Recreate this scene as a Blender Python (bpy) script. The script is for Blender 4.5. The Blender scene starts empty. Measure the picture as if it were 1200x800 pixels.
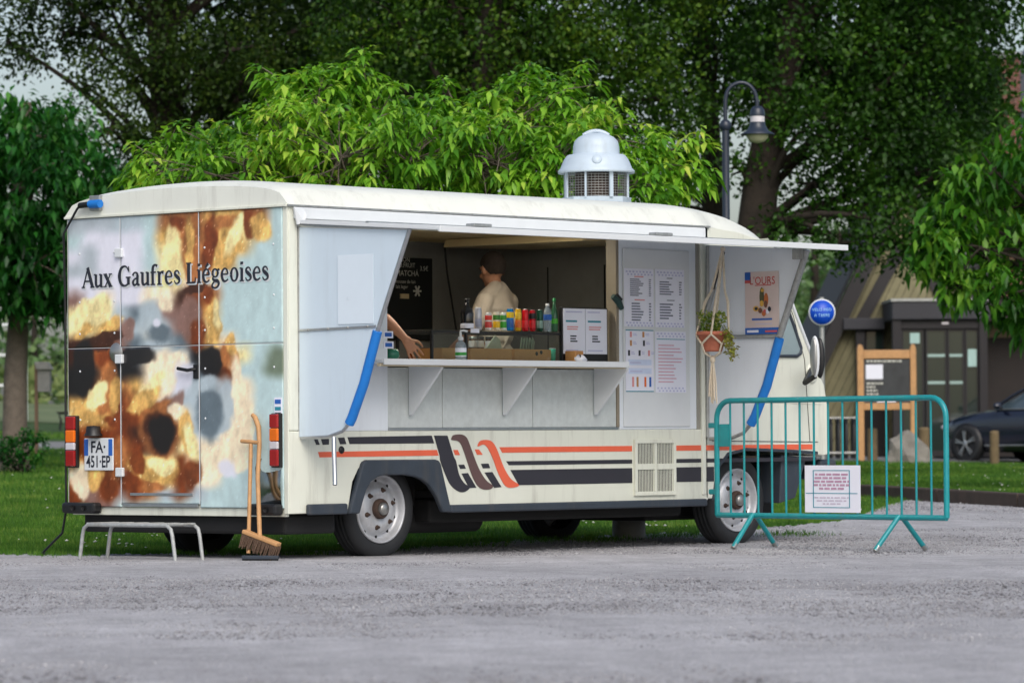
import bpy, bmesh, math, random
import numpy as np
from mathutils import Matrix, Vector
random.seed(7)
rng = np.random.default_rng(7)
sc = bpy.context.scene
col = sc.collection

# ------------------------------------------------------------------ camera (calibrated from the van's vanishing points)
PXW, PXH = 1200., 800.
d1 = np.array([5030-600., 482-400., 0.]); d2 = np.array([-4793-600., 548-400., 0.])
F = math.sqrt(-(d1[0]*d2[0]+d1[1]*d2[1])); d1[2] = d2[2] = F
ax = d1/np.linalg.norm(d1); ay = d2/np.linalg.norm(d2); az = np.cross(ax, ay)
M = np.stack([ax, ay, az], 1)                      # world -> (right, down, forward)
DC = F/170.
CAM = -M.T @ np.array([(340-600)/F*DC, (659-400)/F*DC, DC])
cam = bpy.data.cameras.new('camera'); camo = bpy.data.objects.new('camera', cam); col.objects.link(camo)
mw = Matrix.Identity(4)
for i in range(3):
    mw[i][0] = M[0, i]; mw[i][1] = -M[1, i]; mw[i][2] = -M[2, i]; mw[i][3] = CAM[i]
camo.matrix_world = mw
cam.sensor_width = 36.; cam.sensor_fit = 'HORIZONTAL'; cam.lens = F/PXW*36.
cam.clip_end = 3000.; cam.clip_start = .5
cam.dof.use_dof = True; cam.dof.focus_distance = 29.6; cam.dof.aperture_fstop = 4.6
sc.camera = camo

# ------------------------------------------------------------------ sky, sun, exposure
world = bpy.data.worlds.new('World'); sc.world = world; world.use_nodes = True
wn = world.node_tree.nodes; wl = world.node_tree.links
bg = wn['Background']
SUN_EL = math.radians(42.); SUN_VEC = np.array([-.72, -1.0, 0.])   # horizontal direction towards the sun
SUN_VEC /= np.linalg.norm(SUN_VEC)
sky = wn.new('ShaderNodeTexSky'); sky.sky_type = 'NISHITA'; sky.sun_disc = False
sky.sun_elevation = SUN_EL; sky.sun_rotation = math.atan2(SUN_VEC[0], SUN_VEC[1])
sky.air_density = 1.0; sky.dust_density = 3.0; sky.ozone_density = 1.0
hs = wn.new('ShaderNodeHueSaturation'); hs.inputs['Saturation'].default_value = .8
wl.new(sky.outputs[0], hs.inputs['Color']); wl.new(hs.outputs[0], bg.inputs['Color'])
bg.inputs['Strength'].default_value = .12
sl = bpy.data.lights.new('sun', 'SUN'); sl.energy = 1.3; sl.angle = math.radians(38); sl.color = (1., .97, .93)
so = bpy.data.objects.new('sun', sl); col.objects.link(so)
tow = Vector((SUN_VEC[0]*math.cos(SUN_EL), SUN_VEC[1]*math.cos(SUN_EL), math.sin(SUN_EL)))
so.rotation_euler = tow.to_track_quat('Z', 'Y').to_euler()
so.location = (0, -10, 20)
sc.view_settings.view_transform = 'Standard'; sc.view_settings.look = 'None'
sc.view_settings.exposure = 0.38; sc.view_settings.gamma = 1.0; sc.view_settings.use_curve_mapping = False
sc.render.engine = 'CYCLES'
sc.cycles.use_denoising = True
sc.cycles.max_bounces = 6; sc.cycles.diffuse_bounces = 3; sc.cycles.glossy_bounces = 3
sc.cycles.transparent_max_bounces = 8; sc.cycles.transmission_bounces = 4

# ------------------------------------------------------------------ pixel helpers: a pixel gives a direction, a plane gives the distance
def ray(px, py): return M.T @ np.array([(px-600)/F, (py-400)/F, 1.])
def plane(px, py, a, v):
    r = ray(px, py); return CAM + r*((v-CAM[a])/r[a])
def S(px, py, y=0.): return plane(px, py, 1, y)       # on a plane parallel to the van's side
def R(px, py, x=0.): return plane(px, py, 0, x)       # on a plane parallel to the van's rear
def PW(px, py, w): return CAM + ray(px, py)*w
def uw(x, y):
    dx = x-CAM[0]; dy = y-CAM[1]; z = -CAM[2]
    return M[0, 0]*dx+M[0, 1]*dy+M[0, 2]*z, M[2, 0]*dx+M[2, 1]*dy+M[2, 2]*z
def zg(x, y):                                          # gently rising ground behind the van
    u, w = uw(x, y)
    k = np.clip(.011-.0005*u, .003, .02)
    return k*np.clip(w-32., 0., 110.)
def G(px, py):
    r = ray(px, py); t = np.linspace(5, 400, 8000)
    x = CAM[0]+r[0]*t; y = CAM[1]+r[1]*t; z = CAM[2]+r[2]*t
    i = np.argmax(z < zg(x, y)); return np.array([x[i], y[i], float(zg(x[i], y[i]))])
RH = np.array([M[0, 0], M[0, 1], 0.]); RH /= np.linalg.norm(RH)
FH = np.array([-RH[1], RH[0], 0.])
def B(px, w):                                          # ground point below pixel column px at distance w
    u = (px-600)/F*w; p = CAM+RH*u+FH*w; p[2] = float(zg(p[0], p[1])); return p
YAW = math.atan2(RH[1], RH[0])

# ------------------------------------------------------------------ mesh builder
def rgb(r, g, b):
    def f(c):
        c /= 255.; return c/12.92 if c <= .04045 else ((c+.055)/1.055)**2.4
    return (f(r), f(g), f(b), 1.)
class MB:
    def __init__(s): s.v = []; s.f = []; s.sm = []
    def add(s, vs, fs, sm=False):
        o = len(s.v); s.v += [tuple(map(float, v)) for v in vs]
        for f in fs: s.f.append(tuple(i+o for i in f)); s.sm.append(sm)
        return s
    def box(s, a, b):
        x0, y0, z0 = a; x1, y1, z1 = b
        x0, x1 = min(x0, x1), max(x0, x1); y0, y1 = min(y0, y1), max(y0, y1); z0, z1 = min(z0, z1), max(z0, z1)
        return s.add([(x0,y0,z0),(x1,y0,z0),(x1,y1,z0),(x0,y1,z0),(x0,y0,z1),(x1,y0,z1),(x1,y1,z1),(x0,y1,z1)],
              [(0,3,2,1),(4,5,6,7),(0,1,5,4),(1,2,6,5),(2,3,7,6),(3,0,4,7)])
    def prism(s, poly, vec):
        n = len(poly); p = [np.array(q, float) for q in poly]; vec = np.array(vec, float)
        nrm = sum((np.cross(p[i]-p[0], p[(i+1) % n]-p[0]) for i in range(1, n)), np.zeros(3))
        if np.dot(nrm, vec) > 0: p = p[::-1]
        q = [a+vec for a in p]
        fs = [tuple(range(n)), tuple(range(2*n-1, n-1, -1))]
        fs += [(i, i+n, (i+1) % n+n, (i+1) % n) for i in range(n)]
        return s.add(p+q, fs)
    def bar(s, p, q, w, h, up=(0, 0, 1)):
        p = np.array(p, float); q = np.array(q, float); d = q-p; d /= np.linalg.norm(d)
        up = np.array(up, float)
        a = np.cross(d, up)
        if np.linalg.norm(a) < 1e-4: a = np.cross(d, (1, 0, 0))
        a /= np.linalg.norm(a); b = np.cross(a, d)
        a *= w/2; b *= h/2
        vs = [p-a-b, p+a-b, p+a+b, p-a+b, q-a-b, q+a-b, q+a+b, q-a+b]
        return s.add(vs, [(0,3,2,1),(4,5,6,7),(0,1,5,4),(1,2,6,5),(2,3,7,6),(3,0,4,7)][::1])
    def tube(s, pts, r, n=8, closed=False, smooth=True):
        P = [np.array(p, float) for p in pts]; m = len(P)
        rr = [r]*m if np.isscalar(r) else list(r)
        T = []
        for i in range(m):
            a = P[(i-1) % m] if (closed or i > 0) else P[i]; b = P[(i+1) % m] if (closed or i < m-1) else P[i]
            t = b-a; T.append(t/(np.linalg.norm(t)+1e-12))
        up = np.array([0, 0, 1.]) if abs(T[0][2]) < .9 else np.array([1., 0, 0])
        a = np.cross(T[0], up); a /= np.linalg.norm(a)
        vs = []
        for i in range(m):
            a = a-T[i]*np.dot(a, T[i]); a /= np.linalg.norm(a)+1e-12; b = np.cross(T[i], a)
            for k in range(n):
                th = 2*math.pi*k/n; vs.append(P[i]+rr[i]*(math.cos(th)*a+math.sin(th)*b))
        fs = []
        for i in range(m if closed else m-1):
            j = (i+1) % m
            for k in range(n): fs.append((i*n+k, i*n+(k+1) % n, j*n+(k+1) % n, j*n+k))
        s.add(vs, fs, smooth)
        if not closed:
            s.add(vs[:n], [tuple(range(n-1, -1, -1))]); s.add(vs[-n:], [tuple(range(n))])
        return s
    def lathe(s, prof, o=(0, 0, 0), axis=(0, 0, 1), n=24, smooth=True):
        o = np.array(o, float); d = np.array(axis, float); d /= np.linalg.norm(d)
        a = np.cross(d, (0, 0, 1) if abs(d[2]) < .9 else (1, 0, 0)); a /= np.linalg.norm(a); b = np.cross(d, a)
        vs = []; m = len(prof)
        for (r, h) in prof:
            for k in range(n):
                th = 2*math.pi*k/n; vs.append(o+d*h+max(r, 1e-5)*(math.cos(th)*a+math.sin(th)*b))
        fs = [(i*n+k, i*n+(k+1) % n, (i+1)*n+(k+1) % n, (i+1)*n+k) for i in range(m-1) for k in range(n)]
        return s.add(vs, fs, smooth)
    def ell(s, c, r, n=16, m=10, rot=None):
        c = np.array(c, float); vs = []; fs = []
        for i in range(m+1):
            ph = math.pi*i/m
            for k in range(n):
                th = 2*math.pi*k/n
                p = np.array([r[0]*math.sin(ph)*math.cos(th), r[1]*math.sin(ph)*math.sin(th), -r[2]*math.cos(ph)])
                if rot is not None: p = rot @ p
                vs.append(c+p)
        for i in range(m):
            for k in range(n): fs.append((i*n+k, i*n+(k+1) % n, (i+1)*n+(k+1) % n, (i+1)*n+k))
        return s.add(vs, fs, True)
    def grid(s, pts, smooth=True):                     # pts[i][j]
        m = len(pts); n = len(pts[0])
        return s.add([p for row in pts for p in row],
                     [(i*n+j, i*n+j+1, (i+1)*n+j+1, (i+1)*n+j) for i in range(m-1) for j in range(n-1)], smooth)
    def mesh(s, name):
        me = bpy.data.meshes.new(name); me.from_pydata(s.v, [], s.f)
        me.polygons.foreach_set('use_smooth', s.sm); me.update(); return me
    def build(s, name, m=None, parent=None, bevel=0., seg=2):
        me = s.mesh(name)
        return link(name, me, m, parent, bevel, seg)
def link(name, me, m=None, parent=None, bevel=0., seg=2):
    o = bpy.data.objects.new(name, me); col.objects.link(o)
    if m is not None and len(me.materials) == 0: me.materials.append(m)
    if parent is not None: o.parent = parent
    if bevel:
        b = o.modifiers.new('bevel', 'BEVEL'); b.width = bevel; b.segments = seg; b.limit_method = 'ANGLE'; b.angle_limit = math.radians(40)
        b.harden_normals = False
    return o
def tag(o, label=None, cat=None, group=None, kind=None):
    if label: o['label'] = label
    if cat: o['category'] = cat
    if group: o['group'] = group
    if kind: o['kind'] = kind
    return o
def thing(name, label, cat, loc=(0, 0, 0), rz=0., group=None):
    o = bpy.data.objects.new(name, None); o.empty_display_size = .2; col.objects.link(o)
    o.location = tuple(map(float, loc)); o.rotation_euler = (0, 0, rz); return tag(o, label, cat, group)
def copy_tree(o, parent=None):
    c = o.copy(); col.objects.link(c); c.parent = parent
    for ch in list(o.children): copy_tree(ch, c)
    return c
def np_mesh(name, V, T, smooth=False):                 # fast triangle/quads mesh from arrays
    me = bpy.data.meshes.new(name); nv = len(V); nf, k = T.shape
    me.vertices.add(nv); me.vertices.foreach_set('co', np.ascontiguousarray(V, np.float32).ravel())
    me.loops.add(nf*k); me.loops.foreach_set('vertex_index', np.ascontiguousarray(T, np.int32).ravel())
    me.polygons.add(nf); me.polygons.foreach_set('loop_start', np.arange(0, nf*k, k, dtype=np.int32))
    if smooth: me.polygons.foreach_set('use_smooth', np.ones(nf, bool))
    me.update(calc_edges=True); return me
def text_mesh(body, size, depth=.0, align='CENTER', sx=1., bold=0.):
    cu = bpy.data.curves.new('txt', 'FONT'); cu.body = body; cu.size = size; cu.align_x = align; cu.align_y = 'CENTER'
    cu.extrude = depth; cu.offset = bold; cu.resolution_u = 3
    o = bpy.data.objects.new('txt', cu); col.objects.link(o)
    dg = bpy.context.evaluated_depsgraph_get(); me = bpy.data.meshes.new_from_object(o.evaluated_get(dg))
    bpy.data.objects.remove(o); bpy.data.curves.remove(cu)
    if sx != 1.: me.transform(Matrix.Scale(sx, 4, (1, 0, 0)))
    me.materials.clear(); return me
def place_text(body, size, o, right, up, m, parent, name='lettering', align='CENTER', sx=1., bold=0., depth=.0):
    me = text_mesh(body, size, depth, align, sx, bold)
    r = np.array(right, float); r /= np.linalg.norm(r); u = np.array(up, float); u -= r*np.dot(u, r); u /= np.linalg.norm(u); n = np.cross(r, u)
    mt = Matrix(((r[0], u[0], n[0], o[0]), (r[1], u[1], n[1], o[1]), (r[2], u[2], n[2], o[2]), (0, 0, 0, 1)))
    me.transform(mt); return link(name, me, m, parent)

# ------------------------------------------------------------------ materials
def mat(name, c, rough=.5, metal=0., var=.10, scale=6., bump=0., bscale=60., coat=0., c2=None, dirt=0., spec=.5, rust=0.):
    m = bpy.data.materials.new(name); m.use_nodes = True; nt = m.node_tree; N = nt.nodes; L = nt.links
    b = N['Principled BSDF']; b.inputs['Roughness'].default_value = rough; b.inputs['Metallic'].default_value = metal
    b.inputs['Coat Weight'].default_value = coat; b.inputs['Specular IOR Level'].default_value = spec
    b.inputs['Coat Roughness'].default_value = .08
    tc = N.new('ShaderNodeTexCoord'); nz = N.new('ShaderNodeTexNoise'); nz.inputs['Scale'].default_value = scale
    nz.inputs['Detail'].default_value = 6.; nz.inputs['Roughness'].default_value = .65
    L.new(tc.outputs['Object'], nz.inputs['Vector'])
    rp = N.new('ShaderNodeValToRGB'); rp.color_ramp.elements[0].position = .3; rp.color_ramp.elements[1].position = .72
    lo = tuple(x*(1-var) for x in c[:3])+(1,); hi = tuple(min(1, x*(1+var)) for x in c[:3])+(1,)
    if c2: hi = c2
    rp.color_ramp.elements[0].color = lo; rp.color_ramp.elements[1].color = hi
    L.new(nz.outputs['Fac'], rp.inputs['Fac']); out = rp.outputs['Color']
    if dirt:
        mp = N.new('ShaderNodeMapping'); mp.inputs['Scale'].default_value = (3., 3., .35)
        L.new(tc.outputs['Object'], mp.inputs['Vector'])
        n2 = N.new('ShaderNodeTexNoise'); n2.inputs['Scale'].default_value = 3.; n2.inputs['Detail'].default_value = 8.; n2.inputs['Roughness'].default_value = .7
        L.new(mp.outputs[0], n2.inputs['Vector'])
        r2 = N.new('ShaderNodeValToRGB'); r2.color_ramp.elements[0].position = .52; r2.color_ramp.elements[1].position = .8
        r2.color_ramp.elements[0].color = (0, 0, 0, 1); r2.color_ramp.elements[1].color = (dirt, dirt, dirt, 1)
        L.new(n2.outputs['Fac'], r2.inputs['Fac'])
        mx = N.new('ShaderNodeMix'); mx.data_type = 'RGBA'; L.new(r2.outputs[0], mx.inputs['Factor'])
        L.new(out, mx.inputs['A']); mx.inputs['B'].default_value = (.16, .13, .09, 1); out = mx.outputs['Result']
    if rust:
        n4 = N.new('ShaderNodeTexNoise'); n4.inputs['Scale'].default_value = 7.; n4.inputs['Detail'].default_value = 10.; n4.inputs['Roughness'].default_value = .75
        L.new(tc.outputs['Object'], n4.inputs['Vector'])
        r4 = N.new('ShaderNodeValToRGB'); r4.color_ramp.elements[0].position = .67; r4.color_ramp.elements[1].position = .74
        r4.color_ramp.elements[0].color = (0, 0, 0, 1); r4.color_ramp.elements[1].color = (rust, rust, rust, 1); L.new(n4.outputs['Fac'], r4.inputs['Fac'])
        m4 = N.new('ShaderNodeMix'); m4.data_type = 'RGBA'; L.new(r4.outputs[0], m4.inputs['Factor']); L.new(out, m4.inputs['A']); m4.inputs['B'].default_value = (.16, .07, .03, 1); out = m4.outputs['Result']
    L.new(out, b.inputs['Base Color'])
    rr = N.new('ShaderNodeMapRange'); rr.inputs['To Min'].default_value = max(.02, rough-.08); rr.inputs['To Max'].default_value = min(1, rough+.1)
    L.new(nz.outputs['Fac'], rr.inputs['Value']); L.new(rr.outputs[0], b.inputs['Roughness'])
    if bump:
        n3 = N.new('ShaderNodeTexNoise'); n3.inputs['Scale'].default_value = bscale; n3.inputs['Detail'].default_value = 4.
        L.new(tc.outputs['Object'], n3.inputs['Vector'])
        bp = N.new('ShaderNodeBump'); bp.inputs['Strength'].default_value = bump; bp.inputs['Distance'].default_value = .02
        L.new(n3.outputs['Fac'], bp.inputs['Height']); L.new(bp.outputs[0], b.inputs['Normal'])
    return m
def leafmat(name, cols, trans=.35, rough=.45):
    m = bpy.data.materials.new(name); m.use_nodes = True; nt = m.node_tree; N = nt.nodes; L = nt.links
    b = N['Principled BSDF']; b.inputs['Roughness'].default_value = rough; b.inputs['Specular IOR Level'].default_value = .35
    g = N.new('ShaderNodeNewGeometry'); rp = N.new('ShaderNodeValToRGB'); cr = rp.color_ramp
    while len(cr.elements) < len(cols): cr.elements.new(.5)
    for i, c in enumerate(cols): cr.elements[i].position = i/(len(cols)-1); cr.elements[i].color = c
    tc = N.new('ShaderNodeTexCoord'); nz = N.new('ShaderNodeTexNoise'); nz.inputs['Scale'].default_value = 1.1; nz.inputs['Detail'].default_value = 2.
    L.new(tc.outputs['Object'], nz.inputs['Vector'])
    ad = N.new('ShaderNodeMath'); ad.operation = 'MULTIPLY_ADD'; ad.inputs[1].default_value = .55
    ml = N.new('ShaderNodeMath'); ml.operation = 'MULTIPLY'; ml.inputs[1].default_value = .45
    mr_ = N.new('ShaderNodeMapRange'); mr_.inputs['From Min'].default_value = .36; mr_.inputs['From Max'].default_value = .64; L.new(nz.outputs['Fac'], mr_.inputs['Value']); L.new(mr_.outputs[0], ml.inputs[0]); L.new(g.outputs['Random Per Island'], ad.inputs[0]); L.new(ml.outputs[0], ad.inputs[2])
    L.new(ad.outputs[0], rp.inputs['Fac']); L.new(rp.outputs[0], b.inputs['Base Color'])
    t = N.new('ShaderNodeBsdfTranslucent'); mx = N.new('ShaderNodeMixShader'); mx.inputs[0].default_value = trans
    br = N.new('ShaderNodeMix'); br.data_type = 'RGBA'; br.blend_type = 'MULTIPLY'; br.inputs['Factor'].default_value = 1.; br.inputs['B'].default_value = (1.2, 1.25, .6, 1)
    L.new(rp.outputs[0], br.inputs['A']); L.new(br.outputs['Result'], t.inputs['Color'])
    L.new(b.outputs[0], mx.inputs[1]); L.new(t.outputs[0], mx.inputs[2]); L.new(mx.outputs[0], N['Material Output'].inputs[0])
    return m
def glassmat(name, c=(.8, .85, .85, 1), rough=.03, alpha=.25):
    m = bpy.data.materials.new(name); m.use_nodes = True; N = m.node_tree.nodes; L = m.node_tree.links
    b = N['Principled BSDF']; b.inputs['Base Color'].default_value = c; b.inputs['Roughness'].default_value = rough
    t = N.new('ShaderNodeBsdfTransparent'); t.inputs[0].default_value = c
    g = N.new('ShaderNodeBsdfGlossy'); g.inputs['Roughness'].default_value = rough
    lw_ = N.new('ShaderNodeLayerWeight'); pw_ = N.new('ShaderNodeMath'); pw_.operation = 'POWER'; pw_.inputs[1].default_value = 4.
    fr = N.new('ShaderNodeMath'); fr.operation = 'MULTIPLY_ADD'; fr.inputs[1].default_value = .8; fr.inputs[2].default_value = .04
    L.new(lw_.outputs['Facing'], pw_.inputs[0]); L.new(pw_.outputs[0], fr.inputs[0])
    mx = N.new('ShaderNodeMixShader'); L.new(fr.outputs[0], mx.inputs[0]); L.new(t.outputs[0], mx.inputs[1]); L.new(g.outputs[0], mx.inputs[2])
    m2 = N.new('ShaderNodeMixShader'); m2.inputs[0].default_value = alpha; L.new(mx.outputs[0], m2.inputs[1]); L.new(b.outputs[0], m2.inputs[2])
    L.new(m2.outputs[0], N['Material Output'].inputs[0]); return m

m_cream = mat('cream_paint', rgb(224, 226, 212), .32, var=.05, scale=1.5, dirt=.42, coat=.3, rust=.55, bump=.12, bscale=2.2)
m_roof = mat('roof_paint', rgb(228, 230, 220), .4, var=.04, scale=2., dirt=.3)
m_white = mat('white_panel', rgb(226, 232, 238), .3, var=.03, scale=2., coat=.2, dirt=.12)
m_wpaint = mat('white_paint', rgb(216, 220, 222), .4, var=.03)
m_wing = mat('bluish_wing_panel', rgb(204, 219, 231), .22, var=.03, scale=2., coat=.4, dirt=.12, bump=.1, bscale=2.)
m_grey_panel = mat('mottled_grey_panel', rgb(196, 202, 200), .45, var=.10, scale=14., dirt=.15)
m_alu = mat('aluminium', rgb(185, 188, 190), .35, .9, var=.08, scale=20.)
m_galv = mat('galvanised', rgb(170, 172, 170), .5, .7, var=.2, scale=25., dirt=.5)
m_navy = mat('dark_trim', rgb(52, 60, 70), .5, var=.15, scale=8., dirt=.3)
m_stripe_k = mat('stripe_charcoal', rgb(48, 46, 54), .4, var=.08)
m_stripe_b = mat('stripe_brown', rgb(98, 74, 72), .4, var=.08)
m_stripe_o = mat('stripe_orange', rgb(232, 104, 72), .4, var=.06)
m_black = mat('black_plastic', rgb(22, 22, 24), .45, var=.2)
m_under = mat('underbody', rgb(24, 24, 25), .8, var=.3)
m_rubber = mat('tyre_rubber', rgb(32, 34, 37), .75, var=.25, scale=10., bump=.1)
m_rim = mat('steel_rim', rgb(190, 192, 196), .4, .35, var=.12, scale=14., dirt=.45)
m_rust = mat('rusty_metal', rgb(74, 58, 50), .8, .2, var=.4, scale=30.)
m_blue = mat('blue_foam', rgb(20, 116, 200), .6, var=.08, scale=10.)
m_glass = glassmat('window_glass', rgb(190, 205, 212), .02, .35)
m_clear = glassmat('clear_glass', rgb(240, 244, 242), .02, .01)
m_dglass = glassmat('dark_glass', rgb(64, 78, 72), .03, .45)
m_red = mat('red_lens', rgb(150, 26, 30), .15, var=.1, coat=.5)
m_orange = mat('orange_lens', rgb(226, 110, 24), .15, var=.1, coat=.5)
m_clearlens = mat('white_lens', rgb(205, 200, 205), .15, var=.1, coat=.5)
m_paper = mat('paper', rgb(232, 234, 246), .7, var=.02)
m_menuink = mat('menu_ink', rgb(112, 116, 134), .7, var=.15)
m_menured = mat('menu_red', rgb(220, 150, 150), .7, var=.1)
m_ink = mat('ink', rgb(36, 40, 52), .7, var=.1)
m_inkred = mat('red_ink', rgb(206, 92, 92), .7, var=.1)
m_inklav = mat('lavender_ink', rgb(192, 194, 224), .7, var=.1)
m_inkblue = mat('blue_ink', rgb(40, 96, 180), .7, var=.1)
m_inkteal = mat('teal_ink', rgb(44, 140, 160), .7, var=.1)
m_wood = mat('pine_wood', rgb(190, 144, 96), .55, var=.16, scale=12., bump=.1)
m_kraft = mat('kraft_card', rgb(190, 138, 82), .7, var=.1, scale=10.)
m_teal = mat('teal_paint', rgb(14, 138, 144), .36, var=.14, scale=12., coat=.2, dirt=.35, rust=.4)
m_interior = mat('interior_board', rgb(136, 136, 132), .6, var=.12, scale=4.)
m_hood = mat('cream_metal_hood', rgb(226, 206, 160), .3, var=.06, coat=.3)
m_slate = mat('chalkboard', rgb(22, 26, 27), .7, var=.2, scale=5.)
m_chalk = mat('chalk', rgb(205, 205, 195), .8, var=.1)
m_steel = mat('stainless', rgb(165, 165, 162), .35, .8, var=.1)
# ------------------------------------------------------------------ ground
def col_ground(name, c, dark, light, scales, bumpd, streak=False):
    m = bpy.data.materials.new(name); m.use_nodes = True; N = m.node_tree.nodes; L = m.node_tree.links
    b = N['Principled BSDF']; b.inputs['Roughness'].default_value = .92; b.inputs['Specular IOR Level'].default_value = .2
    tc = N.new('ShaderNodeTexCoord'); prev = None
    for i, s in enumerate(scales):
        nz = N.new('ShaderNodeTexNoise'); nz.inputs['Scale'].default_value = s; nz.inputs['Detail'].default_value = 8.; nz.inputs['Roughness'].default_value = .7
        L.new(tc.outputs['Object'], nz.inputs['Vector'])
        rp = N.new('ShaderNodeValToRGB'); rp.color_ramp.elements[0].position = .32; rp.color_ramp.elements[1].position = .68
        rp.color_ramp.elements[0].color = dark[i]; rp.color_ramp.elements[1].color = light[i]; L.new(nz.outputs['Fac'], rp.inputs['Fac'])
        if prev is None: prev = rp.outputs[0]
        else:
            mx = N.new('ShaderNodeMix'); mx.data_type = 'RGBA'; mx.blend_type = 'MULTIPLY'; mx.inputs['Factor'].default_value = 1.
            L.new(prev, mx.inputs['A']); L.new(rp.outputs[0], mx.inputs['B']); prev = mx.outputs['Result']
    if streak:
        mp = N.new('ShaderNodeMapping'); mp.inputs['Rotation'].default_value = (0, 0, -YAW); mp.vector_type = 'TEXTURE'
        mp2 = N.new('ShaderNodeMapping'); mp2.inputs['Scale'].default_value = (.22, 1.5, 1.); L.new(tc.outputs['Object'], mp.inputs['Vector']); L.new(mp.outputs[0], mp2.inputs['Vector'])
        nz = N.new('ShaderNodeTexNoise'); nz.inputs['Scale'].default_value = 1.3; nz.inputs['Detail'].default_value = 9.; nz.inputs['Roughness'].default_value = .7; L.new(mp2.outputs[0], nz.inputs['Vector'])
        rp = N.new('ShaderNodeValToRGB'); rp.color_ramp.elements[0].position = .3; rp.color_ramp.elements[1].position = .7; rp.color_ramp.elements[0].color = (.82, .81, .82, 1); rp.color_ramp.elements[1].color = (1.12, 1.115, 1.12, 1)
        L.new(nz.outputs['Fac'], rp.inputs['Fac']); mx = N.new('ShaderNodeMix'); mx.data_type = 'RGBA'; mx.blend_type = 'MULTIPLY'; mx.inputs['Factor'].default_value = 1.
        L.new(prev, mx.inputs['A']); L.new(rp.outputs[0], mx.inputs['B']); prev = mx.outputs['Result']
    L.new(prev, b.inputs['Base Color'])
    if bumpd:
        v = N.new('ShaderNodeTexVoronoi'); v.inputs['Scale'].default_value = 55.; L.new(tc.outputs['Object'], v.inputs['Vector'])
        n = N.new('ShaderNodeTexNoise'); n.inputs['Scale'].default_value = 9.; n.inputs['Detail'].default_value = 10.; L.new(tc.outputs['Object'], n.inputs['Vector'])
        ad = N.new('ShaderNodeMath'); ad.operation = 'ADD'; L.new(v.outputs['Distance'], ad.inputs[0]); L.new(n.outputs['Fac'], ad.inputs[1])
        bp = N.new('ShaderNodeBump'); bp.inputs['Strength'].default_value = .8; bp.inputs['Distance'].default_value = bumpd
        L.new(ad.outputs[0], bp.inputs['Height']); L.new(bp.outputs[0], b.inputs['Normal'])
    return m
g3 = lambda v: (v, v, v, 1)
m_gravel = col_ground('gravel', None, [(.40, .395, .405, 1), g3(.8), g3(.66)], [(.57, .565, .58, 1), g3(1.1), g3(1.24)], [.35, 3.2, 45.], .02, True)
m_lawn = col_ground('lawn_soil', None, [(.035, .07, .016, 1), g3(.7)], [(.055, .10, .024, 1), g3(1.2)], [.5, 9.], 0)
m_path = col_ground('path_grit', None, [(.20, .20, .20, 1), g3(.8)], [(.28, .28, .28, 1), g3(1.1)], [.5, 12.], .004)
m_asph = col_ground('pale_asphalt', None, [(.16, .16, .165, 1), g3(.8)], [(.22, .22, .22, 1), g3(1.1)], [.5, 18.], .004)

def sheet(name, us, ws, dz, m, wmap=None):
    U, W = np.meshgrid(us, ws)
    x = CAM[0]+RH[0]*U+FH[0]*W; y = CAM[1]+RH[1]*U+FH[1]*W; z = zg(x, y)+dz
    V = np.stack([x, y, z], -1).reshape(-1, 3); n = len(us); k = len(ws)
    I = (np.arange(k-1)[:, None]*n+np.arange(n-1)[None]).ravel()
    T = np.stack([I, I+1, I+1+n, I+n], -1)
    o = link(name, np_mesh(name, V, T, True), m); return tag(o, kind='structure')
us = np.concatenate([np.linspace(-900, -60, 15), np.linspace(-55, 55, 111), np.linspace(60, 900, 15)])
ws = np.concatenate([np.linspace(-60, 0, 6), np.linspace(4, 160, 157), np.linspace(180, 1500, 20)])
sheet('ground', us, ws, 0., m_lawn)
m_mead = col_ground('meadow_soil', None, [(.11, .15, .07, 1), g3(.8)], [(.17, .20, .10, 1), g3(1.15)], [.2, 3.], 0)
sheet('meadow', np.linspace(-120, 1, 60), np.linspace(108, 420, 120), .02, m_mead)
# gravel yard: near side of a ragged edge
EDGE_PX = [-900, -200, 0, 200, 390, 500, 620, 720, 830, 910, 975, 1010, 1035, 1060, 1110, 1200, 1400, 2200]
EDGE_PY = [668, 655, 651, 650, 646, 641, 633, 627, 624, 618, 612, 604, 594, 586, 588, 594, 606, 640]
gp = [G(a, b) for a, b in zip(EDGE_PX, EDGE_PY)]
gw = [uw(p[0], p[1]) for p in gp]; e_s = np.array([u/w for u, w in gw]); e_w = np.array([w for u, w in gw])
def edge_w(s):
    w = np.interp(s, e_s, e_w)
    return w+.22*np.sin(s*900)*np.sin(s*377+1)+.14*np.sin(s*2300+.5)+.1*np.sin(s*5200)
ss = np.concatenate([np.linspace(-1.2, -.16, 40), np.linspace(-.158, .158, 640), np.linspace(.16, 1.2, 40)])
rows = np.concatenate([[0.02, .1, .2, .3], np.linspace(.36, 1., 200)])
Wg = rows[:, None]*edge_w(ss)[None]; Ug = ss[None]*Wg
gx = CAM[0]+RH[0]*Ug+FH[0]*Wg; gy = CAM[1]+RH[1]*Ug+FH[1]*Wg
def rough(x, y):
    r = np.zeros_like(x)
    for k, (a, b, ph, am) in enumerate([(1.9, .8, 0, .006), (-1.1, 2.3, 1, .005), (4.7, 3.1, 2, .003), (-6.3, 5.2, .4, .0025), (11, -9, 1.7, .0015), (.5, .3, 2.2, .010)]):
        r += am*np.sin(a*x+b*y+ph)
    return r
hump = rough(gx, gy)
flat = np.clip((np.abs(rows-1)[:, None])*40, 0, 1)
gz = zg(gx, gy)+.012+hump*.45*flat
n = len(ss); k = len(rows); I = (np.arange(k-1)[:, None]*n+np.arange(n-1)[None]).ravel()
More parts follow.
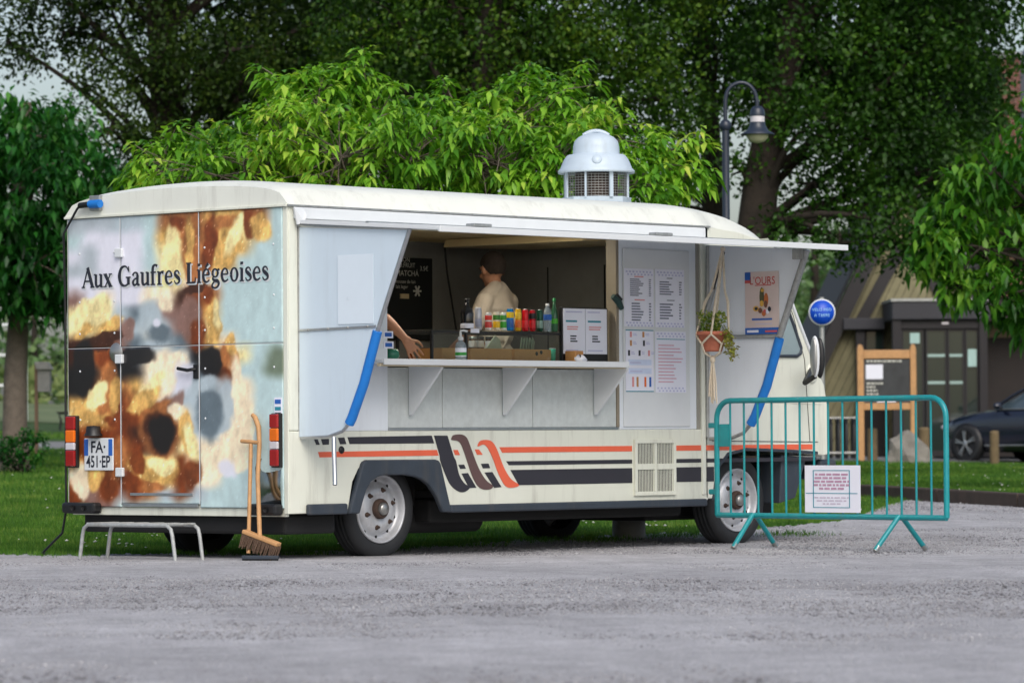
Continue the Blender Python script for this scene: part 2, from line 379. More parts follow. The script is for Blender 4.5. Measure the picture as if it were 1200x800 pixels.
tag(link('gravel_yard', np_mesh('gravel_yard', np.stack([gx, gy, gz], -1).reshape(-1, 3), np.stack([I, I+1, I+1+n, I+n], -1), True), m_gravel), kind='structure')
# loose stones on the gravel
def scatter_uw(n, smin, smax, wmin, wmax, power=1.):
    s = rng.uniform(smin, smax, n); w = wmin+(wmax-wmin)*rng.random(n)**power
    return s, w
def stones(name, s, w, rmin, rmax, m, dz=.012):
    u = s*w; x = CAM[0]+RH[0]*u+FH[0]*w; y = CAM[1]+RH[1]*u+FH[1]*w
    z = zg(x, y)+dz
    base = np.array([(1,0,0),(-1,0,0),(0,1,0),(0,-1,0),(0,0,1),(0,0,-1)], float)
    T0 = np.array([(0,2,4),(2,1,4),(1,3,4),(3,0,4),(2,0,5),(1,2,5),(3,1,5),(0,3,5)])
    r = rmin+(rmax-rmin)*rng.random(len(s))**3
    sc3 = r[:, None]*rng.uniform(.6, 1.3, (len(s), 3)); sc3[:, 2] *= .6
    th = rng.uniform(0, 6.28, len(s)); c, sn = np.cos(th), np.sin(th)
    V = base[None]*sc3[:, None]+rng.normal(0, .15, (len(s), 6, 3))*r[:, None, None]
    X = V[..., 0]*c[:, None]-V[..., 1]*sn[:, None]; Y = V[..., 0]*sn[:, None]+V[..., 1]*c[:, None]
    V = np.stack([X+x[:, None], Y+y[:, None], V[..., 2]+z[:, None]], -1)
    T = T0[None]+6*np.arange(len(s))[:, None, None]
    o = link(name, np_mesh(name, V.reshape(-1, 3), T.reshape(-1, 3)), m); return tag(o, kind='stuff')
s, w = scatter_uw(110000, -.14, .14, 13.5, 36., .9); ok = w < edge_w(s)-.05
m_stone = leafmat('loose_stone', [rgb(92, 91, 94), rgb(136, 135, 138), rgb(160, 159, 162), rgb(186, 185, 188)], 0., .9)
tag(stones('gravel_stones', s[ok], w[ok], .003, .011, m_stone), 'loose grey gravel stones strewn over the yard', 'gravel')
s = rng.uniform(.06, .2, 9000); w = edge_w(s)-rng.random(9000)**1.2*7.
tag(stones('edge_stones', s, w, .005, .018, m_stone), 'coarser pale stones along the timber edging', 'gravel')
# timber edging along the lawn on the right
te = thing('timber_edging', 'long dark timber edging between lawn and gravel', 'edging')
for a, b in [((1012, 583), (1105, 589)), ((1106, 589.1), (1200, 595)), ((1201, 595.1), (1330, 603))]:
    p = G(*a); q = G(*b); d = (q-p); nn = np.cross(d/np.linalg.norm(d), (0, 0, 1))
    mb = MB(); mb.bar(p+(0, 0, .05), q+(0, 0, .05), .16, .2)
    mb.build('sleeper', mat('sleeper_wood', rgb(70, 58, 50), .85, var=.3, scale=6., bump=.3), te, .015)
# path on the left, road on the right
def band(name, pa, pb, m, dz):
    A = [G(*p) for p in pa]; Bp = [G(*p) for p in pb]; V = []; n = 40
    for L_ in (A, Bp):
        L_ = np.array(L_); t = np.linspace(0, len(L_)-1, n)
        V.append(np.stack([np.interp(t, np.arange(len(L_)), L_[:, i]) for i in range(3)], -1))
    V = np.stack(V); rowsb = [V[0]*(1-f)+V[1]*f for f in np.linspace(0, 1, 8)]; V = np.array(rowsb)
    V[..., 2] = zg(V[..., 0], V[..., 1])+dz
    mb = MB(); mb.grid([[tuple(p) for p in r] for r in V]); return tag(mb.build(name, m), kind='structure')
band('path', [(-260, 531), (60, 527), (200, 526), (700, 523)], [(-260, 519), (60, 518), (200, 517), (700, 515)], m_path, .01)
band('road', [(900, 541), (1060, 541), (1200, 541), (1500, 543)], [(900, 534.5), (1060, 534.5), (1200, 534), (1500, 534)], m_asph, .012)

# grass blades (stuff)
def grass(name, s, w, hmin, hmax, wid, m, label):
    u = s*w; x = CAM[0]+RH[0]*u+FH[0]*w; y = CAM[1]+RH[1]*u+FH[1]*w; z = zg(x, y)-.005
    n = len(s); h = rng.uniform(hmin, hmax, n); th = rng.uniform(0, 6.28, n); ln = rng.uniform(.1, .8, n)*h; la = rng.uniform(0, 6.28, n)
    a = np.stack([np.cos(th), np.sin(th), np.zeros(n)], -1)*wid[:, None] if hasattr(wid, '__len__') else np.stack([np.cos(th), np.sin(th), np.zeros(n)], -1)*wid
    p = np.stack([x, y, z], -1); t = p+np.stack([np.cos(la)*ln, np.sin(la)*ln, h], -1)
    V = np.stack([p-a, p+a, t], 1).reshape(-1, 3); T = np.arange(3*n).reshape(n, 3)
    return tag(link(name, np_mesh(name, V, T), m), label, 'grass', kind='stuff')
m_grass = leafmat('grass_blades', [rgb(40, 76, 20), rgb(60, 104, 26), rgb(88, 132, 38), rgb(140, 156, 74)], .3, .6)
def lawn_pts(n, smin, smax, wmax):
    s = rng.uniform(smin, smax, n); e = edge_w(s); f = rng.random(n)
    w = 1/(1/(e-.05)*(1-f)+1/wmax*f)              # even in the picture, dense near the edge
    return s, w
s1, w1 = lawn_pts(230000, -.165, -.045, 95.); s2, w2 = lawn_pts(120000, -.045, .075, 60.); s3, w3 = lawn_pts(110000, .066, .165, 84.)
s = np.concatenate([s1, s2, s3]); w = np.concatenate([w1, w2, w3])
keep = ~((w > 77.) & (s > .06)); s = s[keep]; w = w[keep]
# keep the path free of blades
pw0 = np.array([uw(*G(a, b)[:2])[1] for a, b in ((0, 528), (300, 527))]).mean(); pw1 = np.array([uw(*G(a, b)[:2])[1] for a, b in ((0, 518), (300, 516.5))]).mean()
keep = ~((w > pw0) & (w < pw1) & (s < .02)); s = s[keep]; w = w[keep]
grass('lawn_grass', s, w, .03, .075, .0035+.0001*(w-30), m_grass, 'short mown green lawn grass behind the food van')
# weeds that creep onto the gravel edge
s = rng.uniform(-.15, .1, 26000); w = edge_w(s)+rng.normal(0, .22, len(s))*(1+np.sin(s*160)); grass('edge_weeds', s, w, .02, .06, .004, m_grass, 'ragged grass tufts creeping over the gravel edge')
cl = [G(a, b) for a, b in ((925, 628), (787, 629), (700, 633), (350, 651), (540, 640))]
ts = []; tw_ = []
for q in cl:
    u0, w0 = uw(q[0], q[1]); u = u0+rng.normal(0, .16, 500); w = w0+rng.normal(0, .25, 500); ts.append(u/w); tw_.append(w)
grass('gravel_weeds', np.concatenate(ts), np.concatenate(tw_), .02, .07, .005, m_grass, 'small green weeds growing through the gravel by the van')
# daisies
m_daisy = mat('daisy_white', rgb(225, 225, 215), .8)
s, w = lawn_pts(900, -.16, .16, 75.); keep = rng.random(900) < (np.sin(s*60)*.5+.5); s, w = s[keep], w[keep]
tag(stones('daisies', s, w, .009, .02, m_daisy, .06), 'tiny white daisies dotted over the lawn', 'flowers')
# ------------------------------------------------------------------ the food van (its side is the plane y=0, its rear x=0)
W = 2.27; GUT = 2.469
van = thing('food_van', 'cream food van with waffle photo on its rear doors and raised serving hatch', 'food van')
def SP(pts, y=0.): return [S(a, b, y) for a, b in pts]
def xz(pts, y): return [(a, y, b) for a, b in pts]

# --- side wall pieces
side = MB()
arch_in = [(.575, .36), (.62, .55), (.68, .64), (.80, .695), (1.25, .695), (1.38, .64), (1.47, .53), (1.535, .36)]
side.prism(xz([(.0, .335), (.0, .905), (4.53, .905), (4.53, .36), (1.535, .36)] + arch_in[::-1][1:] + [(.575, .335)], 0.), (0, .035, 0))
side.build('side_panel', m_cream, van, .006)
far = MB(); far.prism(xz([(.0, .335), (.0, GUT), (4.55, GUT), (4.55, .36), (1.535, .36)] + arch_in[::-1][1:] + [(.575, .335)], W), (0, -.035, 0))
far.build('side_panel', m_cream, van, .006)
MB().box((0, .0, .906), (.094, .035, GUT)).build('corner_post', m_cream, van, .012)
MB().box((0.094, .0, 2.336), (4.55, .035, GUT)).build('header_rail', m_cream, van, .004)
MB().box((.045, -.024, 2.372), (4.50, -.001, 2.454)).build('hatch_header', m_wpaint, van, .008)
MB().box((.096, .003, .906), (.985, .03, 2.335)).build('side_window_panel', m_white, van, .004)
for a, b in ((.987, 1.55), (1.556, 2.52), (2.526, 3.46)):
    MB().box((a, .006, .925), (b, .03, 1.352)).build('serving_front', m_grey_panel, van, .004)
MB().box((.985, -.004, .906), (3.47, .03, .924)).build('lower_rail', m_alu, van, .003)
MB().box((3.462, -.002, .926), (3.492, .10, 2.335)).build('opening_jamb', mat('taupe_jamb', rgb(138, 128, 110), .5), van, .004)
MB().box((3.494, .0, .906), (4.40, .03, 2.335)).build('menu_panel', m_white, van, .005)
MB().box((3.53, -.012, .925), (4.31, -.001, 2.27)).build('sliding_panel', m_wpaint, van, .006)
MB().box((4.405, .002, .906), (4.445, .05, 2.335)).build('pillar', mat('grey_pillar', rgb(150, 148, 138), .5), van, .004)
MB().box((4.452, -.012, .40), (4.50, .05, 2.335)).build('pillar', m_cream, van, .01)
# --- rear body frame behind the wrapped panels
MB().box((.0, .036, .315), (.03, W-.036, .372)).build('rear_sill', m_cream, van, .004)
MB().box((.0, .036, .374), (.03, W-.036, GUT)).build('rear_frame', m_cream, van)
MB().box((-.012, .0, .335), (-.001, .044, GUT-.002)).build('corner_post', m_cream, van, .004)
MB().box((-.012, W-.012, .335), (-.001, W, GUT-.002)).build('corner_post', m_cream, van, .004)
# --- floor, interior lining
MB().box((.03, .46, .42), (4.5, W-.46, .47)).box((1.62, .036, .42), (4.5, .459, .47)).box((1.62, W-.459, .42), (4.5, W-.036, .47)).build('floor', m_under, van)
MB().box((.031, W-.075, .471), (4.44, W-.036, 2.40)).build('interior_wall', m_interior, van)
MB().box((4.44, .055, .471), (4.47, W-.036, 2.40)).build('bulkhead', m_interior, van)
MB().box((4.425, .95, .95), (4.439, .956, 2.2)).box((4.43, 1.55, .95), (4.439, 1.556, 2.2)).build('bulkhead_seam', m_black, van)
MB().box((.031, .05, 2.401), (4.47, W-.036, 2.42)).build('interior_ceiling', mat('cream_ceiling', rgb(215, 196, 150), .5), van)
MB().box((.031, .04, .471), (.045, W-.08, 2.40)).build('interior_wall', m_interior, van)
# ceiling lamp, a lit strip above the hatch
m_lit = bpy.data.materials.new('lit_tube'); m_lit.use_nodes = True; _e = m_lit.node_tree.nodes['Principled BSDF']; _e.inputs['Emission Color'].default_value = (1, .92, .78, 1); _e.inputs['Emission Strength'].default_value = 26.
lf = MB().box((1.5, .30, 2.375), (3.2, .42, 2.40)).build('ceiling_lamp', m_wpaint, van, .004)
MB().box((1.53, .32, 2.366), (3.17, .40, 2.3745)).build('lit_tube', m_lit, lf)
# hood, back counter, chalkboard
hood = MB()
hp_ = S(518.7, 290, 1.75); hx = hp_[0]
hood.prism([(hx, 1.75, hp_[2]), (hx+.03, 1.75, 2.398), (4.438, 1.75, 2.398), (4.438, 1.75, hp_[2]+.01)], (0, -1.45, 0)); hood.build('extractor_hood', m_hood, van, .01)
MB().box((2.2, 1.75, .471), (4.2, 2.19, 1.36)).build('rear_counter', mat('cream_cupboard', rgb(200, 178, 136), .5), van, .01)
cb = S(484, 336, 2.16)
MB().box((3.05, 2.165, 1.62), (S(507, 340, 2.165)[0], 2.194, 2.27)).build('chalkboard', m_slate, van, .004)
for t, px, py, s_ in (('SON', 475, 304.5, .052), ('D.FRUIT', 477, 311, .052), ('MATCH\u00c1', 477.5, 320.5, .062), ('mousse de lait', 475, 330, .040), ('lait leger', 471, 336, .040), ('3.5\u20ac', 497, 315, .052)):
    p = S(px, py, 2.160); place_text(t, s_, p, (1, 0, 0), (0, 0, 1), m_chalk, van, 'chalk_lettering')
p = S(489, 341, 2.16)
mb = MB()
for k in range(3):
    a = math.pi*k/3; mb.bar(p+np.array([math.cos(a), 0, math.sin(a)])*.045+(0, -.001*k, 0), p-np.array([math.cos(a), 0, math.sin(a)])*.045+(0, -.001*k, 0), .006, .014)
mb.build('chalk_flower', m_chalk, van)
MB().box(S(470, 344, 2.15), S(478, 350, 2.163)).build('note_paper', mat('beige_note', rgb(200, 180, 140), .7), van)
MB().tube([S(521, 288, 2.0), S(524, 320, 2.0), S(529, 350, 2.0), S(535, 388, 2.0)], .008, 6).build('wall_cable', m_black, van)

# --- roof cap and cab dome
def crown(x):
    return float(np.interp(x, [0, .06, .2, 4.4, 4.7, 4.95, 5.1, 5.22, 5.32, 5.40], [2.635, 2.67, 2.685, 2.685, 2.67, 2.625, 2.57, 2.50, 2.42, 2.33]))
def roofrow(x):
    zc = crown(x); zb = float(np.interp(x, [0, 4.5, 4.9, 5.2, 5.40], [GUT, GUT, 2.43, 2.37, 2.32])); o = []
    n = 28; e = .018 if x < 4.55 else 0.
    for j in range(n+1):
        t = -1+2*j/n; yy = W/2+t*(W/2+e)
        f = (1-abs(t)**9.)**.5
        f = .66*f+.34*(1-t*t)
        o.append((x, yy, zb+(zc-zb)*f))
    return o
xs = [-.02, .01, .05, .12, .2, .5, 1., 1.5, 2, 2.5, 3, 3.5, 4, 4.4, 4.54, 4.56, 4.65, 4.75, 4.85, 4.95, 5.03, 5.1, 5.16, 5.22, 5.27, 5.32, 5.36, 5.40]
rf = MB(); rf.grid([roofrow(x) for x in xs]); r0 = roofrow(-.02)
rf.add(r0+[(-.02, p[1], GUT) for p in r0], [(j+1, j, j+len(r0), j+1+len(r0)) for j in range(len(r0)-1)])
roof = rf.build('roof', m_roof, van)
for yy in (-.022, W+.006):
    MB().box((-.022, yy, GUT-.012), (4.56, yy+.018, GUT+.002)).build('gutter', m_galv, van, .003)
MB().box((-.034, -.01, GUT-.014), (-.016, W+.01, GUT+.004)).build('gutter', m_cream, van, .003)
# --- cab
cabpoly = [(4.502, .37), (4.60, .37), (4.63, .5), (4.68, .62), (4.78, .70), (5.0, .735), (5.5, .72), (5.98, .69), (6.035, .70), (6.05, .82), (6.035, 1.08), (5.995, 1.25), (5.80, 1.52), (5.62, 1.86), (5.37, 2.33), (5.30, 2.37), (4.9, 2.44), (4.502, GUT)]
def cab_side(y, d):
    mb = MB(); mb.prism(xz(cabpoly, y), (0, d, 0)); return mb
cab_side(.0, .03).build('cab_side', m_cream, van, .01)
cab_side(W, -.03).build('cab_side', m_cream, van, .01)
fp = [(6.035, .69), (6.05, .82), (6.035, 1.08), (5.995, 1.25), (5.80, 1.52), (5.62, 1.86), (5.37, 2.33), (5.30, 2.40)]
rows_ = []
for x, z in fp:
    rows_.append([(x+.13*(1-abs(2*t-1)**3.), .005+t*(W-.01), z) for t in np.linspace(0, 1, 21)])
MB().grid(rows_).build('cab_front', m_cream, van)
ws_ = []
for f in np.linspace(.06, .94, 6):
    x = 5.80+(5.40-5.80)*f; z = 1.52+(2.28-1.52)*f
    ws_.append([(x+.13*(1-abs(2*t-1)**3.)+.02, t*W, z) for t in np.linspace(.07, .93, 17)])
MB().grid(ws_).build('windscreen', m_glass, van)
MB().box((6.10, .35, .80), (6.19, W-.35, 1.12)).build('radiator_grille', m_black, van, .02)
for yy in (.28, W-.28): MB().lathe([(0, .05), (.08, .04), (.10, 0), (.10, -.1)], (6.12, yy, .96), (1, 0, 0), 20).build('headlight', m_clearlens, van)
MB().box((6.0, .05, .50), (6.22, W-.05, .66)).build('front_bumper', m_navy, van, .03)
# side window, seal, door lines
win = [(868, 417), (934, 417), (938, 414), (939, 408), (930, 381), (921, 356), (910, 326), (868, 322)]
MB().prism(SP(win, -.004), (0, .012, 0)).build('side_window', m_glass, van)
MB().tube(SP(win, -.006), .014, 6, closed=True).build('window_seal', m_navy, van)
MB().tube([(4.66, -.002, .80), (4.66, -.002, 2.30), (5.28, -.002, 2.28), (5.60, -.002, 1.80), (5.74, -.002, 1.45), (5.80, -.002, .80)], .0028, 5).build('door_gap', m_black, van)
MB().tube([(4.51, -.002, 1.13), (5.96, -.002, 1.10)], .003, 5).build('door_crease', m_cream, van)
MB().tube([(4.58, -.004, .815), (5.9, -.004, .80)], .003, 5).build('door_crease', m_navy, van)
mb = MB(); mb.box((4.75, -.035, 1.0), (4.92, -.012, 1.03)); mb.box((4.74, -.02, .985), (4.78, .0, 1.045)); mb.build('door_handle', m_black, van, .005)
# exterior mirror on an arm
mc = S(955, 418, -.30)
hs_ = thing
mir = MB(); mir.ell(mc, (.03, .045, .165), 16, 10); mo = mir.build('mirror', m_wpaint, van)
mg = MB(); mg.ell(mc+np.array([-.012, 0, 0]), (.025, .038, .15), 16, 10); mg.build('mirror_glass', m_steel, mo)
mk = MB(); mk.ell(mc+np.array([.03, -.025, -.01]), (.03, .045, .16), 14, 8); mk.build('mirror_housing', m_black, mo)
MB().tube([mc+(0.0, .0, -.15), mc+(.0, .1, -.2), (5.83, -.002, 1.38)], .022, 8).build('mirror_arm', m_black, mo)
MB().ell((5.83, .0, 1.34), (.07, .03, .08), 12, 8).build('mirror_mount', m_cream, mo)
# a-pillar trim
MB().tube(SP([(926, 350), (934, 372), (951, 416)], -.004), .016, 6).build('pillar_trim', m_wpaint, van)
MB().box((6.03, .004, .80), (6.062, .05, .90)).build('turn_lamp', m_orange, van, .01)

# --- stripes
Z4 = lambda x, y: (340+x/3.3333, 430+y/3.3333)
def decal(pts, m, name='stripe', y=-.0035, z4=True):
    q = [Z4(*p) for p in pts] if z4 else pts
    MB().prism(SP(q, y), (0, .003, 0)).build(name, m, van)
K_, O_, Bn_ = m_stripe_k, m_stripe_o, m_stripe_b
decal([(95, 282), (108, 282), (116, 303), (103, 303)], K_); decal([(122, 281), (152, 280), (152, 302), (128, 303)], K_)
decal([(188, 276), (212, 274), (220, 300), (196, 301)], K_); decal([(225, 273), (553, 267), (563, 297), (233, 300)], K_)
decal([(110, 331), (574, 323), (580, 345), (116, 352)], O_)
decal([(638, 323), (655, 323), (664, 343), (645, 343)], O_); decal([(722, 321), (738, 321), (753, 342), (731, 342)], O_)
sw_k = [(563, 267), (585, 345), (612, 430), (635, 468), (665, 487), (688, 484), (702, 468), (680, 452), (660, 418), (640, 350), (615, 267)]
sw_b = [(632, 275), (640, 265), (670, 263), (690, 275), (705, 310), (735, 390), (765, 440), (792, 462), (785, 475), (760, 478), (735, 465), (712, 425), (690, 360), (670, 305), (655, 288), (632, 284)]
sw_o = [(735, 300), (745, 287), (770, 284), (790, 292), (808, 320), (835, 390), (862, 435), (893, 458), (885, 467), (855, 470), (835, 455), (812, 410), (790, 350), (770, 312), (755, 302), (735, 309)]
def csm(P):
    P = np.array(P, float); n = len(P); o = []
    for i in range(n):
        p0, p1, p2, p3 = P[i-1], P[i], P[(i+1) % n], P[(i+2) % n]
        for f in (0, .25, .5, .75): o.append(tuple(.5*((2*p1)+(-p0+p2)*f+(2*p0-5*p1+4*p2-p3)*f*f+(-p0+3*p1-3*p2+p3)*f**3)))
    return o
sw_b = csm(sw_b); sw_o = csm(sw_o)
_k = csm(sw_k[1:-1]); sw_k = [sw_k[0]]+_k[:-4]+[sw_k[-2], sw_k[-1]]
decal(sw_k, K_, 'swoosh', -.005); decal(sw_b, Bn_, 'swoosh', -.005); decal(sw_o, O_, 'swoosh', -.005)
decal([(658, 381), (680, 380), (687, 396), (665, 397)], K_); decal([(746, 377), (775, 376), (782, 394), (754, 395)], K_)
decal([(670, 415), (695, 413), (728, 470), (700, 472)], K_); decal([(760, 411), (790, 409), (826, 468), (798, 471)], K_)
def long_stripe(z0, z1, xa, xb, m, slant=0.):
    for a, b in ((xa, 3.63), (4.135, 4.445), (4.51, xb)):
        MB().prism([(a, -.0035, z1), (b, -.0035, z1), (b, -.0035, z0), (a+(slant if a == xa else 0), -.0035, z0)], (0, .003, 0)).build('stripe', m, van)
def zz(px, py): return S(px, py)[2]
long_stripe(zz(600, 530), zz(600, 523.5), S(585, 526)[0], 5.83, O_, .03)
long_stripe(zz(600, 544.8), zz(600, 540), S(593, 542)[0], 5.88, K_, .03)
for a, b in ((S(598, 552)[0], 3.63), (4.135, 4.445), (4.51, 4.60)):
    MB().prism([(a, -.0035, zz(600, 550.3)), (b, -.0035, zz(600, 550.3)), (b, -.0035, zz(600, 568.3)), (a+(.09 if a < 3 else 0), -.0035, zz(600, 568.3))], (0, .003, 0)).build('stripe', K_, van)
sq_ = [(924, 534), (926, 530), (924.6, 529), (925, 533), (928, 532), (930.5, 528), (929.5, 531.5), (931.5, 531), (932.5, 530), (933, 531.5), (934.5, 530), (935.5, 531), (937, 529.5), (938, 530.5), (941, 529), (942.5, 528), (941.5, 530.5), (943.5, 529.5)]
MB().tube(SP(sq_, -.004), .0035, 4).build('script_lettering', m_ink, van)
# --- ventilation grille
gx0, gx1 = S(742, 515)[0], S(790, 515)[0]; gz0, gz1 = S(766, 580)[2], S(766, 514.5)[2]
gr = MB(); t_ = .03; mx_ = (gx0+gx1)/2; mz_ = (gz0+gz1)/2+.005
for a, b, c, d in ((gx0, gx1, gz0, gz0+t_), (gx0, gx1, gz1-t_, gz1), (gx0, gx0+t_, gz0+t_, gz1-t_), (gx1-t_, gx1, gz0+t_, gz1-t_), (mx_-.016, mx_+.016, gz0+t_, gz1-t_), (gx0+t_, mx_-.016, mz_-.022, mz_+.022), (mx_+.016, gx1-t_, mz_-.022, mz_+.022)):
    gr.box((a, -.022, c), (b, -.0005, d))
go = gr.build('grille_frame', m_cream, van, .003)
MB().box((gx0+.01, -.003, gz0+.01), (gx1-.01, .001, gz1-.01)).build('grille_backing', m_black, van)
slatmesh = None
for (a, b) in ((gx0+t_, mx_-.016), (mx_+.016, gx1-t_)):
    for (c, d) in ((gz0+t_, mz_-.022), (mz_+.022, gz1-t_)):
        nsl = 11
        for i in range(nsl):
            xx = a+(b-a)*(i+.5)/nsl
            MB().prism([(xx-.003, -.012, c), (xx+.003, -.012, c), (xx+.003, -.008, c), (xx-.003, -.008, c)], (0, 0, d-c)).build('slat', m_cream, go)
# --- sills, bumper blocks, underbody
MB().box((1.60, -.03, .315), (4.49, .03, .372)).build('sill_trim', m_navy, van, .012)
MB().box((S(358, 597)[0], -.035, .325), (S(404, 597)[0], .0, .40)).build('sill_trim', m_navy, van, .012)
for y0, y1 in ((W-.37, W-.02), (.045, .33)):
    bb = MB(); bb.box((-.10, y0, .325), (-.013, y1, .405)); bo = bb.build('bumper_block', m_black, van, .02)
    for f in (.3, .62): MB().lathe([(0, 0), (.016, 0), (.018, .004), (.02, .008)], (-.102, y0+(y1-y0)*f, .365), (-1, 0, 0), 10).build('bolt_recess', m_under, bo)
MB().box((.05, .10, .19), (.55, W-.10, .33)).build('underbody', m_under, van, .02)
MB().box((1.62, .20, .24), (4.45, W-.20, .41)).build('underbody', m_under, van, .02)
MB().box((4.3, .45, .2), (5.9, W-.45, .6)).build('underbody', m_under, van, .03)
MB().box((.55, .5, .25), (1.6, W-.5, .40)).build('underbody', m_under, van)
MB().tube([(1.3, .45, .26), (2.35, .45, .26)], .10, 14).build('exhaust_silencer', m_under, van)
MB().tube([(1.05, .36, .355), (1.05, W-.36, .355)], .04, 8).build('axle', m_under, van)
for x in (5.45,):
    MB().prism([(x, .03, .32), (x+.03, .03, .70), (x+.35, .03, .68), (x+.2, .03, .36)], (0, .25, 0)).build('mudguard', m_navy, van, .01)
# wheel housings
for y0, y1 in ((.032, .45), (W-.45, W-.032)):
    MB().box((.50, y0+.30 if y0 < 1 else y0, .36), (1.60, (y0+.34) if y0 < 1 else y0+.04, .80)).box((.50, y0+.01, .745), (1.60, y1-.01, .78)).build('wheel_housing', m_under, van)
# --- rear wheel-arch trim
arch_o = [(232, 572), (285, 378), (291, 369), (303, 362), (570, 360), (582, 364), (590, 374), (634, 566)]
arch_i = [(600, 566), (575, 505), (545, 460), (520, 440), (490, 428), (450, 421), (375, 421), (345, 428), (318, 448), (300, 480), (285, 530), (274, 572)]
MB().prism([S(*Z4(*p), -.03) for p in arch_o+arch_i], (0, .045, 0)).build('wheel_arch_trim', m_navy, van, .012)
MB().prism([(4.60, -.006, .36), (4.63, -.006, .5), (4.68, -.006, .62), (4.78, -.006, .70), (5.0, -.006, .735), (5.5, -.006, .72), (5.9, -.006, .70), (5.9, -.006, .725), (5.5, -.006, .745), (5.0, -.006, .76), (4.77, -.006, .725), (4.655, -.006, .63), (4.605, -.006, .5), (4.575, -.006, .36)], (0, .02, 0)).build('wheel_arch_trim', m_navy, van, .004)
# --- wheels
def wheel(cx, cy, cz, r, sgn):
    """outer face at y=cy, axis pointing outward = (0,sgn,0)"""
    ro = r*.69; wd = .20; A = (0, sgn, 0); o = (cx, cy, cz)
    t = MB(); prof = [(ro*.98, -.03), (ro+.012, -.004), (ro+.03, .004), (r*.86, .006), (r*.93, -.004), (r*.985, -.022), (r, -.04), (r, -.055), (r-.008, -.057), (r-.008, -.063), (r, -.065), (r+.001, -.092), (r-.008, -.094), (r-.008, -.10), (r, -.102), (r, -.135), (r-.008, -.137), (r-.008, -.143), (r, -.145), (r*.985, -.18), (r*.9, -wd), (ro, -wd)]
    t.lathe(prof, o, A, 48)
    wo = t.build('wheel', m_rubber, van)
    rm = MB(); rm.lathe([(ro*1.01, -.025), (ro*1.02, -.004), (ro*.985, .003), (ro*.95, -.004), (ro*.91, -.035), (ro*.86, -.055), (ro*.80, -.06), (ro*.76, -.045), (ro*.70, -.03), (ro*.60, -.018), (ro*.46, -.012), (ro*.40, -.02), (ro*.36, -.022), (.0, -.022)], o, A, 48)
    ri = rm.build('rim', m_rim, wo)
    hb = MB(); hb.lathe([(ro*.30, -.022), (ro*.30, .0), (ro*.27, .012), (ro*.2, .014), (ro*.19, .012)], o, A, 20); hb.build('hub', m_rust, wo)
    cp = MB(); cp.lathe([(ro*.185, .01), (ro*.18, .03), (ro*.13, .042), (0, .045)], o, A, 16); cp.build('hub_cap', m_steel, wo)
    for k in range(6):
        a = math.pi*2*k/6+.3; c = (cx+math.cos(a)*ro*.55, cy, cz+math.sin(a)*ro*.55)
        nb = MB(); nb.lathe([(.0, .008), (.009, .008), (.010, -.004), (.014, -.008), (.022, -.02)], c, A, 8); nb.build('wheel_nut', m_rust, wo)
    for k in range(10):
        a = math.pi*2*(k+.5)/10; c = (cx+math.cos(a)*ro*.815, cy, cz+math.sin(a)*ro*.815)
        nb = MB(); nb.ell((c[0], cy-sgn*.056, c[2]), (.012, .006, .012), 8, 5); nb.build('rim_slot', m_under, ri)
    return wo
RY = .15; rc = S(447, 596.5, RY); RRAD = .352
wheel(rc[0], RY, RRAD, RRAD, -1); wheel(rc[0], W-RY, RRAD, RRAD, 1)
fc = S(864.5, 585, .10); wheel(fc[0], .10, RRAD, RRAD, -1); wheel(fc[0], W-.10, RRAD, RRAD, 1)

# --- wrapped rear panels: a printed waffle photo, computed from a coarse colour plan plus noise
PAL = dict(W=(216, 216, 226), g=(182, 202, 203), G=(172, 180, 186), Y=(238, 222, 168), y=(208, 168, 104), O=(158, 104, 64), B=(112, 56, 28), D=(58, 32, 24), K=(28, 25, 28), C=(238, 222, 194), P=(132, 104, 96), S=(96, 108, 116), s=(172, 184, 190), V=(112, 124, 108))
PLAN = ['GGGssgOOOyyBOg', 'gWWWWgyOOByYyg', 'WGWWWgYOOByygg', 'GGWWWgYYOyyggg', 'WWWWWCYCOCgggg', 'PWCWWCCDBOgggg', 'YYYsSsPPBygggg', 'YYyPsCsPBYgggg', 'DDBPSssSByCggg', 'DBOKSCCsKKOYgV',
        'KKOKKCCWSKBggV', 'KDyOyCCWssPCgg', 'yyOBOBPsssCCgg', 'YyyBBOKCsSCCgg', 'OBBBDKKyssCCgg', 'BBBOBKDYCCCggg', 'yOOByYYBCCCggg', 'CyBOByyBCCgggg', 'BPBPBOGBGggggg', 'BPPggggggggggg']
P_ = np.array([[rgb(*PAL[c])[:3] for c in r] for r in PLAN]) ** .4545
def vnoise(x, y, seed):
    xi = np.floor(x).astype(int); yi = np.floor(y).astype(int); fx = x-xi; fy = y-yi; fx = fx*fx*(3-2*fx); fy = fy*fy*(3-2*fy)
    h = lambda a, b: np.modf(np.abs(np.sin(a*127.1+b*311.7+seed*74.7)*43758.5453))[0]
    return (h(xi, yi)*(1-fx)+h(xi+1, yi)*fx)*(1-fy)+(h(xi, yi+1)*(1-fx)+h(xi+1, yi+1)*fx)*fy
def fbm(x, y, s, o=5): return sum(vnoise(x*2**i, y*2**i, s+i)*.5**(i+1) for i in range(o))/(1-.5**o)
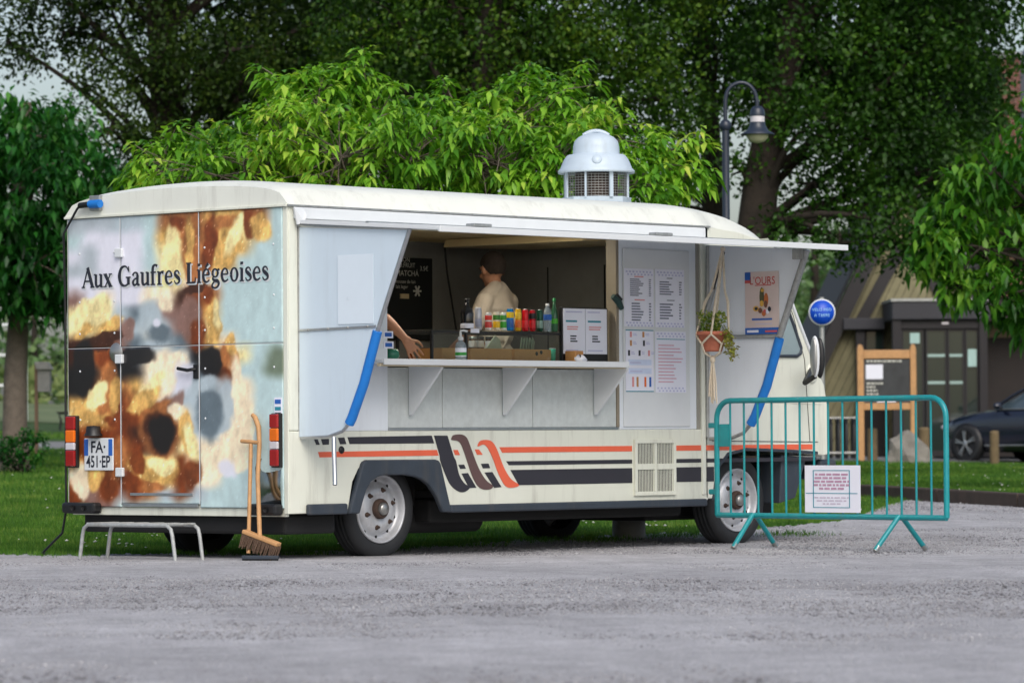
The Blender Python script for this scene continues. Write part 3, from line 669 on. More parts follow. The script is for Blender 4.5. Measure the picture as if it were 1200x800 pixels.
# soft shapes of the print: (pixel x, y, rx, ry, tilt deg, colour key, softness)
SHP = [(205, 300, 13, 40, -8, 'Y', .5), (226, 290, 15, 45, 0, 'O', .5), (222, 285, 7, 32, 0, 'y', .6), (246, 285, 9, 40, 6, 'B', .6), (268, 282, 15, 42, 24, 'y', .45), (276, 275, 7, 30, 26, 'Y', .6), (292, 262, 7, 16, 10, 'B', .6), (306, 268, 13, 17, 20, 'y', .6), (208, 262, 12, 10, 0, 'B', .7), (262, 262, 18, 10, 0, 'O', .8),
 (228, 338, 17, 6, -6, 'D', .5), (222, 372, 16, 28, 0, 'P', .6), (232, 392, 10, 20, 0, 'B', .7), (250, 376, 10, 32, 0, 'y', .45), (254, 368, 5, 22, 0, 'Y', .7), (243, 345, 10, 12, 0, 'B', .7),
 (110, 365, 26, 18, -14, 'Y', .5), (130, 382, 16, 11, -30, 'y', .6), (98, 388, 16, 8, -10, 'y', .7), (120, 400, 34, 8, -12, 'D', .5), (150, 385, 10, 14, 0, 'P', .6),
 (178, 372, 22, 24, 0, 's', .8), (196, 350, 12, 14, 0, 'C', .8), (188, 392, 18, 16, 0, 'S', .8), (186, 378, 6, 8, 0, 'W', .8),
 (98, 432, 15, 36, 0, 'K', .45), (122, 420, 13, 16, 0, 'B', .7), (128, 448, 12, 30, 14, 'O', .55), (134, 462, 9, 22, 20, 'y', .6), (160, 417, 26, 13, 4, 'K', .5), (248, 424, 18, 17, 0, 'K', .5), (270, 418, 9, 20, -24, 'O', .5), (272, 405, 6, 18, -18, 'y', .6),
 (196, 440, 34, 18, -38, 'C', .5), (178, 452, 22, 12, -34, 'Y', .6), (170, 468, 26, 13, -28, 'y', .55), (184, 478, 24, 9, -22, 'O', .6), (206, 470, 14, 10, -40, 'P', .7), (216, 440, 14, 18, 0, 'W', .8),
 (96, 482, 20, 12, -30, 'y', .5), (112, 466, 18, 12, -38, 'Y', .5), (120, 480, 8, 9, 0, 'O', .7), (140, 492, 20, 8, -10, 'B', .6),
 (262, 480, 14, 38, 8, 's', .6), (246, 486, 20, 34, 0, 'S', .6), (242, 450, 18, 12, 0, 's', .8), (280, 470, 9, 52, -10, 'C', .5), (288, 495, 11, 34, 6, 'C', .55), (276, 530, 22, 18, 30, 'C', .5), (250, 545, 20, 16, 0, 'C', .6), (268, 548, 16, 12, 20, 'W', .8),
 (188, 506, 30, 30, 20, 'O', .5), (188, 506, 26, 26, 20, 'D', .6), (190, 508, 19, 21, 20, 'K', .5), (218, 505, 9, 34, -14, 'y', .6), (224, 520, 7, 30, -18, 'Y', .7), (206, 478, 12, 10, 0, 'C', .7),
 (182, 549, 34, 17, 4, 'y', .5), (190, 545, 22, 10, 8, 'Y', .6), (160, 540, 12, 16, 20, 'B', .6), (176, 568, 24, 7, 0, 'O', .6), (226, 556, 12, 18, 0, 'B', .6), (150, 566, 18, 12, 0, 'B', .7),
 (100, 520, 14, 18, 0, 'B', .7), (96, 565, 13, 22, 0, 'C', .6), (112, 560, 10, 16, 0, 'y', .7), (128, 575, 12, 16, 0, 'B', .6), (90, 590, 9, 12, 0, 'B', .6), (140, 530, 10, 20, 0, 'O', .7)]
def wrap(y, z):
    c = (2.262-y)/2.22*14-.5; r = (2.455-z)/(2.455-.315)*20-.5
    dx = (fbm(c*.8, r*.8, 1, 3)-.5)*.6; dy = (fbm(c*.8, r*.8, 11, 3)-.5)*.6
    c = np.clip(c+dx, 0, 12.999); r = np.clip(r+dy, 0, 18.999)
    ci = c.astype(int); ri = r.astype(int); fx = c-ci; fy = r-ri
    fx = (fx*fx*(3-2*fx))[..., None]; fy = (fy*fy*(3-2*fy))[..., None]
    o = (P_[ri, ci]*(1-fx)+P_[ri, ci+1]*fx)*(1-fy)+(P_[ri+1, ci]*(1-fx)+P_[ri+1, ci+1]*fx)*fy
    w1 = (fbm(y*8, z*8, 51, 4)-.5)*.10; w2 = (fbm(y*8, z*8, 61, 4)-.5)*.10
    for (px, py, rx_, ry_, tl, key, soft) in SHP:
        q = R(px, py, -.016); sx_ = .0088; a = math.radians(tl)
        u = (q[1]-y)+w1; v = (q[2]-z)+w2
        uu = u*math.cos(a)+v*math.sin(a); vv = -u*math.sin(a)+v*math.cos(a)
        d = np.sqrt((uu/(rx_*.0080))**2+(vv/(ry_*.0061))**2)
        al = np.clip((1.12-d)/(soft*.7), 0, 1); al = (al*al*(3-2*al))[..., None]*.93
        o = o*(1-al)+al*np.array(rgb(*PAL[key])[:3])**.4545
    sat = (o.max(-1)-o.min(-1))
    det = (fbm(y*18, z*10, 21)-.5)*.95+(fbm(y*60, z*60, 31, 3)-.5)*.3
    o = o*(1+np.clip(sat*2., .05, .9)[..., None]*det[..., None])
    spk = (fbm(y*75, z*75, 41, 2) > .84)[..., None]*np.clip(sat*3, 0, 1)[..., None]*.2
    o = o+spk; gm = o.mean(-1, keepdims=True); o = gm+(o-gm)*1.12; o = .5+(o-.5)*1.10+.03
    return np.clip(o, .04, .97)**2.2
m_wrap = bpy.data.materials.new('printed_wrap'); m_wrap.use_nodes = True
_n = m_wrap.node_tree.nodes; _b = _n['Principled BSDF']; _a = _n.new('ShaderNodeAttribute'); _a.attribute_name = 'print'
m_wrap.node_tree.links.new(_a.outputs['Color'], _b.inputs['Base Color']); _b.inputs['Roughness'].default_value = .28; _b.inputs['Coat Weight'].default_value = .4; _b.inputs['Coat Roughness'].default_value = .12
def wrap_panel(name, ya, yb, za, zb):
    ny = max(8, int((ya-yb)/.011)); nz_ = max(8, int((zb-za)/.011))
    ys = np.linspace(ya, yb, ny); zs = np.linspace(za, zb, nz_)
    Y, Z = np.meshgrid(ys, zs); X = np.full_like(Y, -.016)+.0012*np.sin(Y*3.1)*np.sin(Z*2.7)
    X = np.pad(X, 1, constant_values=-.0005); Y = np.pad(Y, 1, mode='edge'); Z = np.pad(Z, 1, mode='edge')
    n = Y.shape[1]; k = Y.shape[0]; I = (np.arange(k-1)[:, None]*n+np.arange(n-1)[None]).ravel()
    me = np_mesh(name, np.stack([X, Y, Z], -1).reshape(-1, 3), np.stack([I, I+1, I+1+n, I+n], -1))
    at = me.attributes.new('print', 'FLOAT_COLOR', 'POINT'); cc = wrap(Y, Z).reshape(-1, 3)
    at.data.foreach_set('color', np.concatenate([cc, np.ones((len(cc), 1))], 1).astype(np.float32).ravel())
    return link(name, me, m_wrap, van)
YC = [(2.256, 1.700), (1.690, .884), (.874, .047)]
ZC = [(.374, 1.512), (1.518, 2.452)]
pan = {}
for i, (a, b) in enumerate(YC):
    for j, (c, d) in enumerate(ZC):
        pan[i, j] = wrap_panel('rear_door_panel' if i == 1 else 'rear_panel', a, b, c if not (i == 1 and j == 0) else .40, d)
MB().box((-.02, .90, .375), (-.004, 1.68, .398)).build('door_sill_plate', m_alu, van, .003)
MB().box((-.021, .95, .455), (-.012, 1.60, .475)).build('door_kick_strip', m_alu, van, .003)
for yc in (1.695, .879): MB().box((-.0185, yc-.0035, .40), (-.0165, yc+.0035, 2.452)).build('seam_trim', m_wpaint, van)
MB().box((-.0180, .047, 1.5135), (-.0163, 2.256, 1.5165)).build('seam_trim', m_wpaint, van)
# rivets, hinges, handle
for yy in (2.13, 1.76, .82, .13):
    for zz_ in (1.0, 1.35, 1.62, 1.85, 2.2):
        MB().lathe([(0, .005), (.006, .004), (.009, 0)], (-.0165, yy, zz_), (-1, 0, 0), 8).build('rivet', m_wpaint, van)
for zz_ in (2.19, 1.43, .62):
    MB().box((-.04, 1.66, zz_-.03), (-.013, 1.735, zz_+.035)).build('door_hinge', m_wpaint, van, .006)
MB().lathe([(0, .02), (.05, .015), (.07, 0)], (-.0165, 1.745, 1.48), (-1, 0, 0), 16).build('round_latch', m_steel, van)
hd = MB(); hd.tube([(-.016, .91, 1.345), (-.05, .92, 1.345), (-.055, .96, 1.34), (-.055, 1.06, 1.355)], .013, 8); hd.box((-.03, .885, 1.28), (-.015, .93, 1.38)); hd.build('door_handle', m_black, van, .003)
# crumpled corner patch, sticker
MB().box((-.022, .052, 1.01), (-.017, .125, 1.14)).build('sticker', m_paper, van)
MB().box((-.0235, .06, 1.095), (-.0225, .118, 1.125)).build('sticker_print', m_inkblue, van)
MB().box((-.0235, .06, 1.05), (-.0225, .118, 1.075)).build('sticker_print', m_inkteal, van)
MB().box((-.0235, .06, 1.02), (-.0225, .118, 1.035)).build('sticker_print', m_ink, van)
pc = MB(); pc.grid([[(-.02-.03*math.sin(i*.9)*f, .30-.24*f-.02*math.sin(i), .40+.30*i/6+(.1*f*(i/6))) for f in np.linspace(0, 1, 6)] for i in range(7)]); pc.build('peeling_foil', mat('mirror_foil', rgb(150, 156, 156), .12, 1., var=.3, scale=6.), van)
# tail lamps
def tail(y0, y1):
    h = .30; z0 = .665
    lamp = MB(); lamp.box((-.05, y0, z0-.01), (-.017, y1, z0+h+.066)); lo = lamp.build('tail_lamp', m_black, van, .008)
    for a, b, m in ((0, .115, m_red), (.117, .17, m_clearlens), (.172, .262, m_orange), (.264, .36, m_red)):
        MB().box((-.072, y0+.006, z0+a), (-.048, y1-.006, z0+b)).build('lens', m, lo, .008)
tail(.045, .135); tail(W-.135, W-.03)
# number plate
py0, py1, pz0, pz1 = R(136, 551)[1], R(102, 513)[1], R(120, 551)[2], R(120, 513)[2]
pl_ = MB().box((-.03, py0, pz0), (-.018, py1, pz1)).build('number_plate', m_wpaint, van, .006)
for a, b in ((py1-.045, py1-.004), (py0+.004, py0+.045)):
    MB().box((-.032, a, (pz0+pz1)/2-.01), (-.0305, b, pz1-.008)).build('plate_band', m_inkblue, pl_)
pm = (py0+py1)/2
place_text('FA\u00b7', .118, (-.0325, pm, pz0+.165), (0, -1, 0), (0, 0, 1), m_ink, pl_, 'plate_lettering', bold=.002)
place_text('451\u00b7EP', .118, (-.0325, pm, pz0+.06), (0, -1, 0), (0, 0, 1), m_ink, pl_, 'plate_lettering', sx=.78, bold=.002)
MB().lathe([(0, .07), (.05, .065), (.055, .02), (.07, 0), (.07, -.005)], (-.05, pm+.03, pz1+.02), (0, 0, 1), 14).build('plate_lamp', m_black, van)
# power inlet with blue plug
ib = R(118, 239)
MB().box((-.05, ib[1]-.04, ib[2]-.05), (-.006, ib[1]+.07, ib[2]+.06)).build('power_inlet', m_galv, van, .006)
plug = thing('power_plug', 'blue power plug with black lead pushed into the van roof socket', 'plug', R(112, 239, -.06))
MB().tube([(0, -.05, 0), (0, .06, .0)], .030, 12).build('plug_body', m_blue, plug, .006)
MB().tube([(0, .06, 0), (0, .17, -.005)], .022, 10).build('grip', m_black, plug)
pa = R(112, 239, -.06)
cp_ = [(0, .17, -.005), (0, .20, -.03), (.02, W+.004-pa[1], -.2)] + [(.03, W+.002-pa[1], z-pa[2]) for z in (1.8, 1.2, .6, .35)]
e1 = G(58, 650); cp_ += [np.array((.02, W+.10, .18))-pa, np.array((.0, W+.3, .03))-pa, e1-pa+(0, 0, .012), G(-40, 652)-pa+(0, 0, .012)]
MB().tube(cp_, .009, 6).build('lead', m_black, plug)

# --- serif lettering
GLY = {
 'A': (.70, [([(.06, 0), (.36, 1)], [.06, .06]), ([(.34, 1), (.64, 0)], [.14, .14]), ([(.16, .32), (.55, .32)], [.055]*2), ([(-.03, .02), (.18, .02)], [.045]*2), ([(.5, .02), (.76, .02)], [.045]*2)]),
 'u': (.57, [([(.13, .64), (.13, .2), (.17, .07), (.27, .04), (.42, .16)], [.12, .12, .11, .07, .05]), ([(.44, .64), (.44, 0)], [.12]*2), ([(.0, .63), (.14, .63)], [.045]*2), ([(.32, .63), (.45, .63)], [.045]*2), ([(.44, .02), (.56, .02)], [.045]*2)]),
 'x': (.55, [([(.1, .64), (.44, 0)], [.13]*2), ([(.42, .64), (.1, 0)], [.05]*2), ([(.0, .63), (.22, .63)], [.04]*2), ([(.32, .63), (.52, .63)], [.04]*2), ([(.0, .02), (.2, .02)], [.04]*2), ([(.32, .02), (.55, .02)], [.04]*2)]),
 'G': (.82, [([(.66, .76), (.56, .93), (.42, .98), (.22, .87), (.12, .5), (.22, .13), (.44, .02), (.64, .1)], [.05, .05, .06, .11, .15, .11, .06, .07]), ([(.66, .43), (.66, .06)], [.13]*2), ([(.5, .43), (.8, .43)], [.045]*2), ([(.67, .97), (.69, .7)], [.045]*2)]),
 'a': (.52, [([(.37, .5), (.37, .1), (.5, .03)], [.12, .11, .05]), ([(.09, .5), (.13, .6), (.24, .65), (.34, .6), (.37, .48)], [.1, .06, .05, .08, .11]), ([(.37, .38), (.2, .32), (.1, .18), (.15, .05), (.26, .05), (.37, .15)], [.05, .06, .11, .09, .06, .05])]),
 'f': (.38, [([(.15, 0), (.15, .75), (.2, .92), (.3, .98), (.42, .92)], [.12, .12, .1, .06, .1]), ([(.02, .62), (.34, .62)], [.05]*2), ([(.02, .02), (.3, .02)], [.045]*2)]),
 'r': (.43, [([(.14, .64), (.14, 0)], [.12]*2), ([(.18, .48), (.27, .61), (.4, .59)], [.05, .07, .13]), ([(.02, .63), (.14, .63)], [.045]*2), ([(.02, .02), (.29, .02)], [.045]*2)]),
 'e': (.51, [([(.1, .37), (.43, .37)], [.05]*2), ([(.43, .37), (.39, .56), (.27, .65), (.14, .55), (.09, .33), (.15, .1), (.29, .03), (.45, .13)], [.08, .07, .05, .08, .12, .1, .06, .05])]),
 's': (.42, [([(.34, .48), (.3, .6), (.2, .65), (.1, .58), (.11, .46), (.21, .36), (.32, .26), (.35, .13), (.25, .03), (.13, .04), (.06, .17)], [.05, .05, .05, .08, .11, .13, .12, .09, .05, .05, .05])]),
 'L': (.62, [([(.18, 1), (.18, 0)], [.14]*2), ([(.1, .03), (.53, .03)], [.06]*2), ([(.58, .28), (.54, 0)], [.045]*2), ([(.04, .98), (.34, .98)], [.045]*2), ([(.04, .02), (.2, .02)], [.045]*2)]),
 'i': (.29, [([(.15, .64), (.15, 0)], [.12]*2), ([(.03, .63), (.15, .63)], [.045]*2), ([(.03, .02), (.28, .02)], [.045]*2), ([(.15, .81), (.15, .94)], [.13]*2)]),
 'g': (.53, [([(.1, .45), (.15, .6), (.25, .64), (.36, .58), (.4, .45), (.35, .31), (.25, .26), (.14, .31), (.1, .45)], [.11, .07, .05, .07, .11, .07, .05, .07, .11]), ([(.35, .58), (.5, .62)], [.06, .08]), ([(.16, .28), (.11, .18), (.2, .1), (.38, .06), (.46, -.06), (.38, -.22), (.22, -.27), (.08, -.2), (.1, -.07), (.2, .02)], [.05, .07, .1, .12, .1, .07, .06, .08, .06, .05])]),
 'o': (.54, [([(.09, .34), (.15, .57), (.27, .65), (.39, .57), (.45, .34), (.39, .11), (.27, .03), (.15, .11), (.09, .34)], [.12, .08, .05, .08, .12, .08, .05, .08, .12])]),
}
GLY['\u00e9'] = (GLY['e'][0], GLY['e'][1]+[([(.22, .74), (.38, .93)], [.05, .12])])
def serif(text, y0, z0, capx, width, x, m, name, parent):
    adv = sum(.28 if c == ' ' else GLY[c][0]+.015 for c in text); sx = width/adv
    cur = 0.
    for c in text:
        if c == ' ': cur += .28; continue
        w_, st = GLY[c]; mb = MB()
        for si, (pts, wd) in enumerate(st):
            P = np.array(pts, float); n = len(P)
            if n > 2:
                tt = np.linspace(0, n-1, (n-1)*5+1); Q = []; Wd = []
                for t in tt:
                    i = min(int(t), n-2); f = t-i
                    p0, p1, p2, p3 = P[max(i-1, 0)], P[i], P[i+1], P[min(i+2, n-1)]
                    Q.append(.5*((2*p1)+(-p0+p2)*f+(2*p0-5*p1+4*p2-p3)*f*f+(-p0+3*p1-3*p2+p3)*f**3)); Wd.append(wd[i]*(1-f)+wd[i+1]*f)
                P = np.array(Q); wd = Wd
            T = np.gradient(P, axis=0); T[:, 0] *= sx; T[:, 1] *= capx; P2 = np.stack([P[:, 0]*sx, P[:, 1]*capx], -1)
            T /= np.linalg.norm(T, axis=1)[:, None]+1e-9; N_ = np.stack([-T[:, 1], T[:, 0]], -1)
            hw = np.array(wd)[:, None]*capx*.5*1.55
            a = P2+N_*hw; b = P2-N_*hw; xo = x-.00025*si
            vs = [(xo, y0-cur*sx-q[0], z0+q[1]) for q in a]+[(xo, y0-cur*sx-q[0], z0+q[1]) for q in b]; k = len(a)
            mb.add(vs, [(i, i+1, i+1+k, i+k) for i in range(k-1)])
        mb.build(name, m, parent); cur += w_+.015
serif('Aux Gaufres Li\u00e9geoises', 2.085, 1.944, .145, 1.93, -.0195, m_wpaint, 'letter_shadow', van)
serif('Aux Gaufres Li\u00e9geoises', 2.098, 1.953, .145, 1.93, -.0215, m_ink, 'letter', van)

# --- raised hatch (awning), side wings, foam edges, stays
oa = S(993, 289.5, -1.37); ob = S(526, 268.8, -1.37); zo = (oa[2]+ob[2])/2; AX0 = .06; AX1 = (oa[0])
AX1 = max(AX1, 4.5)
hz0 = 2.368
aw = MB(); aw.prism([(AX0, -.022, hz0), (AX0, -1.36, zo+.02), (AX0, -1.36, zo-.01), (AX0, -.022, hz0-.03)], (AX1-AX0, 0, 0)); awn = aw.build('serving_hatch', m_wpaint, van, .004)
MB().box((AX0, -1.38, zo-.022), (AX1, -1.361, zo+.02)).build('hatch_edge', m_wpaint, awn, .004)
MB().bar((AX0, -.70, (hz0+zo)/2+.012), (AX1, -.70, (hz0+zo)/2+.012), .03, .012).build('hatch_rib', m_alu, awn)
for px in (560, 773):
    q = S(px, 262, -1.2); MB().box((q[0]-.09, -1.25, zo+.033), (q[0]+.09, -1.17, zo+.055)).build('hatch_catch', m_galv, awn, .006)
tf = MB(); tf.prism([(.02, -.026, 2.452), (.10, -.03, 2.452), (.12, -.05, 2.40), (.085, -.06, 2.345), (.05, -.03, 2.33)], (0.0, -.012, 0)); tf.build('hatch_weather_flap', m_wpaint, van)
def wing(px_pts, foam, x, inner, mw_=None):
    P = [R(a, b, x) for a, b in px_pts]
    mb = MB(); mb.prism(P, (.022, 0, 0)); wo = mb.build('wing_panel', m_white if inner else m_wing, van, .004)
    return wo, P
lw = [(349, 265), (479, 268), (441, 388), (424, 455), (410, 492), (400, 504), (384, 510), (349, 512)]
wo, P = wing(lw, None, .095, False)
MB().tube([R(a, b, .095)+(0.011, 0, 0) for a, b in ((350, 264.5), (479, 267.5))], .018, 6).build('wing_rail', m_alu, wo)
MB().tube([R(a, b, .095)+(0.011, 0, 0) for a, b in ((479, 268), (441, 388))], .016, 6).build('wing_rail', m_alu, wo)
MB().tube([R(a, b, .095)+(0.011, 0, 0) for a, b in ((349.5, 266), (349.5, 512))], .018, 6).build('wing_hinge', m_galv, wo)
MB().tube([R(a, b, .095)+(-.004, 0, 0) for a, b in ((352, 387), (441, 382))], .010, 6).build('wing_rail', m_alu, wo)
MB().tube([R(a, b, .095)+(.011, 0, 0) for a, b in ((441, 388), (425, 450), (411, 490), (408, 496))], .034, 10).build('foam_edge', m_blue, wo)
MB().tube([R(a, b, .095)+(.011, 0, 0) for a, b in ((408, 496), (400, 505), (384, 511), (352, 513))], .012, 8).build('wing_rail', m_alu, wo)
for f in (.1, .36, .62, .88): MB().ell(R(352+89*f, 387-5*f, .08), (.006, .01, .01), 8, 6).build('rivet', m_steel, wo)
MB().box(R(396, 380, .089), R(437.5, 297, .092)).build('pale_rectangle', mat('pale_rectangle', rgb(216, 228, 238), .3, var=.02), wo)  # thin rectangle in a slightly paler tone than the wing
MB().tube([R(391, 512, .09), R(392.5, 568, .02)], .016, 8).build('stay_bar', m_alu, wo)
MB().lathe([(0, .012), (.022, .01), (.028, 0)], S(400, 527, -.002), (0, -1, 0), 14).build('stay_socket', m_black, van)
XR = 4.515
rw = [(828, 287), (946, 292), (914, 395), (898, 455), (884, 492), (876, 503), (862, 511), (829, 513)]
wr, P = wing(rw, None, XR, True)
MB().tube([R(a, b, XR)+(-.004, 0, 0) for a, b in ((946, 293), (914, 394))], .026, 8).build('wing_rail', m_galv, wr)
MB().tube([R(a, b, XR)+(-.012, 0, 0) for a, b in ((830, 395), (914, 394))], .016, 6).build('wing_rail', m_galv, wr)
MB().tube([R(a, b, XR)+(-.004, 0, 0) for a, b in ((914, 396), (899, 452), (885, 488), (880, 497))], .036, 10).build('foam_edge', m_blue, wr)
MB().tube([R(a, b, XR)+(-.004, 0, 0) for a, b in ((881, 496), (872, 507), (858, 513), (832, 514))], .014, 8).build('wing_rail', m_galv, wr)
MB().tube([R(a, b, XR)+(-.004, 0, 0) for a, b in ((829.5, 288), (829.5, 512))], .016, 6).build('wing_hinge', m_galv, wr)
q = R(936, 296, XR-.02); MB().box(q+(-.02, -.05, -.05), q+(.0, .05, .03)).build('corner_bracket', m_galv, wr, .004)
MB().tube([S(848, 296, -.45), S(836, 338, -.2)], .012, 8).build('gas_strut', m_black, van)
MB().tube([S(837, 336, -.2), S(821, 392, .0)], .018, 8).build('strut_cylinder', m_galv, van)
# stickers on the serving post
for (a, b, m) in ((455, 392, m_paper), (455.5, 404, m_paper)):
    q = S(a, b, -.002); MB().box(q+(-.05, 0, -.025), q+(.05, .003, .025)).build('sticker', m, van)
    MB().box(q+(-.035, -.001, -.014), q+(.035, .0, .014)).build('sticker_print', m_inkblue, van)
# --- serving shelf
shz = 1.375; SX0, SX1 = .55, S(735, 434, -.36)[0]
sh = MB().box((SX0, -.37, shz), (SX1, -.001, shz+.028)).build('serving_shelf', m_wpaint, van, .006)
MB().box((SX0, -.382, shz-.012), (SX1, -.371, shz+.03)).build('shelf_edge', m_wpaint, sh, .003)
MB().box((SX0, -.34, shz-.022), (SX1, -.31, shz-.001)).build('shelf_batten', mat('beige_batten', rgb(214, 200, 170), .6), sh)
for px in (478, 588, 695):
    x = S(px, 450)[0]
    MB().prism([(x, -.008, shz-.002), (x, -.33, shz-.002), (x, -.33, shz-.03), (x, -.03, shz-.36), (x, -.008, shz-.36)], (.02, 0, 0)).build('shelf_bracket', m_wpaint, sh, .003)
MB().box((.99, .04, shz-.002), (3.46, .62, shz+.026)).build('inner_counter', m_wpaint, van, .005)
MB().box((.99, .58, .471), (3.46, .60, shz-.003)).build('counter_front', m_interior, van)

# --- roof extractor fan (cowl)
fb = S(699, 231, 1.1); sc_ = 1/153.
fz = crown(fb[0])-.01
fan = MB().box((fb[0]-.36, 1.1-.36, fz-.03), (fb[0]+.36, 1.1+.36, fz+.012)).build('fan_base', m_galv, van, .01)
cw = mat('cowl_plastic', rgb(186, 200, 212), .4, var=.04, dirt=.25)
def yP(py): return fz+(232-py)*sc_
MB().lathe([(.0, yP(231)), (.275, yP(231)), (.275, yP(222)), (.0, yP(222))], (fb[0], 1.1, 0), (0, 0, 1), 8, False).build('cowl_base_ring', cw, fan, .004)
MB().lathe([(0, yP(192)), (.25, yP(192)), (.302, yP(193)), (.305, yP(190)), (.285, yP(187)), (.272, yP(182)), (.255, yP(176)), (.232, yP(171.5)), (.222, yP(170.5)), (.19, yP(170)), (.185, yP(169)), (.183, yP(161)), (.172, yP(154)), (.14, yP(149)), (.10, yP(146)), (.05, yP(144.5)), (0, yP(144))], (fb[0], 1.1, 0), (0, 0, 1), 32).build('cowl_dome', cw, fan)
MB().tube([(fb[0]+.10*a*RH[0], 1.1+.10*a*RH[1], yP(147)+.035*(1-a*a)) for a in np.linspace(-1, 1, 9)], .018, 8).build('cowl_handle', cw, fan)
MB().lathe([(.0, yP(193)), (.17, yP(193)), (.17, yP(223)), (0, yP(223))], (fb[0], 1.1, 0), (0, 0, 1), 16).build('fan_motor', m_rust, fan)
for k in range(8):
    a = math.pi/8+k*math.pi/4; c, s_ = math.cos(a), math.sin(a)
    MB().bar((fb[0]+.262*c, 1.1+.262*s_, yP(223)), (fb[0]+.262*c, 1.1+.262*s_, yP(191)), .03 if k % 2 else .014, .014, (c, s_, 0)).build('cowl_post', cw, fan)
cg = MB()
for i in range(9):
    z = yP(221-i*3.2); cg.tube([(fb[0]+.252*math.cos(t), 1.1+.252*math.sin(t), z) for t in np.linspace(0, 2*math.pi, 25)[:-1]], .0025, 4, closed=True)
for k in range(56):
    t = 2*math.pi*k/56; cg.tube([(fb[0]+.250*math.cos(t), 1.1+.250*math.sin(t), yP(222)), (fb[0]+.250*math.cos(t), 1.1+.250*math.sin(t), yP(192))], .002, 4)
cg.build('cowl_grid', m_steel, fan)
dd = np.array([-FH[0], -FH[1], 0]); MB().lathe([(0, .012), (.035, .01), (.04, 0), (.04, -.05)], np.array([fb[0], 1.1, yP(178)])+dd*.262, dd*.9+(0, 0, .4), 14).build('cowl_boss', cw, fan)

# --- menus on the sliding panel, menu stand, clip
def sheet_on(px0, px1, py0, py1, y=-.016, name='menu_sheet', label=None, m=None):
    a = S(px0, py0, y); b = S(px1, py1, y); 
    mn = MB().box((a[0], y-.001, b[2]), (b[0], y+.0005, a[2])); return mn, a, b
def lines(parent, x0, x1, z0, z1, n, y, m, frac=1., jitter=True, h=.5):
    mb = MB(); st = (z1-z0)/n
    for i in range(n):
        xr = x0+(x1-x0)*(frac*(rng.uniform(.6, 1.) if jitter else 1.))
        zc = z1-st*(i+.5); mb.box((x0, y-.0012, zc-st*h*.5), (xr, y, zc+st*h*.5))
    return mb.build('printed_lines', m, parent)
YM = -.0145
def menu(px0, px1, py0, py1, label):
    a = S(px0, py0, YM); b = S(px1, py1, YM)
    o = MB().box((a[0], YM-.001, b[2]), (b[0], YM+.001, a[2])).build('menu_sheet', m_paper); tag(o, label, 'menu', 'printed menus on the sliding panel'); return o, a[0], b[0], b[2], a[2]
def rx(p, f0, f1): return p[1]+(p[2]-p[1])*f0, p[1]+(p[2]-p[1])*f1
def rz(p, f0, f1): return p[3]+(p[4]-p[3])*f0, p[3]+(p[4]-p[3])*f1
Yt = YM-.0014
p = menu(731, 766, 314, 383, 'tall price list with two red headings on the white sliding panel'); 
for f in (.93, .05):
    mb = MB()
    for k in range(8):
        x = rx(p, .06+k*.115, 0)[0]; z = rz(p, f, 0)[0]; mb.box((x, Yt-.001, z), (x+.02, Yt, z+.012)); mb.box((x+.018, Yt-.001, z-.02), (x+.036, Yt, z-.008))
    mb.build('printed_border', m_inklav, p[0])
a, b = rx(p, .2, .78); c, d = rz(p, .52, .83); lines(p[0], a, b, c, d, 9, Yt, m_menuink, .8); a2, b2 = rx(p, .84, .93); lines(p[0], a2, b2, c, d, 9, Yt, m_menuink)
a, b = rx(p, .35, .7); c, d = rz(p, .84, .88); lines(p[0], a, b, c, d, 1, Yt, m_menured); c, d = rz(p, .44, .48); lines(p[0], a, b, c, d, 1, Yt, m_menured)
a, b = rx(p, .25, .78); c, d = rz(p, .09, .42); lines(p[0], a, b, c, d, 7, Yt, m_menuink, .8); lines(p[0], a2, b2, c, d, 7, Yt, m_menuink)
p = menu(767.5, 802, 315, 384, 'plain black price list beside the red-headed one on the panel')
for f in (.93, .05):
    mb = MB()
    for k in range(8):
        x = rx(p, .06+k*.115, 0)[0]; z = rz(p, f, 0)[0]; mb.box((x, Yt-.001, z), (x+.02, Yt, z+.012)); mb.box((x+.018, Yt-.001, z-.02), (x+.036, Yt, z-.008))
    mb.build('printed_border', m_inklav, p[0])
a, b = rx(p, .15, .75); a2, b2 = rx(p, .82, .92)
for f0, f1, n in ((.55, .80, 6), (.13, .42, 6)):
    c, d = rz(p, f0, f1); lines(p[0], a, b, c, d, n, Yt, m_menuink, .85); lines(p[0], a2, b2, c, d, n, Yt, m_menuink)
a, b = rx(p, .4, .7); c, d = rz(p, .45, .48); lines(p[0], a, b, c, d, 1, Yt, m_menuink); c, d = rz(p, .83, .86); lines(p[0], a, b, c, d, 1, Yt, m_menuink)
p = menu(733, 766, 386, 459, 'drinks menu with small bottle pictures and teal rules on the panel')
for f in (.985, .0): 
    a, b = rx(p, .0, 1.); c, d = rz(p, f, f+.015); MB().box((a, Yt-.001, c), (b, Yt, d)).build('printed_rule', m_inkteal, p[0])
for (fx, fz, m) in ((.15, .88, m_menured), (.6, .88, m_kraft), (.15, .74, m_kraft), (.62, .74, m_ink), (.08, .58, m_ink), (.46, .58, m_ink), (.80, .58, m_menured), (.22, .08, m_menured), (.38, .08, m_kraft), (.66, .08, m_orange), (.84, .08, m_inkblue)):
    a, b = rx(p, fx, fx+.07); c, d = rz(p, fz, fz+.09 if fz > .2 else fz+.16); MB().box((a, Yt-.001, c), (b, Yt, d)).build('printed_picture', m, p[0])
    if fz > .2:
        a, b = rx(p, fx+.12, fx+.26); c, d = rz(p, fz+.02, fz+.07); lines(p[0], a, b, c, d, 2, Yt, m_inklav)
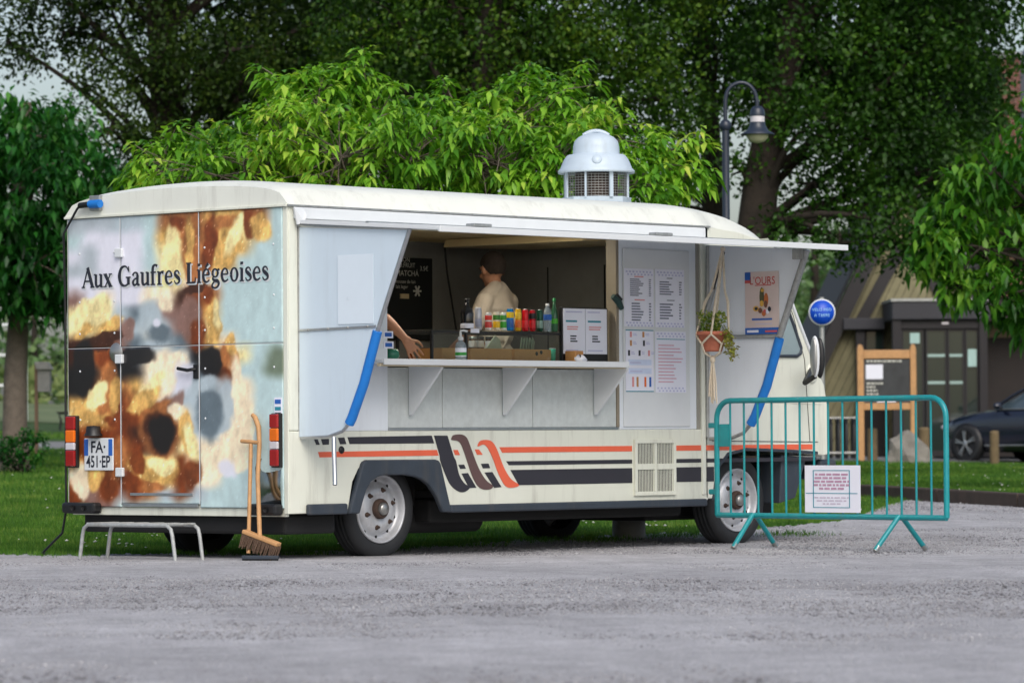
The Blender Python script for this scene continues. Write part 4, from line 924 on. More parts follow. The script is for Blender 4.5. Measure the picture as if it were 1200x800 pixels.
for f in (.45, .31):
    a, b = rx(p, .1, .92); c, d = rz(p, f-.02, f+.07); MB().box((a, Yt-.001, c), (b, Yt, d)).build('printed_box', mat('pale_blue_print', rgb(206, 218, 242), .7), p[0]); a, b = rx(p, .15, .7); c, d = rz(p, f, f+.04); lines(p[0], a, b, c, d, 1, Yt-.0012, m_inklav)
p = menu(767.5, 804, 388, 460, 'menu with pale red lines and dashed borders, lowest on the panel')
for f in (.95, .06):
    mb = MB()
    for k in range(8):
        x = rx(p, .06+k*.115, 0)[0]; z = rz(p, f, 0)[0]; mb.box((x, Yt-.001, z), (x+.02, Yt, z+.012)); mb.box((x+.018, Yt-.001, z-.02), (x+.036, Yt, z-.008))
    mb.build('printed_border', m_inklav, p[0])
a, b = rx(p, .05, .97); c, d = rz(p, .86, .885); lines(p[0], a, b, c, d, 1, Yt, m_inkteal, 1., False)
a, b = rx(p, .1, .9); c, d = rz(p, .15, .80); lines(p[0], a, b, c, d, 12, Yt, mat('pale_red_print', rgb(216, 170, 186), .7), 1., True, .35)
# menu stand on the counter
st = thing('menu_stand', 'dark counter stand holding two white printed pages', 'menu stand', S(688, 424, .06)*np.array([1, 1, 0])+np.array([0, 0, shz+.026]))
sx, sy, sz = st.location
a = S(663, 361, .03); b = S(714, 415, .03)
MB().box((a[0]-sx-.01, .0, 0), (b[0]-sx+.02, .03, a[2]-sz+.01)).build('backing', m_black, st, .005)
mid = (a[0]+b[0])/2-sx
for x0, x1 in ((a[0]-sx, mid-.003), (mid+.003, b[0]-sx)):
    pg = MB().box((x0, -.008, b[2]-sz), (x1, -.001, a[2]-sz)).build('page', m_paper, st)
    w_ = x1-x0; h_ = a[2]-b[2]
    lines(pg, x0+.1*w_, x1-.1*w_, b[2]-sz+.68*h_, b[2]-sz+.76*h_, 1, -.009, m_inkteal); lines(pg, x0+.15*w_, x1-.12*w_, b[2]-sz+.52*h_, b[2]-sz+.62*h_, 2, -.009, m_menured)
    lines(pg, x0+.3*w_, x1-.3*w_, b[2]-sz+.25*h_, b[2]-sz+.42*h_, 3, -.009, m_ink if x0 < 0 else m_inkteal)
    lines(pg, x0+.1*w_, x1-.1*w_, b[2]-sz+.9*h_, b[2]-sz+.95*h_, 1, -.009, m_inklav); lines(pg, x0+.1*w_, x1-.1*w_, b[2]-sz+.05*h_, b[2]-sz+.1*h_, 1, -.009, m_inklav)
ck = thing('spring_clamp', 'dark green spring clamp gripping the edge of the serving opening', 'clamp', S(721, 355, -.02))
MB().tube([(-.05, -.02, .05), (0, -.03, .01), (.05, -.02, -.04)], [.022, .028, .02], 8).build('jaw', mat('clamp_green', rgb(24, 58, 54), .5), ck)
MB().tube([(-.02, -.03, .06), (.02, -.04, .02)], .016, 8).build('handle', m_black, ck)
# poster on the right wing
def poster():
    A = R(873, 319, XR-.006); Bq = R(913, 391, XR-.006)
    y0, y1, z0, z1 = A[1], Bq[1], Bq[2], A[2]; x = XR-.006
    o = MB().box((x-.001, y1, z0), (x+.003, y0, z1)).build('poster', mat('poster_paper', rgb(214, 196, 190), .5, var=.03)); tag(o, "cream and blue poster headed L'OURS taped inside the hatch wing", 'poster')
    def r(f0, f1, g0, g1, m, name='poster_print', dx=.002): MB().box((x-dx-.001, y0+(y1-y0)*f0, z0+(z1-z0)*g0), (x-dx, y0+(y1-y0)*f1, z0+(z1-z0)*g1)).build(name, m, o)
    r(0, 1, 0, .105, m_inkblue); r(0, .17, .87, .995, m_inkblue); r(0, .17, .82, .868, m_inkred); r(.2, .8, .225, .255, m_inkblue)
    r(.6, .95, .03, .06, m_inkred, dx=.0035); r(.06, .4, .03, .07, m_paper, dx=.0035); r(.3, .78, .775, .79, m_inkred); r(.3, .8, .16, .17, m_inklav)
    place_text("L'OURS", .085, (x-.003, y0+(y1-y0)*.52, z0+(z1-z0)*.85), (0, -1, 0), (0, 0, 1), mat('poster_red', rgb(196, 52, 50), .6), o, 'lettering', sx=.9)
    ms = [mat('poster_green', rgb(84, 84, 52), .6), mat('poster_orange', rgb(196, 110, 56), .6), mat('poster_brown', rgb(120, 78, 56), .6), mat('poster_gold', rgb(216, 168, 70), .6), m_paper, m_inkred, m_ink]
    k = 0
    for f, g, rr, h, m in ((.5, .60, .07, .30, 0), (.63, .55, .065, .22, 1), (.5, .49, .06, .1, 3), (.62, .48, .055, .12, 2), (.33, .41, .085, .09, 3), (.34, .41, .05, .05, 6), (.46, .38, .06, .09, 2), (.57, .33, .06, .09, 1), (.68, .36, .05, .08, 4), (.74, .40, .05, .08, 6), (.60, .37, .04, .05, 5), (.54, .70, .05, .06, 3)):
        k += 1; mb = MB(); c = [(x-.002-.0007*k, y0+(y1-y0)*(f+rr*math.cos(t)), z0+(z1-z0)*(g+h*.5*math.sin(t))) for t in np.linspace(0, 2*math.pi, 13)[:-1]]
        mb.add(c, [tuple(range(12))]); mb.build('printed_picture', ms[m], o)
poster()
# ------------------------------------------------------------------ display case and goods on the counter
CZ = shz+.026
case_x0 = S(506, 410, .08)[0]; case_x1 = S(661, 410, .08)[0]; case_z1 = S(600, 389, .08)[2]
case = thing('display_case', 'low glass display case with thin black frame on the counter', 'display case', ((case_x0+case_x1)/2, .25, CZ))
hw = (case_x1-case_x0)/2; ch = case_z1-CZ
for sx in (-1, 1):
    for yy in (-.17, .17): MB().box((sx*hw-.009, yy-.009, 0), (sx*hw+.009, yy+.009, ch)).build('frame_post', m_black, case)
xm = S(546, 410, .08)[0]-case.location[0]
MB().box((xm-.008, -.179, 0), (xm+.008, -.161, ch-.012)).build('frame_post', m_black, case)
for yy in (-.17, .17):
    MB().box((-hw+.01, yy-.008, .0), (hw-.01, yy+.008, .016)).build('frame_rail', m_black, case)
    MB().box((-hw+.01, yy-.0085, ch-.016), (hw-.01, yy+.0085, ch-.001)).build('frame_rail', m_black, case)
MB().box((-hw, -.18, ch), (hw, .18, ch+.008)).build('top_shelf', m_clear, case)
MB().box((-hw+.01, -.172, .017), (hw-.01, -.169, ch-.017)).build('front_pane', m_clear, case)
TOP = CZ+ch+.01
def lathe_obj(name, prof, m, parent, n=20): return MB().lathe(prof, (0, 0, 0), (0, 0, 1), n).build(name, m, parent)
def can(px, top, wpx, cols, label, yy=.12):
    b = S(px, 388, yy); r = wpx/2/166.; h = (390-top)/166.
    t = thing('drink_can', label, 'can', (b[0], yy, TOP), rng.uniform(0, 6), 'drink cans on top of the display case')
    lathe_obj('body', [(0, 0), (r*.8, 0), (r, .008), (r, h-.014), (r*.84, h-.003), (r*.84, h)], mat('can_a', rgb(*cols[0]), .25, .3, var=.05), t)
    lathe_obj('lid', [(r*.84, h), (r*.8, h+.002), (r*.76, h-.003), (0, h-.003)], m_alu, t)
    for i, c in enumerate(cols[1:]):
        f0, f1 = ((.15, .5), (.58, .85))[i % 2]
        lathe_obj('label_band', [(r+.0006, h*f0), (r+.0012, h*f0+.002), (r+.0012, h*f1-.002), (r+.0006, h*f1)], mat('can_b', rgb(*c), .3, .1, var=.25, scale=45.), t)
    return t
can(560.5, 363, 8.7, [(196, 198, 206), (150, 156, 176)], 'tall silver can with grey label standing beside a dark wine bottle')
can(572.5, 369, 8.2, [(232, 226, 220), (206, 70, 62), (220, 60, 50)], 'short white can with red fruit label next to yellow can', .10)
can(582, 368, 8.2, [(236, 226, 200), (236, 190, 30), (60, 130, 50)], 'short white can with yellow fruit label between red and green cans', .10)
can(590, 368, 7.4, [(226, 232, 220), (60, 160, 50), (70, 150, 60)], 'short white can with green label beside tall blue can', .10)
can(598, 363, 8.7, [(22, 130, 206), (40, 90, 160), (236, 196, 40)], 'tall bright blue can with yellow print')
can(607.5, 363, 7.6, [(232, 178, 34), (224, 110, 40), (232, 196, 60)], 'tall golden orange can between blue and red cans')
can(615.7, 363.5, 8., [(206, 22, 38), (214, 40, 50)], 'plain red can beside the golden orange one')
can(624, 364, 7.6, [(186, 18, 32), (200, 30, 40), (26, 22, 26)], 'red can with a black top band beside a dark green can')
can(632.8, 363.5, 7.4, [(18, 72, 52), (120, 150, 140)], 'dark green can beside the water bottle')
def bottle(name, px, base_y, prof, parts, label, cat='bottle', yy=.12, z0=None, m=None):
    b = S(px, base_y, yy); t = thing(name, label, cat, (b[0], yy, TOP if z0 is None else z0)); lathe_obj('body', prof, m, t)
    for nm, pr, mm in parts: lathe_obj(nm, pr, mm, t)
    return t
m_wine = mat('dark_bottle_glass', rgb(18, 20, 24), .12, var=.1, coat=.4)
bottle('wine_bottle', 547.5, 388, [(0, 0), (.045, 0), (.048, .01), (.048, .12), (.04, .15), (.018, .172), (.015, .225), (0, .225)], [('label_band', [(.0485, .012), (.0492, .014), (.0492, .045), (.0485, .047)], m_paper), ('cap', [(.016, .20), (.0175, .2), (.0175, .228), (0, .228)], m_black)], 'stout black bottle with a white label at the end of the can row', m=m_wine)
m_pet = glassmat('clear_plastic', rgb(215, 228, 235), .1, .25)
bottle('water_bottle', 641.8, 390, [(0, 0), (.026, 0), (.03, .01), (.028, .03), (.03, .05), (.03, .13), (.026, .16), (.012, .185), (.012, .2), (0, .2)], [('label_band', [(.0305, .085), (.031, .087), (.031, .125), (.0305, .127)], m_inkblue), ('cap', [(.014, .19), (.014, .208), (0, .208)], m_wpaint)], 'clear plastic water bottle with blue label', m=m_pet)
bottle('soda_bottle', 649.7, 391, [(0, 0), (.024, 0), (.027, .01), (.027, .11), (.022, .15), (.012, .20), (.011, .235), (0, .235)], [('label_band', [(.0275, .06), (.028, .062), (.028, .095), (.0275, .097)], mat('lime_label', rgb(70, 170, 40), .4)), ('cap', [(.013, .225), (.013, .25), (0, .25)], mat('green_cap', rgb(20, 120, 60), .4))], 'tall green glass soda bottle with lime label', m=glassmat('green_glass', rgb(80, 140, 100), .05, .5))
pr = S(556, 389, .065); o = MB().box((-.045, 0, 0), (.045, .004, .03)).build('price_card', m_paper); o.location = (pr[0], .058, TOP-.022); tag(o, 'small white price card below the silver can', 'card')
# trays inside the case
def tray(px0, px1, label, z=CZ+.018, yy=.10, d=.24, h=.082):
    a = S(px0, 420, yy)[0]; b = S(px1, 420, yy)[0]; t = thing('card_tray', label, 'tray', ((a+b)/2, yy+d/2, z), 0, 'kraft card trays in the display case')
    w_ = (b-a)/2-.003
    MB().box((-w_, -d/2, 0), (w_, d/2, .006)).build('tray_base', m_kraft, t)
    for s_ in (-1, 1):
        MB().prism([(-w_, s_*d/2, .007), (w_, s_*d/2, .007), (w_-.006*0, s_*d/2, h), (-w_, s_*d/2, h)], (0, .005*-s_, 0)).build('tray_side', m_kraft, t)
        MB().box((s_*w_-.003, -d/2+.006, .007), (s_*w_+.003, d/2-.006, h)).build('tray_side', m_kraft, t)
    return t
t1 = tray(518, 543, 'small kraft card tray beside the pump bottle'); t2 = tray(551, 600, 'kraft card tray holding flat packets and jars'); t3 = tray(603, 646, 'kraft card tray with two dark round stickers')
q = t3.location
for fx in (.05, .10):
    MB().lathe([(0, .002), (.014, .002), (.015, 0)], (fx-.01, -.1215, .04+fx*.2), (0, -1, 0), 12).build('round_sticker', m_slate, t3)
m_pack = mat('pale_green_packet', rgb(178, 188, 168), .5, var=.15, scale=18.)
for i in range(6):
    o = MB().box((-.05, -.004, 0), (.05, .004, .15)).build('packet', m_pack, None, .002); o.location = (t2.location[0]+.02+.018*i, .16+.012*i, CZ+.06); o.rotation_euler = (.25, .75+.05*i, .3); tag(o, 'flat pale packet leaning in the middle card tray', 'packet', 'packets in the middle card tray')
for i in range(5):
    o = MB().box((-.055, -.004, 0), (.055, .004, .13)).build('packet', mat('grey_green_packet', rgb(128, 146, 126), .5, var=.2, scale=18.), None, .002); o.location = (t3.location[0]-.06+.03*i, .17, CZ+.05); o.rotation_euler = (.1, .25, .6); tag(o, 'grey green packet standing in the stickered card tray', 'packet', 'packets in the stickered card tray')
for px, lab in ((563.5, 'stacked glass jar with silver lid behind the middle tray'), (571.8, 'small jar with white round label and dark lid'), (583, 'wide jar with white round label next to the packets')):
    b = S(px, 407, .30); t = thing('jam_jar', lab, 'jar', (b[0], .38, CZ+.018), 0, 'jars inside the display case')
    lathe_obj('body', [(0, 0), (.028, 0), (.03, .008), (.03, .15), (.025, .165), (0, .165)], mat('jam', rgb(96, 70, 60), .2, coat=.4), t)
    lathe_obj('lid', [(.0305, .16), (.031, .178), (0, .18)], m_alu if px < 570 else m_black, t)
    lathe_obj('label_band', [(.0305, .10), (.031, .102), (.031, .145), (.0305, .147)], m_paper, t)
b = S(651, 425, .10); t = thing('paper_cup', 'mint green paper cup at the corner of the display case', 'cup', (b[0], .13, CZ+.018)); lathe_obj('body', [(0, 0), (.022, 0), (.027, .09), (.025, .09), (.02, .005), (0, .005)], mat('mint_card', rgb(60, 190, 160), .6), t); lathe_obj('rim', [(.026, .088), (.029, .09), (.026, .093)], m_paper, t)
b = S(668, 425, .06); t = thing('card_box', 'small kraft box with dark round sticker beside the menu stand', 'box', (b[0]-.02, .0, CZ)); MB().box((-.045, -.05, 0), (.045, .05, .09)).build('body', m_kraft, t, .003); MB().lathe([(0, .002), (.017, .002), (.018, 0)], (0, -.051, .045), (0, -1, 0), 12).build('round_sticker', m_slate, t)
MB_ = MB(); b = S(677, 424, -.03); 
mbx = MB(); mbx.grid([[(.05*math.cos(a)*math.sin(ph)*(1+.25*math.sin(5*a)), .04*math.sin(a)*math.sin(ph), .04*(1-math.cos(ph))*.6*(1+.3*math.sin(3*a))) for a in np.linspace(0, 6.28, 15)] for ph in np.linspace(.05, 2.9, 9)])
o = mbx.build('paper_napkin', m_paper); o.location = (b[0], -.06, CZ+.002); tag(o, 'crumpled white paper napkin on the counter beside the kraft box', 'napkin')
b = S(540, 425, -.12); t = thing('pump_bottle', 'clear hand gel bottle with white pump and green label', 'bottle', (b[0], -.12, CZ+.004))
lathe_obj('body', [(0, 0), (.036, 0), (.04, .008), (.04, .10), (.034, .125), (.016, .14), (.016, .15), (0, .15)], m_pet, t)
lathe_obj('label_band', [(.0405, .03), (.041, .032), (.041, .088), (.0405, .09)], m_paper, t); lathe_obj('label_print', [(.0412, .036), (.0416, .037), (.0416, .058), (.0412, .059)], mat('green_print', rgb(50, 150, 60), .5), t)
lathe_obj('pump_collar', [(.017, .145), (.02, .148), (.02, .168), (.008, .172), (.008, .20), (0, .2)], m_wpaint, t)
MB().tube([(0, 0, .2), (0, 0, .212), (.02*RH[0], .02*RH[1], .216), (.05*RH[0], .05*RH[1], .208)], .008, 8).build('pump_spout', m_wpaint, t)
b = S(468, 425, .02); t = thing('glass_bowl', 'round green glass bowl beneath the reaching hand', 'bowl', (b[0], .10, CZ)); lathe_obj('body', [(0, .004), (.035, .0), (.06, .03), (.062, .05), (.05, .08), (.036, .088), (.034, .086), (.047, .077), (.058, .05), (.055, .03), (.033, .006), (0, .008)], glassmat('teal_glass', rgb(60, 150, 120), .05, .55), t)
b = S(494, 424, .2); t = thing('syrup_bottle', 'small amber syrup bottle behind the green glass bowl', 'bottle', (b[0], .3, CZ)); lathe_obj('body', [(0, 0), (.024, 0), (.026, .01), (.026, .04), (.01, .065), (.008, .085), (0, .085)], mat('amber', rgb(140, 80, 40), .2, coat=.4), t); lathe_obj('cap', [(.010, .08), (.011, .1), (0, .1)], m_black, t)

# ------------------------------------------------------------------ people (one continuous voxel-fused body, clothes and hair as children)
m_skin = mat('skin', rgb(196, 142, 112), .5, var=.06, scale=12.)
m_hair = mat('short_dark_hair', rgb(58, 48, 42), .8, var=.4, scale=60., bump=.6, bscale=160.)
m_shirt = mat('beige_tshirt', rgb(216, 203, 186), .9, var=.07, scale=8., bump=.5, bscale=14.)
m_trous = mat('dark_trousers', rgb(40, 42, 50), .9, var=.1)
def cap(mb, p, q, r0, r1, n=12):
    p = np.array(p, float); q = np.array(q, float); mb.tube([p, q], [r0, r1], n); mb.ell(p, (r0,)*3, 12, 8); mb.ell(q, (r1,)*3, 12, 8)
def fuse(mb, name, m, parent, vox, smooth=4):
    me = mb.mesh(name); o = bpy.data.objects.new(name, me); col.objects.link(o)
    md = o.modifiers.new('r', 'REMESH'); md.mode = 'VOXEL'; md.voxel_size = vox; md.use_smooth_shade = True
    s_ = o.modifiers.new('s', 'SMOOTH'); s_.iterations = smooth; s_.factor = .5
    dg = bpy.context.evaluated_depsgraph_get(); m2 = bpy.data.meshes.new_from_object(o.evaluated_get(dg)); m2.name = name
    bpy.data.objects.remove(o); m2.materials.clear(); return link(name, m2, m, parent)
def hand(mb, wrist, d, palm_n, spread, curl, s=1.):
    """wrist point, hand direction d, palm normal, spread = thumb side"""
    d = np.array(d, float); d /= np.linalg.norm(d); n = np.array(palm_n, float); n -= d*np.dot(n, d); n /= np.linalg.norm(n); t = np.cross(d, n)*spread
    for k in np.linspace(-1, 1, 4): cap(mb, wrist+t*k*.018*s, wrist+d*.085*s+t*k*.030*s, .017*s, .013*s, 8)
    for k, L_ in zip((-.034, -.011, .012, .034), (.062, .078, .084, .074)):
        b = wrist+d*.088*s+t*k*1.15*s; c1 = curl*.6; d_f = d+t*k*5.; d_f /= np.linalg.norm(d_f); p1 = b+(d_f*math.cos(c1)+n*math.sin(c1))*L_*.48*s
        c2 = c1+curl*.7; p2 = p1+(d_f*math.cos(c2)+n*math.sin(c2))*L_*.32*s; c3 = c2+curl*.5; p3 = p2+(d_f*math.cos(c3)+n*math.sin(c3))*L_*.26*s
        cap(mb, b, p1, .0095*s, .009*s, 8); cap(mb, p1, p2, .009*s, .0083*s, 8); cap(mb, p2, p3, .0083*s, .007*s, 8)
    b = wrist+d*.025*s+t*.03*s; p1 = b+(d*.55+t*.75+n*.35)*.045*s; p2 = p1+(d*.8+t*.35+n*.5)*.035*s; p3 = p2+(d*.9+n*.4)*.022*s
    cap(mb, b, p1, .014*s, .011*s, 8); cap(mb, p1, p2, .011*s, .0095*s, 8); cap(mb, p2, p3, .0095*s, .0075*s, 8)
def person(label, loc, yaw, H, armL, armR, head_yaw, head_pitch, shirt, hairm, name='person'):
    """local frame: faces +y, x to its right; arms given as (elbow, wrist, hand dir, palm normal, curl)"""
    t = thing(name, label, 'person', loc, yaw); k = H/1.75
    mb = MB(); A = lambda *p: np.array(p)*k
    hipz, shz_ = .93, 1.43
    # legs and feet
    for s_ in (-1, 1):
        cap(mb, A(s_*.09, 0, hipz-.04), A(s_*.10, .02, .50), .088*k, .058*k); cap(mb, A(s_*.10, .02, .50), A(s_*.10, -.02, .10), .056*k, .038*k)
        cap(mb, A(s_*.10, -.03, .045), A(s_*.115, .17, .035), .042*k, .034*k)
    # torso
    rows__ = [(.90, .155, .11), (1.0, .15, .105), (1.12, .145, .10), (1.25, .165, .11), (1.36, .175, .11), (1.44, .14, .085)]
    for z, rx_, ry_ in rows__: mb.ell(A(0, 0, z), (rx_*k, ry_*k, .10*k), 18, 10)
    cap(mb, A(-.15, -.0, shz_-.03), A(.15, -.0, shz_-.03), .056*k, .056*k); [cap(mb, A(0, -.01, 1.50), A(s9*.15, 0, 1.405), .05*k, .045*k) for s9 in (-1, 1)]; cap(mb, A(0, -.01, 1.44), A(0, .02, 1.56), .062*k, .056*k)
    for s_, (el, wr, hd_, pn, cu) in ((-1, armL), (1, armR)):
        sh_ = A(s_*.185, -.01, shz_-.02); el = np.array(el)*k; wr = np.array(wr)*k
        cap(mb, sh_, el, .055*k, .043*k); cap(mb, el, el+(wr-el)*.35, .043*k, .041*k); cap(mb, el+(wr-el)*.35, wr, .041*k, .027*k)
        hand(mb, wr, hd_, pn, -s_, cu, k)
    # head
    cy, sy_ = math.cos(head_yaw), math.sin(head_yaw); cp, sp = math.cos(head_pitch), math.sin(head_pitch)
    Rz = np.array([[cy, -sy_, 0], [sy_, cy, 0], [0, 0, 1]]); Rx = np.array([[1, 0, 0], [0, cp, -sp], [0, sp, cp]]); Rh = Rz @ Rx
    hk = k; k = k*1.13; hc = A(0, .03, 1.65)/1.13; HP = lambda *p: hc+Rh @ (np.array(p)*k)
    mb.ell(HP(0, -.01, .02), (.076*k, .096*k, .092*k), 18, 12, Rh); mb.ell(HP(0, .02, -.035), (.062*k, .075*k, .075*k), 16, 10, Rh)
    mb.ell(HP(0, .062, -.085), (.034*k, .03*k, .028*k), 12, 8, Rh); mb.ell(HP(0, .075, .025), (.055*k, .022*k, .018*k), 12, 8, Rh)
    cap(mb, HP(0, .085, .01), HP(0, .108, -.03), .011*k, .015*k, 8); mb.ell(HP(0, .088, -.062), (.026*k, .012*k, .010*k), 10, 6, Rh)
    for s_ in (-1, 1):
        mb.ell(HP(s_*.078, -.008, -.005), (.012*k, .022*k, .034*k), 10, 8, Rh); mb.ell(HP(s_*.04, .072, -.03), (.022*k, .018*k, .02*k), 8, 6, Rh)
    body = fuse(mb, 'body', m_skin, t, .006, 2)
    for s_ in (-1, 1):
        MB().ell(HP(s_*.031, .077, .003), (.011*k, .008*k, .006*k), 10, 6, Rh).build('eye', m_paper, t); MB().ell(HP(s_*.031, .0835, .003), (.005*k, .004*k, .005*k), 8, 6, Rh).build('pupil', m_black, t)
        MB().tube([HP(s_*.014, .096, .025), HP(s_*.05, .086, .027)], .004*k, 6).build('eyebrow', hairm, t)
    MB().tube([HP(-.022, .096, -.064), HP(0, .1005, -.063), HP(.022, .096, -.064)], .003*k, 6).build('mouth', mat('lips', rgb(150, 84, 76), .5), t)
    # hair cap
    hm = MB(); g_ = []
    for i in range(41):
        ph = math.pi*i/50; row = []
        for j in range(97):
            th = 2*math.pi*j/96
            row.append(HP(.0805*math.sin(ph)*math.cos(th), -.014+.100*math.sin(ph)*math.sin(th), .024+.096*math.cos(ph)) if True else None)
        g_.append(row)
    # trim the hair so that the face and ears stay free
    vs = [p for r_ in g_ for p in r_]; fs = []
    for i in range(40):
        for j in range(96):
            th = 2*math.pi*(j+.5)/96; ph = math.pi*(i+.5)/50; lim = float(np.interp(math.sin(th), [-1, -.5, -.1, .25, .5, 1], [.76, .74, .56, .50, .40, .36]))*math.pi+.02*math.sin(9*th)
            if ph < lim: fs.append((i*97+j, i*97+j+1, (i+1)*97+j+1, (i+1)*97+j))
    hm.add(vs, fs, True); ho = hm.build('hair', hairm, t); so_ = ho.modifiers.new('s', 'SOLIDIFY'); so_.thickness = .004
    k = hk
    # clothes
    sh = MB()
    for z, rx_, ry_ in [(.93, .165, .125), (1.02, .162, .122), (1.14, .158, .118), (1.25, .178, .124), (1.36, .188, .124), (1.42, .15, .098)]: sh.ell(A(0, 0, z), ((rx_+.006)*k, (ry_+.004)*k, .085*k), 18, 10)
    cap(sh, A(-.15, 0, shz_-.03), A(.15, 0, shz_-.03), .07*k, .07*k); [cap(sh, A(s9*.03, -.012, 1.50), A(s9*.15, 0, 1.425), .066*k, .070*k) for s9 in (-1, 1)]; [sh.tube([A(-.14+.05*j9, -.12-.008*math.sin(j9), 1.02+.05*j9), A(-.02+.03*j9, -.126, 1.16+.03*j9), A(.12, -.118, 1.30+.02*j9)], .011*k, 6) for j9 in range(3)]; cap(sh, A(0, -.01, 1.45), A(0, .0, 1.475), .074*k, .070*k)
    for s_, (el, wr, *_r) in ((-1, armL), (1, armR)):
        s0 = A(s_*.185, -.01, shz_-.02); el = np.array(el)*k; cap(sh, s0, s0+(el-s0)*.78, .071*k, .066*k)
    fuse(sh, 'tshirt', shirt, t, .012*k, 5)
    tr = MB()
    for s_ in (-1, 1): cap(tr, A(s_*.09, 0, hipz-.03), A(s_*.10, .02, .50), .105*k, .075*k); cap(tr, A(s_*.10, .02, .50), A(s_*.10, -.02, .10), .073*k, .06*k)
    tr.ell(A(0, 0, .93), (.172*k, .13*k, .11*k), 18, 10); fuse(tr, 'trousers', m_trous, t, .016*k, 3)
    for s_ in (-1, 1):
        shoe = MB(); cap(shoe, A(s_*.10, -.035, .045), A(s_*.115, .18, .04), .05*k, .042*k); fuse(shoe, 'shoe', m_black, t, .014, 2)
    return t
FLZ = .47
h1 = S(576, 316, 1.25)
# cook with his back to the hatch, working at the rear counter
aL = ((-.27, .06, 1.16), (-.17, .33, 1.02), (.15, 1, -.15), (0, 0, -1), .5); aR = ((.27, .06, 1.16), (.17, .33, 1.02), (-.15, 1, -.15), (0, 0, -1), .5)
Hm = (h1[2]+.12-FLZ)*1.0
person('man in a beige T-shirt with short dark hair, back turned to the hatch', (h1[0]+.05, 1.25, FLZ), math.radians(12), Hm/1.765*1.75, aL, aR, math.radians(-27), math.radians(-10), m_shirt, m_hair)
# second server, mostly behind the wing, hand on the counter
h2 = S(489, 410, .12)
px2, py2 = S(412, 360, .55)[0], .62
loc2 = np.array([px2, py2, FLZ]); yaw2 = math.radians(180+38)
c2, s2_ = math.cos(yaw2), math.sin(yaw2)
def loc_of(p): q = np.array(p)-loc2; return np.array([c2*q[0]+s2_*q[1], -s2_*q[0]+c2*q[1], q[2]])
wr2 = loc_of(S(476, 398, .30)); el2 = loc_of(S(452, 374, .45)); hd2 = loc_of(S(490, 421, .22))-wr2
person('server in a pale T-shirt reaching bare forearm over the counter', loc2, yaw2, 1.75, (tuple(el2), tuple(wr2), tuple(hd2), (0, .6, -1), .45), ((.26, -.02, 1.14), (.24, .12, .92), (0, .3, -1), (-1, 0, 0), .5), 0., math.radians(-20), mat('pale_tshirt', rgb(178, 172, 164), .9, var=.06), m_hair)

# ------------------------------------------------------------------ hanging plant in macrame
hp_top = S(847, 292, -.62); pot_c = S(835, 400, -.62)
pl = thing('hanging_plant', 'trailing herb in terracotta pot hung in cream macrame under the hatch', 'plant', (pot_c[0], -.62, pot_c[2]))
m_terra = mat('terracotta', rgb(176, 104, 80), .8, var=.15, scale=12., bump=.1); m_rope = mat('cotton_rope', rgb(206, 194, 174), .9, var=.15, scale=60., bump=.4, bscale=200.)
lathe_obj('pot', [(0, -.075), (.07, -.075), (.075, -.06), (.105, .045), (.118, .047), (.118, .075), (.108, .075), (.10, .05), (0, .05)], m_terra, pl, 28)
lathe_obj('soil', [(0, .06), (.104, .058)], m_under, pl)
topl = hp_top-pot_c; topl[1] = 0
for k in range(4):
    a = k*math.pi/2+.6; c, s_ = math.cos(a), math.sin(a)
    n1 = np.array([.122*c, .122*s_, .05]); 
    MB().tube([topl, topl*.55+np.array([.05*c, .05*s_, 0]), topl*.4+np.array([.085*c, .085*s_, .02]), n1], [.010, .009, .012, .008], 6).build('cord', m_rope, pl)
    for d_ in (-1, 1):
        b_ = a+d_*math.pi/4; n2 = np.array([.105*math.cos(b_), .105*math.sin(b_), -.02])
        MB().tube([n1, (n1+n2)/2*1.03, n2], .008, 6).build('cord', m_rope, pl)
    b_ = a+math.pi/4; n2 = np.array([.105*math.cos(b_), .105*math.sin(b_), -.02])
    MB().tube([n2, np.array([.08*math.cos(b_), .08*math.sin(b_), -.085]), (0, 0, -.125)], .008, 6).build('cord', m_rope, pl)
for k in range(16):
    a = rng.uniform(0, 6.28); r_ = rng.uniform(0, .03)
    MB().tube([(0, 0, -.12), (r_*.6*math.cos(a), r_*.6*math.sin(a), -.22), (r_*math.cos(a), r_*math.sin(a), -.30), (r_*1.3*math.cos(a), r_*1.3*math.sin(a), -.40-rng.uniform(0, .07))], [.008, .006, .006, .005], 5).build('tassel', m_rope, pl)
MB().ell((0, 0, -.135), (.022, .022, .03), 10, 8).build('knot', m_rope, pl)
MB().ell(topl, (.02, .02, .02), 10, 8).build('knot', m_rope, pl)
def leaf_geo(P, D, Nn, L_, Wd, droop):
    """arrays: base P, direction D, up-normal Nn, length, width; 5 verts / 4 tris each"""
    n = len(P); D = D/np.linalg.norm(D, axis=1)[:, None]; Sd = np.cross(D, Nn); Sd /= np.linalg.norm(Sd, axis=1)[:, None]+1e-9; Nn = np.cross(Sd, D)
    L_ = L_[:, None]; Wd = Wd[:, None]; dr = droop[:, None]*L_*np.array([[0, 0, -1.]])
    mid = P+D*L_*.45+dr*.25
    V = np.stack([P, mid-Sd*Wd+Nn*Wd*.35, mid, mid+Sd*Wd+Nn*Wd*.35, P+D*L_+dr], 1)
    T = np.array([(0, 1, 2), (0, 2, 3), (1, 4, 2), (2, 4, 3)])[None]+5*np.arange(n)[:, None, None]
    return V.reshape(-1, 3), T.reshape(-1, 3)
def rand_dir(n): v = rng.normal(size=(n, 3)); return v/np.linalg.norm(v, axis=1)[:, None]
n = 520; a = rng.uniform(0, 6.28, n); r_ = .09*np.sqrt(rng.random(n)); hgt = rng.random(n)*.16
Pp = np.stack([r_*np.cos(a)*(1+hgt*2), r_*np.sin(a)*(1+hgt*2), .06+hgt], -1)
